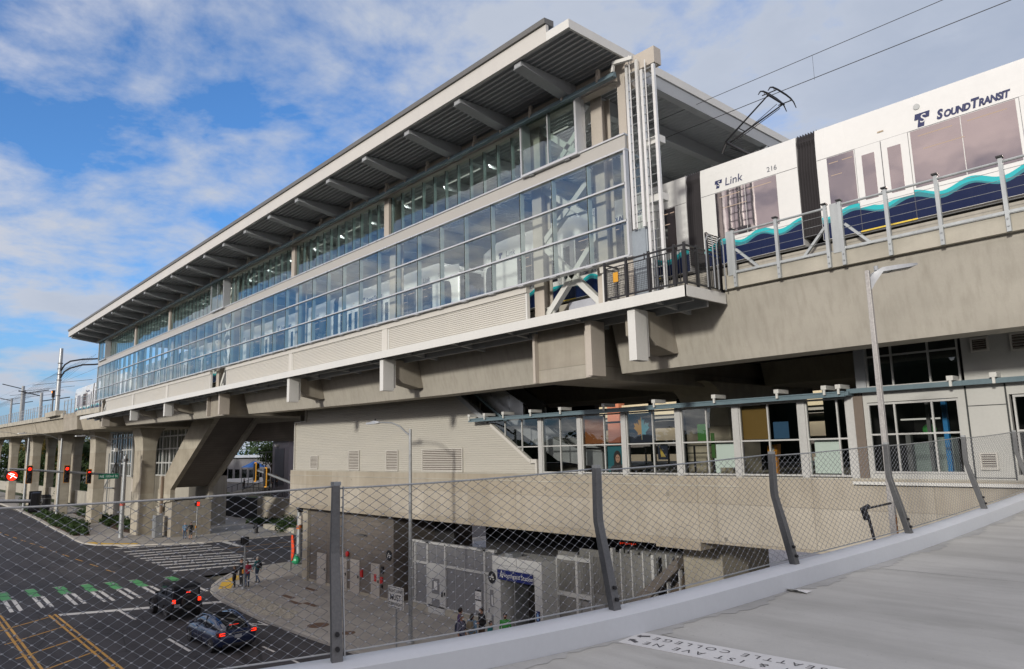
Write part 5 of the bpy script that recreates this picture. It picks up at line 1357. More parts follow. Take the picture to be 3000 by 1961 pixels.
# lift tower, stairs, tent and people across the side street, framed by the stair housing
t = thing('lift_tower', 'grey lift tower with a dark door behind the plaza stairs', 'building', (-101,45.5,0)); GT = paint('tower_grey', (.20,.19,.215), .6)
build('wall', MB().box(-103.6,-98.1,45,49,2,10.7), GT, t); build('door', MB().box(-102.7,-99.6,44.93,45,4.4,9.6), paint('tower_door', (.09,.095,.115), .5), t)
build('roof', MB().box(-104,-97.5,44.6,49.4,10.7,11.0), paint('tower_roof', (.3,.3,.32), .6), t)
build('camera', MB().box(-102.2,-101.6,44.6,45,9.9,10.2), WHITE, t)
t = thing('plaza_stairs', 'broad grey stairs climbing to the upper plaza behind the street corner', 'stairs', (-108,42,0))
b = MB()
for k in range(10): b.box(-111,-104,41.2+k*.5,46.1,2.9+k*.15,3.05+k*.15)
build('steps', b, CON, t)
b = MB()
for x in (-111.1,-105): b.beam((x,41.2,3.9),(x,46,5.4),.07,.07)
for x in (-111.1,-105):
    for k in range(6): b.box(x-.03,x+.03,41.2+k*.8,41.26+k*.8,3.0+k*.25,3.9+k*.25)
build('handrail', b, BLACK, t)
t = thing('retaining_wall', 'concrete retaining wall with a low footing behind the far pavement', 'wall', (-93,40,0))
build('wall', MB().box(-98,-78,40.6,41.1,0,3.2), CON_P, t); build('shade_panel', MB().box(-114,-98.02,40.7,41.1,0,2.9), DARK, t); build('footing', MB().box(-86.4,-78,36.6,37.2,0,.55), CON_L, t)  # the near-black panel stands in for the shade below the plaza stairs
t2 = thing('plaza_railing', 'dark railing along the upper plaza behind the retaining wall', 'railing', (-94,46,4.4))
rb = MB(); rb.box(-104,-80,41.0,41.05,4.25,4.32); x = -104
while x < -80: rb.box(x-.02,x+.02,41.0,41.05,3.3,4.25); x += .5
build('bars', rb, BLACK, t2)
t = thing('canopy_tent', 'bright blue canopy tent on the upper plaza', 'tent', (-111.4,45.5,4.4))
b = MB(); b.loft([[(-112.9,44,6.9),(-110,44,6.9),(-110,47,6.9),(-112.9,47,6.9)],[(-111.5,45.4,7.8),(-111.4,45.4,7.8),(-111.4,45.6,7.8),(-111.5,45.6,7.8)]]); build('canopy', b, paint('tent_blue', (.02,.16,.55), .5), t)
b = MB()
for x, y in ((-112.8,44.1),(-110.1,44.1),(-112.8,46.9),(-110.1,46.9)): b.box(x-.04,x+.04,y-.04,y+.04,4.4,6.9)
build('pole', b, GALV, t)
t = thing('plaza_lamp', 'double headed plaza lamp in front of the lift tower', 'lamp', (-103.6,44,4.4)); build('pole', MB().cyl((-103.6,44,3),(-103.6,44,9.2),.09,8), GALV_D, t); build('head', MB().box(-105.4,-101.8,43.8,44.2,9.1,9.2), GALV_D, t)
t = thing('bus_shelter', 'long dark framed shelter with a pale roof behind the plaza trees', 'shelter', (-112,60,4.4))
build('roof', MB().box(-126,-104,58,62,10.6,11.4), paint('pale_roof', (.5,.55,.62), .5), t)
b = MB()
for x in range(-125,-103,3): b.box(x-.14,x+.14,58,58.3,4,10.6)
build('post', b, BLACK, t); build('back_wall', MB().box(-126,-104,62,62.3,4,10.4), paint('shelter_wall', (.22,.22,.23), .7), t)
build_terr = struct('upper_plaza', MB().box(-140,-98,46.1,80,4.2,4.4), PAVE)
t = thing('cross_bridge', 'dark concrete bridge over the side street between the stair housing and the corrugated wall', 'bridge', (-65,36,10.3))
build('girder', MB().box(-82,-49.7,30.5,44,10.3,13.4), CON_B, t)
# glazed service tower behind the columns at the left
t = thing('glazed_stair_tower', 'stair tower with pale gridded windows beside the arched columns', 'building', (-115,31,0))
b = MB(); b.box(-130,-109.5,27.7,33,0,6.2); b.box(-130,-121.2,27.7,33,6.2,13.0); b.box(-109.6,-97,31.2,36,0,6.2); b.box(-98.2,-97,31.2,36,6.2,12.6); b.box(-130,-97,35,36,6.2,13); build('wall', b, CON, t)
for x0, x1, yy in ((-121.1,-109.7,27.6),(-111,-98.3,31.0)):
    b = MB(); n = 4
    for k in range(n+1): x = x0+(x1-x0)*k/n; b.box(x-.2,x+.2,yy-.1,yy+.1,6.2,12.6)
    for k in range(n): x = x0+(x1-x0)*(k+.5)/n; b.box(x-.07,x+.07,yy-.06,yy+.06,6.2,12.6)
    for z in (6.3,8.0,9.9,11.6,12.5): b.box(x0,x1,yy-.08,yy+.08,z-.09,z+.09)
    f = build('window', b, LOB, t); build('glass', MB().quad((x0,yy+.02,6.2),(x1,yy+.02,6.2),(x1,yy+.02,12.6),(x0,yy+.02,12.6)), GLASS_C, f)
    build('gutter', MB().box(x0-1.2,x1+.6,yy-.5,yy-.15,12.5,12.85), TEALP, t)
b = MB(); b.box(-107.9,-105.9,27.2,27.7,4.3,6.0); build('wall_cabinet', b, BEIGE, t)
b = MB(); b.beam((-127.5,27.5,2),(-117,27.4,8.5),.14,.14); b.beam((-128,27.5,4.4),(-118,27.4,4.5),.14,.14); b.beam((-121.5,27.4,0),(-121.5,27.4,9.5),.14,.14); build('trellis', b, GALV, t)
# ------------------------------------------------------------------ street furniture
LED = paint('lamp_head_grey', (.38,.40,.42), .4, metal=.3)
RUSTG = paint('streaked_pole', (.40,.39,.38), .5, metal=.3, var=.35, scale=3, dirt=(3,3,.15))
t = thing('street_lamp', 'rust streaked square lamp post standing close behind the bridge fence with a flat lamp head', 'street lamp', (-5.60,14.62,0), group='street lamps')
b = MB()
px0, py0 = -5.60, 14.62
b.loft([[(px0+a*r, py0+c*r, z) for a, c in ((-1,-1),(1,-1),(1,1),(-1,1))] for z, r in ((0,.085),(6,.058),(12.15,.04))]); build('pole', b, RUSTG, t, bevel=.008)
b = MB(); b.box(px0+.05,px0+.066,py0-.02,py0+.02,5,7.4); build('rust_streak', b, paint('rust_orange', (.25,.12,.05), .8, var=.4, scale=9), t)
b = MB(); 
ax = Vector((.66,.72,0)).normalized(); pv = Vector((-ax.y,ax.x,0))
def lp(u, v, z): q = Vector((px0,py0,0)) + ax*u + pv*v; return (q.x,q.y,z)
b.loft([[lp(u,-w,z0),lp(u,w,z0),lp(u,w*.9,z1),lp(u,-w*.9,z1)] for u, w, z0, z1 in ((.02,.06,11.75,12.0),(.10,.07,11.88,12.1),(.25,.13,12.10,12.19),(.5,.17,12.13,12.22),(.8,.15,12.18,12.25),(.97,.08,12.23,12.27),(1.0,.03,12.25,12.27))]); build('lamp_head', b, LED, t, smooth=True)
b = MB(); b.loft([[lp(u,-w,z),lp(u,w,z),lp(u,w,z+.01),lp(u,-w,z+.01)] for u, w, z in ((.45,.1,12.115),(.85,.09,12.175))]); build('lens', b, paint('lamp_lens', (.12,.12,.13), .2), t)
b = MB(); b.cyl(lp(.18,0,12.15), lp(.18,0,12.24), .04, 10); build('photocell', b, LED, t)
def cobra(label, x, y, z, dx_, dy_, zt, r=.10, base=0.0, zdrop=.0):
    t = thing('street_lamp', label, 'street lamp', (x,y,base), group='street lamps')
    build('pole', MB().tube([(x,y,base),(x,y,z)], [r,r*.7], 12), GALV, t)
    d = Vector((dx_,dy_,0)); n = d.normalized()
    pts = [Vector((x,y,z-.3))+d*f+Vector((0,0,h)) for f, h in ((0,0),(.12,.16*(zt-z+.5)),(.3,.55*(zt-z+.4)),(.55,.85*(zt-z+.35)),(.8,zt-z+.28),(1,zt-z+.3))]
    build('arm', MB().tube(pts, [.05,.045,.042,.038,.034,.03], 8), GALV, t)
    e = pts[-1]; s = Vector((-n.y,n.x,0))
    b = MB(); b.loft([[tuple(e+n*u+s*(-w)+Vector((0,0,z0))), tuple(e+n*u+s*w+Vector((0,0,z0))), tuple(e+n*u+s*w*.8+Vector((0,0,z1))), tuple(e+n*u-s*w*.8+Vector((0,0,z1)))] for u, w, z0, z1 in ((-.15,.05,-.03,.04),(.05,.13,-.06,.09),(.35,.15,-.07,.10),(.45,.17,-.07,.05),(.95,.15,-.06,.03),(1.05,.06,-.04,.0))])
    build('lamp_head', b, LED, t); build('photocell', MB().cyl(tuple(e+n*.25+Vector((0,0,.08))), tuple(e+n*.25+Vector((0,0,.22))), .04, 8), BLACK, t)
    build('pole_base', MB().lathe([(r*2,0),(r*2,.04),(r*1.3,.1)], (x,y,base), 12), GALV, t)
    return t
cobra('tall curved arm street lamp on the plaza in front of the corrugated wall', -29.4, 19.65, 9.85, -3.0, 0, 10.3)
cobra('curved arm street lamp behind the street name sign, over the glazed stair tower', -91.2, 22.3, 9.2, 0, -4.2, 11.3, .16)
cobra('slim curved arm street lamp on the far pavement beside the second signal', -126.5, 22.0, 11.9, 0, -4.6, 12.7, .2)
cobra('farthest curved arm street lamp beside the left signal', -157, 22.1, 12.9, 0, -5.4, 13.9, .22)
# right lane sign
t = thing('lane_sign', 'white road sign reading RIGHT LANE MUST TURN RIGHT on a thin post', 'road sign', (-27.65,17.75,0))
build('post', MB().box(-27.69,-27.62,17.74,17.79,-.1,2.95), GALV, t); build('plate', MB().box(-28.24,-27.03,17.70,17.73,2.10,3.0), WHITE, t, bevel=.004)
b = MB(); b.box(-28.19,-27.08,17.694,17.70,2.13,2.15); b.box(-28.19,-27.08,17.694,17.70,2.95,2.97); b.box(-28.19,-28.17,17.694,17.70,2.15,2.95); b.box(-27.1,-27.08,17.694,17.70,2.15,2.95); build('border', b, INK, t)
for txt, z, s in (('RIGHT LANE', 2.81, .185), ('MUST', 2.54, .34), ('TURN RIGHT', 2.27, .185)): build('lettering', wall_text(txt, s, -27.635, 17.693, z, bold=.02), INK, t)
# traffic signals
YEL = paint('signal_yellow', (.60,.25,.02), .5)
LENS_OFF = paint('dark_lens', (.02,.022,.022), .2)
def signal(label, x, y, z, sec=3, arrow=False, face=1, border=YEL, s=1.0):
    """hangs on a mast arm and faces +X (towards the viewer)"""
    t = thing('traffic_signal', label, 'traffic signal', (x,y,z), group='traffic signals')
    w = .19*s; h = .28*sec*s
    build('backplate', MB().box(x-.03,x,y-w-.05,y+w+.05,z-h-.05,z+h+.05), BLACK, t)
    b = MB(); 
    for a in ((y-w-.09,y-w-.05,z-h-.09,z+h+.09),(y+w+.05,y+w+.09,z-h-.09,z+h+.09)): b.box(x-.02,x+.012,*a)
    b.box(x-.02,x+.012,y-w-.05,y+w+.05,z+h+.05,z+h+.09); b.box(x-.02,x+.012,y-w-.05,y+w+.05,z-h-.09,z-h-.05); build('border', b, border, t)
    build('housing', MB().box(x+.02,x+.12,y-w,y+w,z-h,z+h), BLACK, t)
    for k in range(sec):
        zc = z + (sec-1)*.28*s - k*.56*s
        b = MB()
        if k == 0 and arrow:
            b.box(x+.12,x+.14,y-.03,y+.14,zc-.045,zc+.045); b.add([(x+.14,y-.02,zc+.13),(x+.14,y-.16,zc),(x+.14,y-.02,zc-.13)],[(0,1,2)])
        else: b.cyl((x+.12,y,zc),(x+.14,y,zc),.17*s,14)
        build('lens', b, RED if k == 0 else LENS_OFF, t)
        b = MB(); n = 9; rg = []
        for e in (x+.12, x+.42): rg.append([(e, y+.19*s*cos(pi*q/n), zc+.19*s*sin(pi*q/n)) for q in range(n+1)])
        b.loft(rg, cap=False, closed=False); build('visor', b, BLACK, t)
    return t
t = thing('signal_mast', 'grey signal mast whose long arm reaches over the avenue', 'signal mast', (-90.7,22.1,0))
build('pole', MB().tube([(-90.7,22.1,-.05),(-90.7,22.1,9.0)], [.26,.2], 14), GALV, t); build('mast_arm', MB().tube([(-90.9,22,6.85),(-90.9,16,7.45),(-90.9,11.3,7.95)], [.16,.13,.09], 10), GALV, t)
build('camera', MB().box(-90.9,-90.4,20.9,21.2,9.5,9.9), WHITE, t); build('collar', MB().lathe([(.36,0),(.36,.3)], (-90.7,22.1,8.4), 12), GALV_D, t); build('band', MB().lathe([(.28,0),(.28,.25)], (-90.7,22.1,3.5), 12), paint('red_sticker', (.45,.08,.05), .5), t)
signal('signal with a lit red ball near the tip of the mast arm', -90.6, 13.03, 7.30)
signal('signal with a lit red ball in the middle of the mast arm', -90.6, 16.42, 7.22)
signal('smaller signal with a lit red arrow next to the street name sign', -90.6, 18.56, 6.88, arrow=True, s=.82)
t = thing('turn_ban_sign', 'round lit red no turn sign at the tip of the mast arm', 'signal', (-90.6,11.5,6.6))
build('plate', MB().box(-90.65,-90.6,11.0,12.1,6.72,7.72), BLACK, t); build('red_disc', MB().cyl((-90.6,11.55,7.2),(-90.57,11.55,7.2),.46,20), RED, t)
b = MB(); b.beam((-90.56,11.2,7.45),(-90.56,11.95,7.0),.05,.10,(1,0,0)); b.beam((-90.555,11.4,7.0),(-90.555,11.7,7.35),.05,.1,(1,0,0)); b.beam((-90.555,11.35,7.5),(-90.555,11.75,7.35),.05,.1,(1,0,0)); build('symbol', b, lamp('white_led', (1,.9,.9), 3), t)
t = thing('street_name_sign', 'green street name sign reading NE 103rd St on the mast arm', 'street sign', (-90.6,20.45,6.5))
build('board', MB().box(-90.62,-90.58,19.5,21.5,6.52,7.08), paint('sign_green', (.01,.16,.09), .4), t)
build('lettering', text_mb('NE 103rd St', .36, lambda u, v: (-90.57, 20.5+u, 6.8+v)), lamp('glowing_white', (.8,.85,.8), .5), t)  # the letters emit light of their own so that they read bright
t = thing('signal_mast', 'grey signal mast arm entering from the left edge over the avenue', 'signal mast', (-36.3,-2,0)); build('mast_arm', MB().tube([(-37.6,-2,7.28),(-37.2,4.2,7.13),(-36.2,5.75,7.08)], [.09,.08,.075], 10), GALV, t); build('pole', MB().tube([(-37.6,-2,-.1),(-37.6,-2,8)], [.2,.16], 12), GALV, t)
t = thing('traffic_signal', 'back of a black traffic signal at the end of the nearer mast arm', 'traffic signal', (-36.25,5.5,6.6), group='traffic signals')
build('housing', MB().lathe([(.10,6.66),(.19,6.7),(.19,7.42),(.1,7.46)], (-36.25,5.52,0), 10), BLACK, t); build('backplate', MB().box(-36.5,-36.45,5.3,5.74,6.62,7.5), BLACK, t)
t = thing('signal_mast', 'corner signal mast whose arm runs over the side street', 'signal mast', (-57.85,27.6,0))
build('pole', MB().tube([(-57.85,27.6,-.05),(-57.85,27.6,6.2)], [.2,.17], 12), GALV, t); build('mast_arm', MB().tube([(-57.9,27.6,6.1),(-64,27.6,7.0),(-67.3,27.6,7.4)], [.13,.11,.09], 10), GALV, t)
build('band', MB().lathe([(.22,0),(.22,.3)], (-57.85,27.6,2.6), 12), paint('orange_sticker', (.55,.15,.03), .5), t); build('control_box', MB().box(-57.6,-57.15,27.4,27.9,3.0,3.7), BEIGE, t)
b = MB(); b.box(-57.5,-57.3,27.3,27.7,4.0,4.6); b.cyl((-57.4,27.2,4.4),(-57.4,27.32,4.4),.22,10); build('side_signal', b, BLACK, t)
for x, z, l in ((-67.0,7.2,'yellow bordered signal seen edge on, higher one over the side street'),(-64.6,6.75,'yellow bordered signal seen edge on, lower one over the side street')):
    t = thing('traffic_signal', l, 'traffic signal', (x,27.6,z), group='traffic signals')
    build('housing', MB().box(x-.35,x-.02,27.4,27.5,z-.8,z+.8), BLACK, t)
    b = MB()
    for k in range(3): b.lathe([(.3,0),(.26,.3)], (x-.1,27.5,z-.55+k*.55), 10, 'y')
    build('visor', b, paint('olive_visor', (.10,.09,.05), .6), t)
    b = MB(); b.box(x+.2,x+.32,27.40,27.46,z-.9,z+.9); b.box(x-.1,x+.2,27.40,27.46,z+.8,z+.9); b.box(x-.1,x+.2,27.40,27.46,z-.9,z-.8); build('border', b, paint('bright_border', (.75,.36,.03), .5), t)
def ped_signal(label, x, y, zh, facing):
    t = thing('pedestrian_signal', label, 'pedestrian signal', (x,y,0), group='pedestrian signals')
    build('post', MB().tube([(x,y,0),(x,y,zh-.25)], .06, 10), GALV, t); build('foot', MB().lathe([(.2,0),(.2,.04),(.1,.14)], (x,y,0), 12), GALV, t)
    build('head', MB().box(x-.22,x+.22,y-.18,y+.18,zh-.26,zh+.26), BLACK, t, bevel=.03)
    b = MB()
    b.box(x-.17,x+.17,y-.25,y-.18,zh-.2,zh-.17); b.box(x-.2,x-.17,y-.25,y-.18,zh-.2,zh+.22); b.box(x+.17,x+.2,y-.25,y-.18,zh-.2,zh+.22)
    build('visor', b, BLACK, t)
    if facing: build('lens', MB().box(x+.22,x+.235,y-.13,y+.13,zh-.2,zh+.2), RED, t); 
    build('push_button', MB().box(x-.09,x+.09,y-.12,y-.06,1.0,1.25), YEL, t)
ped_signal('pedestrian signal with a dark head beside the waiting family', -49.1, 19.6, 3.1, False)
ped_signal('pedestrian signal with a lit red hand across the side street', -83.6, 27.9, 3.6, True)
t = thing('flag_stake', 'orange warning flag hanging from a short stake at the corner', 'flag', (-53.8,25.1,0))
build('stake', MB().box(-53.86,-53.78,25.05,25.12,0,2.1), GALV_D, t)
b = MB(); rr = random.Random(2)
b.loft([[(-53.83+.05*sin(v*5), 25.1+.05*cos(k*2+v*3)+.08*k*.2, 1.1+v*1.5) if False else (-53.75+.62*k/5*(.35+.65*sin(pi*min(.98,v*.95+.02)))+.05*sin(v*7+k), 25.05+.09*sin(k*1.9+v*3), .75+v*1.9) for k in range(6)] for v in [q/8 for q in range(9)]], cap=False, closed=False)
build('cloth', b, paint('orange_cloth', (.72,.07,.012), .8), t)
single('green_bag', MB().ball((-56.4,26.7,.33),.42,1,.8,.85,12,8).ball((-56.3,26.7,.7),.15,1,1,1), paint('green_plastic', (.02,.28,.12), .4), 'bright green plastic bag at the foot of the corner signal mast', 'bag')
t = thing('fire_hydrant', 'dark fire hydrant on the pavement across the side street', 'hydrant', (-82.1,34,0))
build('barrel', MB().lathe([(.3,0),(.3,.08),(.19,.1),(.19,.75),(.24,.78),(.24,.85),(.17,1.0),(.05,1.08),(.05,1.15)], (-82.1,34,0), 12), BLACK, t); build('outlet', MB().cyl((-82.45,34,.6),(-81.75,34,.6),.11,10).cyl((-82.1,33.65,.6),(-82.1,34,.6),.14,10), BLACK, t)
t = thing('signal_cabinet', 'pale signal controller cabinet beside the first arched column', 'cabinet', (-87.3,24.9,0)); build('case', MB().box(-88.1,-87.0,24.6,25.4,0,2.4), GALV, t, bevel=.03); build('door', MB().box(-88.0,-87.1,24.57,24.6,.2,2.3), GALV, t)
t = thing('utility_post', 'rust brown square post between the column and the stair housing', 'post', (-88.6,25.2,0)); build('shaft', MB().box(-88.75,-88.35,25.45,25.65,2.4,6.6), paint('brown_post', (.20,.15,.11), .7), t); build('cap', MB().box(-88.8,-88.3,25.4,25.7,6.6,6.7), BEIGE, t)
t = thing('twin_lamp', 'slim T shaped lamp on the far pavement between the columns', 'lamp', (-133,29,0)); build('pole', MB().cyl((-133,29,0),(-133,29,6.9),.12,8), GALV, t); build('head', MB().box(-133.3,-132.7,28.1,29.9,6.8,7.0), GALV, t); build('foot', MB().lathe([(.45,0),(.45,.5),(.2,.6)], (-133,29,0), 10), CON_L, t)
t = thing('bike_rack', 'low row of metal hoops for bicycles beside the far pavement', 'bike rack', (-117,27.2,0))
b = MB()
for k in range(5): b.tube([(-121+k*1.1,28,0),(-121+k*1.1,28,.9),(-120.7+k*1.1,28.5,1.0),(-120.4+k*1.1,29,.9),(-120.4+k*1.1,29,0)], .05, 6)
build('hoops', b, GALV_D, t)
t = thing('litter_bin', 'round dark bin at the kerb planting left of the mast', 'bin', (-151,24.2,0)); build('drum', MB().lathe([(.9,0),(1.1,1.0),(1.1,2.5),(.8,2.7)], (-151,24.2,0), 14), BLACK, t); build('rim', MB().lathe([(1.15,0),(1.15,.15)], (-151,24.2,2.0), 14), GALV_D, t)
t = thing('floodlight', 'small black floodlight on a bent arm outside the bridge fence', 'floodlight', (-4.32,10.4,7.0))
build('arm', MB().tube([(-4.26,10.55,7.1),(-4.33,10.45,7.78)], [.022,.022], 8), BLACK, t); build('head', MB().tube([(-4.34,10.43,7.72),(-4.36,10.4,7.86),(-4.33,10.5,7.90)], [.045,.05,.03], 8).tube([(-4.36,10.4,7.86),(-4.12,10.75,7.93)], .015, 6), BLACK, t)

# ------------------------------------------------------------------ vehicles
CARB = paint('dark_blue_metallic', (.016,.027,.075), .2, metal=.25, var=.04, coat=.45)
JEEPB = paint('black_car_paint', (.012,.014,.02), .42, var=.05, spec=.35)
CGL = dark_glass('car_glass', (.008,.009,.012), .10, (.8,.85,.95))
RIM = paint('alloy_rim', (.45,.46,.48), .25, metal=.8)
PLATE = paint('licence_plate', (.35,.37,.40), .5)
def wheel(t, x, y, r, w):
    s = 1 if y > 0 else -1
    o = bpy.data.objects.new('wheel', None); link(o, t); o.location = (x,y,r); 
    build('tyre', MB().lathe([(r*.62,-w/2),(r*.95,-w/2),(r,-w/2+.03),(r,w/2-.03),(r*.95,w/2),(r*.62,w/2)], (0,0,0), 20, 'y'), RUBBER, o, local=True)
    b = MB(); b.lathe([(r*.64,s*w*.28),(r*.60,s*w*.40)], (0,0,0), 18, 'y') 
    for k in range(5):
        a = 2*pi*k/5; b.beam((.05*cos(a), s*w*.46, .05*sin(a)), (r*.6*cos(a), s*w*.46, r*.6*sin(a)), .05, .03, (0,1,0))
    b.cyl((0,s*w*.3,0),(0,s*w*.5,0),.07,10); build('rim', b, RIM, o, local=True)
def car_body(st):
    """st: rows of (x, half width at floor, at hip, at shoulder, z floor, z hip, z shoulder, z top)"""
    rg = []
    for x, w0, w1, w2, z0, z1, z2, z3 in st:
        h = [(0,z0),(w0,z0),(w1*.985,z0+.12),(w1,z1),(w2*1.0,z2-.03),(w2*.94,z2),(w2*.6,z2+(z3-z2)*.75),(0,z3)]
        rg.append([(x,-a,c) for a, c in h] + [(x,a,c) for a, c in h[-2:0:-1]])
    b = MB(); b.loft(rg); return b
t = thing('parked_car', 'dark blue fastback car waiting behind the black off roader with lit tail lamps', 'car', (-36.75,13.55,RZ), pi, group='cars waiting at the stop line')
B = lambda n, mb, m, p=None, **k: build(n, mb, m, p or t, local=True, **k)
st = [(-2.36,.70,.78,.74,.38,.62,.80,.84),(-2.28,.76,.88,.84,.30,.62,.93,.98),(-1.9,.80,.93,.86,.24,.62,.98,1.04),(-1.4,.82,.94,.86,.20,.62,.96,1.0),(-.5,.82,.93,.86,.18,.60,.93,.97),(.5,.82,.93,.87,.18,.60,.92,.96),(1.2,.82,.93,.86,.2,.60,.90,.95),(1.8,.80,.92,.80,.22,.58,.80,.86),(2.2,.72,.84,.70,.26,.52,.68,.73),(2.36,.58,.66,.55,.34,.48,.58,.6)]
body = B('body', car_body(st), CARB, fix=True, smooth='full')
def green(rows):
    rg = []
    for x, w0, z0, w1, z1 in rows: rg.append([(x,-w0,z0),(x,-(w0*.4+w1*.6),z0+(z1-z0)*.6),(x,-w1,z1-.025),(x,-w1*.55,z1),(x,w1*.55,z1),(x,w1,z1-.025),(x,(w0*.4+w1*.6),z0+(z1-z0)*.6),(x,w0,z0)])
    b = MB(); b.loft(rg); return b
rows = [(-2.12,.74,.95,.60,1.02),(-1.6,.80,.95,.60,1.24),(-1.1,.82,.93,.60,1.37),(-.5,.83,.92,.60,1.44),(.1,.83,.91,.60,1.445),(.55,.83,.90,.60,1.38),(1.0,.82,.89,.62,1.20),(1.45,.78,.88,.66,.96)]
B('glasshouse', green(rows), CGL, fix=True, smooth='full')
for s in (-1, 1):
    b = MB(); b.tube([(x, s*(w1+.015), z1-.02) for x, w0, z0, w1, z1 in rows], .035, 6); B('roof_rail', b, CARB)
    b = MB(); b.beam((-.28,s*.81,.95),(-.15,s*.63,1.40),.08,.03,(0,1,0)); B('door_pillar', b, BLACK)
    b = MB(); b.ball((1.0,s*1.0,1.0),.11,.7,1,.7,10,6); B('door_mirror', b, CARB)
    b = MB(); b.prism([(-2.33,.78),(-2.0,.84),(-2.02,.96),(-2.27,.94)], 'y', s*.60, s*.90); tl = B('tail_lamp', b, paint('lamp_housing', (.1,.01,.01), .2))
    b = MB(); b.box(-2.375,-2.345,s*.60,s*.82,.83,.86); b.box(-2.375,-2.345,s*.60,s*.82,.92,.95) ; b.box(-2.375,-2.33,s*.82-.015,s*.82+.015,.83,.95); B('brake_lamp', b, REDL, tl)
    B('door_handle', MB().box(-.6,-.4,s*.93,s*.945,.82,.84), CARB); B('door_seam', MB().box(-.30,-.285,s*.92,s*.938,.3,.9), BLACK)
B('high_brake_lamp', MB().box(-1.83,-1.79,-.22,.22,1.12,1.15), REDL)
B('number_plate', MB().box(-2.385,-2.36,-.16,.16,.66,.80), PLATE); B('bumper', MB().box(-2.40,-2.3,-.7,.7,.30,.45), BLACK, bevel=.03); B('tail_trim', MB().box(-2.375,-2.33,-.58,.58,.87,.90), RIM)
for x in (-1.45,1.43):
    for y in (-.82,.82): wheel(t, x, y, .34, .24)
t = thing('parked_car', 'black boxy off roader with a spare wheel on its back, first at the stop line', 'car', (-45.25,14.1,RZ), pi, group='cars waiting at the stop line')
b = MB(); b.loft([[(x,-w,z0),(x,-w,z1-.06),(x,-w+.05,z1),(x,w-.05,z1),(x,w,z1-.06),(x,w,z0)] for x, w, z0, z1 in ((-1.95,.76,.55,1.18),(-1.9,.78,.48,1.2),(.35,.78,.45,1.18),(.45,.74,.5,1.16),(1.75,.62,.55,1.12),(1.85,.58,.6,1.08))]); B('body', b, JEEPB, fix=True)
b = MB(); b.loft([[(x,-w,1.19),(x,-w+.05,z),(x,w-.05,z),(x,w,1.19)] for x, w, z in ((-1.93,.74,1.76),(-1.86,.75,1.82),(.05,.74,1.84),(.2,.73,1.80),(.62,.72,1.2))]); top = B('hard_top', b, JEEPB, fix=True)
b = MB(); b.box(-1.965,-1.93,-.60,.60,1.27,1.68); B('rear_window', b, CGL, top)
for s in (-1, 1):
    b = MB()
    for x0, x1 in ((-1.75,-.95),(-.85,-.05)): b.loft([[(x0,s*.765,1.25),(x1,s*.765,1.25),(x1,s*.735,1.70),(x0,s*.735,1.70)],[(x0,s*.75,1.25),(x1,s*.75,1.25),(x1,s*.72,1.70),(x0,s*.72,1.70)]])
    B('side_window', b, CGL, top, fix=True)
    for x in (-1.25,1.25):
        b = MB(); n = 8; rg = []
        for k in range(n+1):
            a = pi*k/n; rg.append([(x+.50*cos(a),s*.72,.45+.42*sin(a)),(x+.50*cos(a),s*.94,.45+.42*sin(a)),(x+.45*cos(a),s*.94,.45+.38*sin(a)),(x+.45*cos(a),s*.72,.45+.38*sin(a))])
        B('fender_flare', b.loft(rg), BLACK, fix=True)
    B('tail_lamp', MB().box(-1.99,-1.95,s*.60,s*.76,.92,1.12), REDL); B('door_mirror', MB().box(.25,.35,s*.85,s*1.02,1.15,1.35), BLACK, bevel=.02)
    B('roll_edge', MB().beam((-1.9,s*.72,1.80),(.1,s*.70,1.83),.04,.03), JEEPB); B('door_seam', MB().box(-.92,-.905,s*.775,s*.785,.55,1.2), BLACK)
sw = B('spare_wheel', MB().lathe([(.20,-2.0),(.36,-2.0),(.38,-2.05),(.38,-2.18),(.34,-2.22),(.2,-2.22)], (0,-.06,.98), 20, 'x'), RUBBER); B('wheel_cover', MB().lathe([(.22,-2.20),(.2,-2.24),(.05,-2.26)], (0,-.06,.98), 16, 'x'), JEEPB, sw)
B('high_brake_lamp', MB().box(-2.0,-1.96,-.16,.04,1.42,1.47), REDL); B('number_plate', MB().box(-2.0,-1.97,.36,.66,.70,.86), PLATE); B('bumper', MB().box(-2.1,-1.93,-.75,.75,.5,.66), BLACK, bevel=.03)
for x in (-1.25,1.25):
    for y in (-.78,.78): wheel(t, x, y, .40, .27)
def far_car(label, x, y, rz, c, z=0):
    global t
    t = thing('parked_car', label, 'car', (x,y,z), rz, group='cars parked beyond the columns')
    B('body', car_body(st), c, fix=True, smooth='full'); B('glasshouse', green(rows), CGL, fix=True, smooth='full')
    for xx in (-1.45,1.43):
        for yy in (-.82,.82): wheel(t, xx, yy, .34, .24)
far_car('dark car parked behind the second and third columns', -150, 41, pi/2, JEEPB)
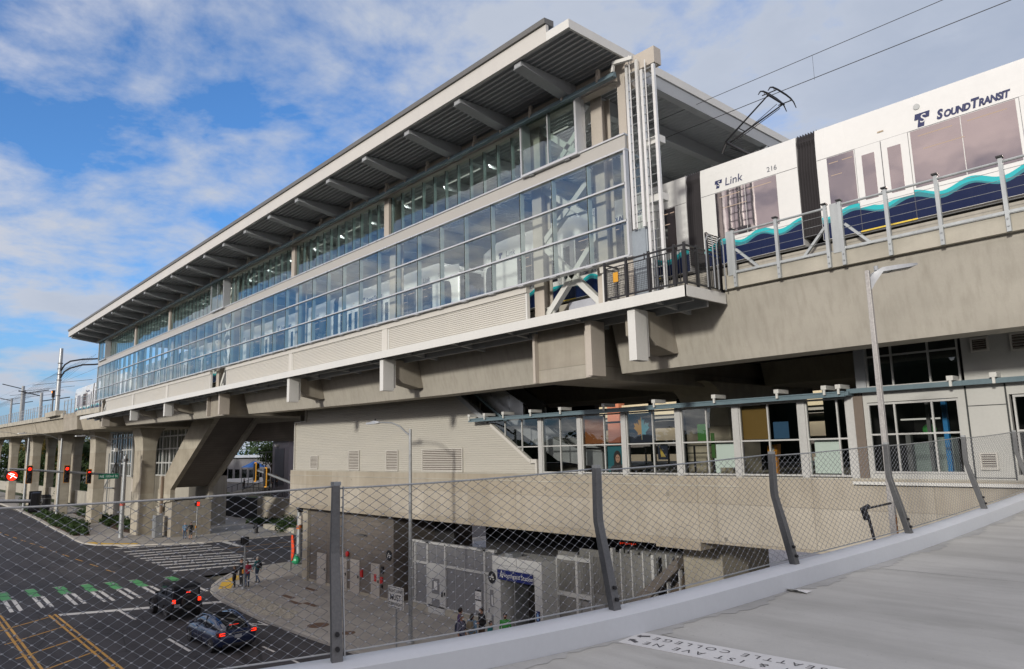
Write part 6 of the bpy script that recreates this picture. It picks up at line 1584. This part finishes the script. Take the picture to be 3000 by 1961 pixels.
# ------------------------------------------------------------------ people
SKIN = paint('skin', (.42,.24,.17), .55, var=.05); SKIN2 = paint('tan_skin', (.30,.165,.11), .55, var=.05)
HAIRD = paint('dark_hair', (.018,.014,.012), .6); HAIRG = paint('grey_hair', (.25,.24,.23), .6); HAIRB = paint('brown_hair', (.07,.04,.025), .6)
MASKW = paint('white_mask', (.62,.63,.64), .7, var=.03)
def cl(n, c): return paint('cloth_'+n, c, .85, var=.2, scale=6, dirt=(1,1,1))
JEAN = cl('denim', (.06,.085,.14)); BLK = cl('black', (.014,.014,.016)); GRY = cl('charcoal', (.05,.055,.065)); REDC = cl('crimson', (.27,.02,.05)); TEALC = cl('teal', (.02,.16,.18)); GRNC = cl('green', (.05,.28,.06)); PURP = cl('purple', (.07,.035,.12)); SLATE = cl('slate', (.13,.13,.19)); NVC = cl('navy', (.025,.03,.06)); BRN = cl('brown', (.09,.055,.035)); SHOE = cl('shoe', (.06,.05,.045)); SKYC = cl('light_blue', (.14,.25,.38)); KHAKI = cl('khaki', (.2,.17,.12))
def person(label, x, y, face, h=1.72, pose='stand', shirt=GRY, legs=JEAN, sleeves='long', shorts=False, hair=HAIRD, hairlen=0, skin=SKIN, mask=None, cap=None, pack=None, arms=(0,0), group=None, stride=.0, lean_=0, look=0, z=0, build_=1.0):
    s = h/1.72; rr = random.Random(hash(label) % 1000)
    J = {}
    st_ = stride
    for sd, n in ((1,'l'),(-1,'r')):
        k = st_*sd
        J['hip'+n] = Vector((.09*sd,0,.92)); J['knee'+n] = Vector((.10*sd, .02+k*.5+abs(k)*.15, .49)); J['ank'+n] = Vector((.10*sd, -.02+k*1.0-(.12 if k < 0 else 0), .085+(.06 if k < 0 else 0)))
        J['toe'+n] = J['ank'+n] + Vector((.02*sd,.15,-.045 if k >= 0 else -.06))
        a = arms[0] if sd > 0 else arms[1]
        J['sho'+n] = Vector((.185*sd, .0, 1.41)); sw = -k*.6
        if a == 0: J['elb'+n] = Vector((.235*sd, -.03+sw*.5, 1.13)); J['wri'+n] = Vector((.235*sd, .05+sw, .88))
        elif a == 1: J['elb'+n] = Vector((.25*sd, -.02, 1.13)); J['wri'+n] = Vector((.14*sd, .20, 1.14))       # forearm bent forward
        elif a == 2: J['elb'+n] = Vector((.26*sd, .06, 1.16)); J['wri'+n] = Vector((.10*sd, .16, 1.40))        # hand raised to the face
        elif a == 3: J['elb'+n] = Vector((.33*sd, -.04, 1.17)); J['wri'+n] = Vector((.42*sd, .06, .95))        # held away from the body
    lt = lambda zz: Vector((0, lean_*max(0, zz-.9), 0))
    b = MB(); bw = build_
    rings = []
    for zz, rx, ry in ((.84,.13,.10),(.90,.165*bw,.125*bw),(.98,.165*bw,.125*bw),(1.10,.145*bw,.11*bw),(1.25,.168*bw,.122*bw),(1.36,.178,.118),(1.43,.155,.09),(1.465,.085,.07),(1.49,.06,.06)):
        o = lt(zz); rings.append([(rx*cos(2*pi*k/16), o.y+ry*sin(2*pi*k/16), zz) for k in range(16)])
    b.loft(rings); b.tube([(0,lt(1.4).y,1.42),(0,lt(1.5).y+.01,1.54)], [.062,.054], 10)
    hc = Vector((0, lt(1.6).y+.025, 1.612)); look_m = Matrix.Rotation(look, 3, 'Z')
    def HP(u, v, w): p = look_m @ Vector((u,v,w)); return (hc.x+p.x, hc.y+p.y, hc.z+p.z)
    b.ball(hc, .098, .80, .98, 1.14, 14, 10); b.ball(HP(0,.035,-.065), .055, 1, 1, .8, 10, 7); b.ball(HP(0,.098,-.012), .018, .8, 1.1, 1.5, 8, 6)
    for sd in (-1,1): b.ball(HP(.078*sd,-.005,-.005), .024, .45, .9, 1.3, 8, 6)
    seg = [('torso',Vector((0,0,.95)),lt(1.4)+Vector((0,0,1.38)),.12),('head',hc-Vector((0,0,.09)),hc+Vector((0,0,.06)),.06)]
    for sd, n in ((1,'l'),(-1,'r')):
        J['sho'+n] += lt(1.41); J['elb'+n] += lt(1.15); J['wri'+n] += lt(1.05)
        b.tube([J['hip'+n],(J['hip'+n]*.5+J['knee'+n]*.5)+Vector((0,.01,0)),J['knee'+n]], [.095*bw,.082*bw,.06], 12); b.ball(J['knee'+n],.06)
        cm = J['knee'+n]*.65+J['ank'+n]*.35-Vector((0,.015,0)); b.tube([J['knee'+n],cm,J['ank'+n]], [.058,.060,.044], 12); b.ball(J['ank'+n],.046)
        b.tube([J['ank'+n]-Vector((0,.05,.03)), J['ank'+n]+Vector((0,.04,-.035)), J['toe'+n]], [.042,.045,.034], 10); b.ball(J['toe'+n],.036,1,1,.7)
        b.ball(J['sho'+n],.062); b.tube([J['sho'+n],J['elb'+n]], [.056,.042], 10); b.ball(J['elb'+n],.043); b.tube([J['elb'+n],J['wri'+n]], [.042,.029], 10)
        d = (J['wri'+n]-J['elb'+n]).normalized(); sx = Vector((sd,0,0)); sx = (sx-d*sx.dot(d)).normalized(); fw_ = d.cross(sx)*sd
        pal = J['wri'+n]+d*.05; b.tube([J['wri'+n]-d*.01,J['wri'+n]+d*.03,J['wri'+n]+d*.085], [.027,.032,.034], 8)
        for q, ln in ((-.027,.058),(-.009,.075),(.009,.07),(.026,.055)):
            r0 = J['wri'+n]+d*.085+fw_*q; b.tube([r0-d*.01, r0+d*ln*.55, r0+d*ln-sx*.018*1], [.0115,.0105,.009], 6)
        b.tube([J['wri'+n]+d*.03-fw_*.02, J['wri'+n]+d*.06-fw_*.05, J['wri'+n]+d*.09-fw_*.055], [.013,.012,.010], 6)
        seg += [('uarm',J['sho'+n],J['elb'+n],.04),('farm',J['elb'+n],J['wri'+n],.03),('hand',J['wri'+n]+d*.02,J['wri'+n]+d*.15,.03),('thigh',J['hip'+n]-Vector((0,0,.02)),J['knee'+n],.08),('shin',J['knee'+n],J['ank'+n]+Vector((0,0,.03)),.05),('foot',J['ank'+n]-Vector((0,.03,.03)),J['toe'+n],.05)]
    b.v = [(p[0]*s,p[1]*s,p[2]*s) for p in b.v]
    me = bpy.data.meshes.new('person'); me.from_pydata(b.v, [], b.f); tmp = bpy.data.objects.new('body', me); col.objects.link(tmp)
    rm = tmp.modifiers.new('r', 'REMESH'); rm.mode = 'VOXEL'; rm.voxel_size = .0125*s; smo = tmp.modifiers.new('s', 'SMOOTH'); smo.iterations = 3; smo.factor = .4
    dg = bpy.context.evaluated_depsgraph_get(); m2 = bpy.data.meshes.new_from_object(tmp.evaluated_get(dg)); bpy.data.objects.remove(tmp); bpy.data.meshes.remove(me)
    mats = [skin, shirt, legs, SHOE]
    for m in mats: m2.materials.append(m)
    mp = {'torso':1,'head':0,'uarm':1 if sleeves != 'none' else 0,'farm':1 if sleeves == 'long' else 0,'hand':0,'thigh':2,'shin':0 if shorts else 2,'foot':3}
    segs = [(mp[n], a*s, c*s, r*s) for n, a, c, r in seg]
    for p in m2.polygons:
        c = p.center; best = 9
        for mi, a, e, r in segs:
            ae = e-a; tt = max(0, min(1, (c-a).dot(ae)/max(1e-9, ae.length_squared))); dd = (c-(a+ae*tt)).length-r
            if dd < best: best = dd; mm = mi
        if mm == 1 and c.z < .90*s and abs(c.x) < .19*s: mm = 2
        p.material_index = mm; p.use_smooth = True
    t = thing('person', label, 'person', (x,y,z), face, group=group)
    bo = bpy.data.objects.new('body', m2); link(bo, t)
    Bp = lambda n, mb, m: (setattr(mb, 'v', [(p[0]*s,p[1]*s,p[2]*s) for p in mb.v]), build(n, mb, m, t, local=True, smooth=True))[1]
    hb = MB(); n0 = len(hb.v); hb.ball(HP(0,-.012,.022), .105, .84, .99, 1.06, 14, 10)
    hb.v = [(p[0], p[1], p[2]) if not ((look_m.inverted() @ (Vector(p)-hc)).y > .045 and p[2] < hc.z+.055) else HP(*(lambda q: (q.x*.8, .03, max(q.z,.06)))(look_m.inverted() @ (Vector(p)-hc))) for p in hb.v]
    if hairlen: hb.tube([HP(0,-.07,.0), HP(0,-.09,-.1), HP(0,-.085,-.1-hairlen)], [.08,.075,.05], 10)
    Bp('hair', hb, hair)
    fb = MB()
    for sd in (-1,1): fb.ball(HP(.030*sd,.083,.012), .0105, 1.2, .6, .8, 6, 5)
    fb.ball(HP(0,.092,-.05), .016, 1.3, .4, .35, 8, 5); Bp('face_features', fb, BLK)
    if mask: Bp('face_mask', MB().ball(HP(0,.062,-.045), .056, .98, .95, .82, 10, 7), mask)
    if cap: Bp('cap', MB().ball(HP(0,-.005,.055), .108, .86, 1.0, .72, 12, 7).box(*sorted((HP(-.06,0,0)[0],HP(.06,0,0)[0])),HP(0,.08,0)[1],HP(0,.17,0)[1],hc.z+.045,hc.z+.057), cap)
    if pack:
        pb = MB(); pb.loft([[(-w,lt(zz).y-.10,zz),(w,lt(zz).y-.10,zz),(w*.9,lt(zz).y-.10-dpt,zz),(-w*.9,lt(zz).y-.10-dpt,zz)] for zz, w, dpt in ((1.0,.13,.12),(1.05,.16,.18),(1.30,.155,.16),(1.42,.12,.09))])
        for sd in (-1,1): pb.tube([(.11*sd,lt(1.4).y-.12,1.40),(.12*sd,lt(1.45).y,1.475),(.13*sd,lt(1.35).y+.125,1.36),(.15*sd,lt(1.1).y+.10,1.14),(.14*sd,-.12,1.06)], .02, 6)
        Bp('backpack', pb, pack)
    return t
FAM = 'people waiting at the plaza corner'; FAR = 'people across the side street'; QUE = 'people gathered by the lift entrance'
# face: rotation of the body, 0 looks along +Y
person('child in a black dress and dark tights at the kerb', -50.0, 19.3, 1.9, 1.42, shirt=BLK, legs=BLK, hair=HAIRB, hairlen=.18, arms=(1,1), group=FAM, stride=.05)
person('man in grey jacket and grey trousers standing beside the child', -50.2, 19.85, 2.2, 1.78, shirt=GRY, legs=cl('grey_trousers',(.07,.075,.085)), hair=SKIN, cap=BRN, group=FAM, build_=1.12, arms=(0,3))
person('person in a crimson jacket and jeans behind the signal post', -49.55, 20.0, 1.4, 1.70, shirt=REDC, legs=JEAN, hair=HAIRB, group=FAM, arms=(1,0), stride=.05)
person('person in a teal jacket striding in jeans with a black backpack', -50.55, 21.1, 1.9, 1.76, shirt=TEALC, legs=JEAN, hair=HAIRG, pack=BLK, group=FAM, stride=.22)
person('person in a light blue top and jeans at the far crossing', -83.0, 26.5, -1.7, 1.75, shirt=SKYC, legs=JEAN, hair=HAIRG, group=FAR, sleeves='short')
person('person in black with shorts beside the lit pedestrian signal', -82.5, 26.95, -1.6, 1.74, shirt=BLK, legs=BLK, shorts=True, hair=HAIRD, group=FAR, arms=(3,0))
qx, qy = -25.3, 19.6
person('man in a purple shirt looking back over his shoulder', -26.76, 20.53, -.6, 1.80, shirt=PURP, legs=BLK, sleeves='short', hair=HAIRD, group=QUE, look=.5, skin=SKIN)
person('man in a slate shirt and white mask carrying a navy backpack', -25.88, 19.93, -1.35, 1.72, shirt=SLATE, legs=NVC, sleeves='short', hair=HAIRB, mask=MASKW, pack=NVC, group=QUE, arms=(0,0), skin=SKIN2)
person('man in a dark jacket facing the camera with a white mask', -25.94, 21.12, 3.0, 1.84, shirt=BLK, legs=BRN, hair=HAIRD, mask=MASKW, group=QUE, arms=(1,1))
person('person with dark hair in a light blue top turned away', -25.93, 20.55, .3, 1.66, shirt=SKYC, legs=KHAKI, hair=HAIRD, hairlen=.05, pack=KHAKI, group=QUE)
person('child in a teal jacket in front of the man in the dark jacket', -25.13, 20.93, -1.2, 1.42, shirt=TEALC, legs=BLK, hair=HAIRD, group=QUE)
person('person in a green jacket with white headphones by the lift entrance', -24.78, 21.49, -2.4, 1.70, shirt=GRNC, legs=BLK, hair=HAIRD, mask=BLK, group=QUE)
# a crowd on the upper plaza, small in the picture
cr = [(-110.2,43.5,3.5,BLK,1.75),(-108.2,46.6,4.4,WHITE,1.7),(-106.6,47.5,4.4,NVC,1.7),(-103.2,46.6,4.4,RED and RUST,1.75),(-101.9,44.4,3.9,GRY,1.8),(-101.2,43.6,3.3,SKYC,1.7),(-100.2,44.2,4.2,BLK,1.78),(-99.2,43.9,4.2,BRN,1.7),(-112.2,47.4,4.4,BLK,1.75)]
names = ['person in black climbing the plaza stairs','person in white near the top of the plaza stairs','person in navy under the plaza tree','person in rust brown by the plaza lamp','person in charcoal before the lift tower','person in light blue leaning on the plaza railing','person in black before the right edge of the lift tower','person in brown at the right end of the plaza railing','person in black beside the blue tent']
for (x, y, zz, c, h), nm in zip(cr, names): person(nm, x, y, random.uniform(2.2,4.2), h, shirt=c, legs=BLK, z=zz, group='crowd on the upper plaza')

# ------------------------------------------------------------------ planting
LEAF = foliage('shrub_leaf', (.022,.045,.013), (.055,.095,.03)); LEAF2 = foliage('tree_leaf', (.03,.055,.015), (.085,.13,.04)); LEAF3 = foliage('autumn_leaf', (.10,.09,.02), (.22,.16,.04)); CONIF = foliage('conifer_needles', (.012,.026,.010), (.035,.06,.02), .1)
BARK = concrete('bark', (.10,.075,.055), .3, .3)
SOIL = concrete('bark_mulch', (.075,.045,.03), .1, .35)
def leaf_cloud(b, c, r, n, size, rr, shell=.55, up_=.3):
    for _ in range(n):
        while True:
            d = Vector((rr.uniform(-1,1), rr.uniform(-1,1), rr.uniform(-1,1)))
            if .05 < d.length <= 1: break
        d = d.normalized()*(shell+(1-shell)*rr.random())*rr.uniform(.85,1.08)
        p = Vector((c[0]+d.x*r[0], c[1]+d.y*r[1], c[2]+d.z*r[2])); s = size*rr.uniform(.6,1.3)
        nn = (d + Vector((rr.uniform(-.8,.8), rr.uniform(-.8,.8), rr.uniform(-.5,.8)+up_))).normalized()
        u = nn.orthogonal().normalized(); u.rotate(Matrix.Rotation(rr.uniform(0,6.28), 3, nn)); v = nn.cross(u)
        b.add([p-u*s*.5, p+v*s*.28, p+u*s*.5+nn*s*.12, p-v*s*.28], [(0,1,2,3)])
def bed(label, pts, n, hmax, seed):
    rr = random.Random(seed); b = MB(); xs = [p[0] for p in pts]; ys = [p[1] for p in pts]
    def inside(x, y):
        c = False; m = len(pts)
        for i in range(m):
            a, d = pts[i], pts[(i+1) % m]
            if (a[1] > y) != (d[1] > y) and x < (d[0]-a[0])*(y-a[1])/(d[1]-a[1])+a[0]: c = not c
        return c
    k = 0; g = 0
    while k < n and g < n*60:
        g += 1; x, y = rr.uniform(min(xs),max(xs)), rr.uniform(min(ys),max(ys))
        if inside(x, y):
            h = hmax*rr.uniform(.55,1.1); leaf_cloud(b, (x,y,h*.5), (h*.8,h*.6,h*.55), 46, .34, rr, .35); k += 1
    tag(build('planting_bed', b, LEAF), label, 'planting', kind='stuff')
    struct('mulch', MB().prism(ccw(pts), 'z', .0, .03), SOIL)
p1_ = [(-160,22.6),(-151,23.4),(-125.6,22.6),(-109.5,22.2),(-96.4,20.3),(-97.6,18.95),(-111.8,19.5),(-132,20.8),(-160,22.0)]
bed('long strip of low evergreen shrubs between the kerb and the far pavement', p1_, 170, 1.0, 11)
bed('low evergreen shrubs along the foot of the arched columns', [(-139,26.4),(-134.8,29.6),(-112,29.8),(-96,27.6),(-93.2,24.2),(-98.5,24.0),(-115,24.9)], 150, .95, 12)
bed('ground cover on the bank behind the far columns', [(-300,33),(-150,33),(-150,46),(-300,52)], 420, 3.0, 13)
bed('shrubs in front of the retaining wall across the side street', [(-95,38.0),(-79,37.6),(-79,40.4),(-95,40.4)], 50, .8, 14)
def bush(label, x, y, r, n, seed, mat=LEAF, z=0):
    rr = random.Random(seed); b = MB(); leaf_cloud(b, (x,y,z+r*.6), (r*1.2,r,r*.75), n, .26, rr, .35)
    t = thing('bush', label, 'bush', (x,y,z), group='bushes'); build('foliage', b, mat, t)
    build('stem', MB().tube([(x,y,z),(x+.1,y,z+r*.6)], [.06,.03], 5), BARK, t)
bush('rounded dark bush in front of the retaining wall', -80.6, 36.6, 1.15, 700, 21); bush('dark bush at the kerb left of the corner mast', -79.0, 37.6, .9, 500, 22); bush('small bush rising above the planting by the retaining wall', -86, 39.5, 1.2, 500, 23)
bush('lone low shrub on the far pavement at the left edge', -172, 24.2, 1.4, 500, 24)
def tree(label, x, y, h, r, n, seed, mat=LEAF2, z=0, kind='round', lf=.5, group='trees beyond the station'):
    rr = random.Random(seed); t = thing('tree' if kind == 'round' else 'pine_tree', label, 'tree', (x,y,z), group=group)
    tr = MB(); tr.tube([(x,y,z),(x+.1,y,z+h*.35),(x,y+.1,z+h*.65)], [h*.022+.08,h*.018+.05,.04], 8)
    cr_ = MB()
    if kind == 'round':
        for k in range(9):
            a = rr.uniform(0,6.28); q = rr.uniform(.2,.75); cz = z+h*rr.uniform(.42,.88); f = r*rr.uniform(.38,.6)
            cx, cy = x+cos(a)*r*q, y+sin(a)*r*q
            tr.tube([(x,y,z+h*.35),(x+(cx-x)*.6,y+(cy-y)*.6,cz-f*.3)], [.07,.025], 5)
            leaf_cloud(cr_, (cx,cy,cz), (f,f,f*.8), n//9, lf, rr, .45)
    else:
        m = 15
        for k in range(m):
            f = k/(m-1); cz = z+h*(.10+.88*f); rad = r*(1-f)**.8+.25
            for q in range(max(3, int(9*(1-f))+2)):
                a = rr.uniform(0,6.28); ln = rad*rr.uniform(.5,1.05)
                leaf_cloud(cr_, (x+cos(a)*ln*.62, y+sin(a)*ln*.62, cz-ln*.12), (ln*.42+.15, ln*.42+.15, h*.030+.12), max(4, n//(m*7)), lf, rr, .2, .5)
    build('trunk', tr, BARK, t); build('crown', cr_, mat, t); return t
tree('young green tree on the upper plaza in front of the lift tower', -107.2, 46.5, 6.6, 2.3, 900, 31, LEAF2, 4.3, lf=.4)
tree('yellowing tree behind the pale roofed shelter', -121, 66, 9, 4, 1000, 32, LEAF3, 3)
for i, (x, y, h, r, m, l) in enumerate(((-205,46,16,6.5,LEAF3,'yellow leaved tree beyond the leftmost columns'),(-228,50,18,7.5,LEAF2,'green tree at the far left behind the bank'),(-176,48,14,5.5,LEAF2,'green tree between the second and third columns'),(-157,46,13,5,LEAF,'dark tree behind the second column'),(-262,44,18,8,LEAF3,'most distant yellowing tree at the left edge'),(-143,44,12,4.6,LEAF2,'small tree right of the third column'))):
    tree(l, x, y, h, r, 1400, 40+i, m, 0, lf=.8)
for i, (x, y) in enumerate(((-330,37),(-335,43.5),(-300,44),(-262,38.5),(-275,46),(-212,40.5),(-232,41.5),(-190,42),(-168,44))):
    o = tree('dense roadside tree with a low crown, %s from the far end of the viaduct' % ['first','second','third','fourth','fifth','sixth','seventh','eighth','ninth'][i], x, y, 17-.012*(x+330), 6.5, 1500, 150+i, [LEAF2,LEAF,LEAF3][i % 3], 0, 'round', 1.0, 'roadside trees by the viaduct')
    b = MB(); rq = random.Random(170+i)
    for k in range(4): leaf_cloud(b, (x+rq.uniform(-3,3), y+rq.uniform(-2,2), 3+k*1.6), (4.6,4,3.0), 260, 1.0, rq, .3)
    build('lower_crown', b, [LEAF2,LEAF,LEAF][i % 3], o)
b = MB(); rr = random.Random(77)
for k in range(9): leaf_cloud(b, (-126.3+rr.uniform(-.5,.5)-.1*k, 27.0, .6+k*.82), (1.3-.08*k,.7,.85), 130, .36, rr, .4)
t = thing('climbing_vine', 'green vine climbing the trellis left of the gridded window', 'vine', (-126.5,27.2,0)); build('foliage', b, LEAF2, t); build('stem', MB().tube([(-126.3,27.2,0),(-126.6,27.2,4),(-127,27.2,7.5)], [.06,.05,.02], 5), BARK, t)
for i, (x, y, h, r, m, l) in enumerate(((-285,70,17,8,LEAF2,'broad green tree far behind the leftmost column'),(-255,78,16,7,LEAF3,'broad yellowing tree far behind the bank'),(-225,84,17,8,LEAF2,'tall green tree behind the long pale building'),(-196,82,16,7.5,LEAF,'tall dark tree behind the pale building end'),(-172,88,17,8,LEAF3,'tall yellowing tree behind the grey building'),(-150,86,16,7,LEAF2,'tall green tree right of the grey building'),(-132,84,15,7,LEAF3,'yellowing tree behind the bus shelter roof'))):
    tree(l, x, y, h, r, 1100, 90+i, m, 0, lf=1.0)
# low buildings far behind the columns
for x, y, w_, h_, l in ((-215,64,40,7.5,'long pale low building far behind the left columns'),(-165,66,36,8.2,'grey low building with a pale roof behind the middle columns')):
    t = thing('low_building', l, 'building', (x,y,0)); build('wall', MB().box(x-w_/2,x+w_/2,y,y+12,0,h_), paint('far_wall%d' % h_, (.36,.34,.31) if h_ < 8 else (.20,.20,.22), .7), t); build('roof', MB().box(x-w_/2-1,x+w_/2+1,y-1,y+13,h_,h_+.6), paint('pale_roof', (.5,.55,.62), .5), t)
    b = MB()
    for k in range(8): b.box(x-w_/2+1.5+k*w_/8.4,x-w_/2+4.2+k*w_/8.4,y-.06,y,2.5,5.5)
    build('window', b, CGL, t)
t = thing('garden_wall', 'low concrete wall along the bank behind the far columns', 'wall', (-200,32.6,0)); build('wall', MB().box(-300,-141,32.4,32.8,0,2.4), CON, t); build('coping', MB().box(-300,-141,32.3,32.9,2.4,2.55), CON_L, t)
# trees across the avenue behind the viewer: they shade the bridge and show in the glass
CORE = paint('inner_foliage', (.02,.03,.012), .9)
names = ['first','second','third','fourth','fifth','sixth','seventh','eighth','ninth','tenth','eleventh','twelfth','thirteenth','fourteenth','fifteenth','sixteenth']
for i in range(16):
    x = -36 + 3.9*i; y = -16.6 - 2.4*(i % 2); h = [17.0,17.6,16.8,17.8][i % 4] + .30*(-16.6-y)*.8
    t = tree('tall dark conifer across the avenue, %s in the row behind the bridge' % names[i], x, y, h, 4.4, 2000, 60+i, CONIF, 0, 'pine', .8, 'conifers across the avenue')
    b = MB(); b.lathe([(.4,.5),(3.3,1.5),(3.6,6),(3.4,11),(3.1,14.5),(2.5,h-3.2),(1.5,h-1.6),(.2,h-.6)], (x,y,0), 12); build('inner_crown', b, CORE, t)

for i in range(11):
    x = -42 - 5.6*i; y = -22 - 2.5*(i % 2)
    tree('lower rounded tree across the avenue, %s to the north of the conifer row' % names[i], x, y, [10.4,11.2,10.0][i % 3], 4.2, 1300, 120+i, LEAF, 0, 'round', .9, 'rounded trees across the avenue')
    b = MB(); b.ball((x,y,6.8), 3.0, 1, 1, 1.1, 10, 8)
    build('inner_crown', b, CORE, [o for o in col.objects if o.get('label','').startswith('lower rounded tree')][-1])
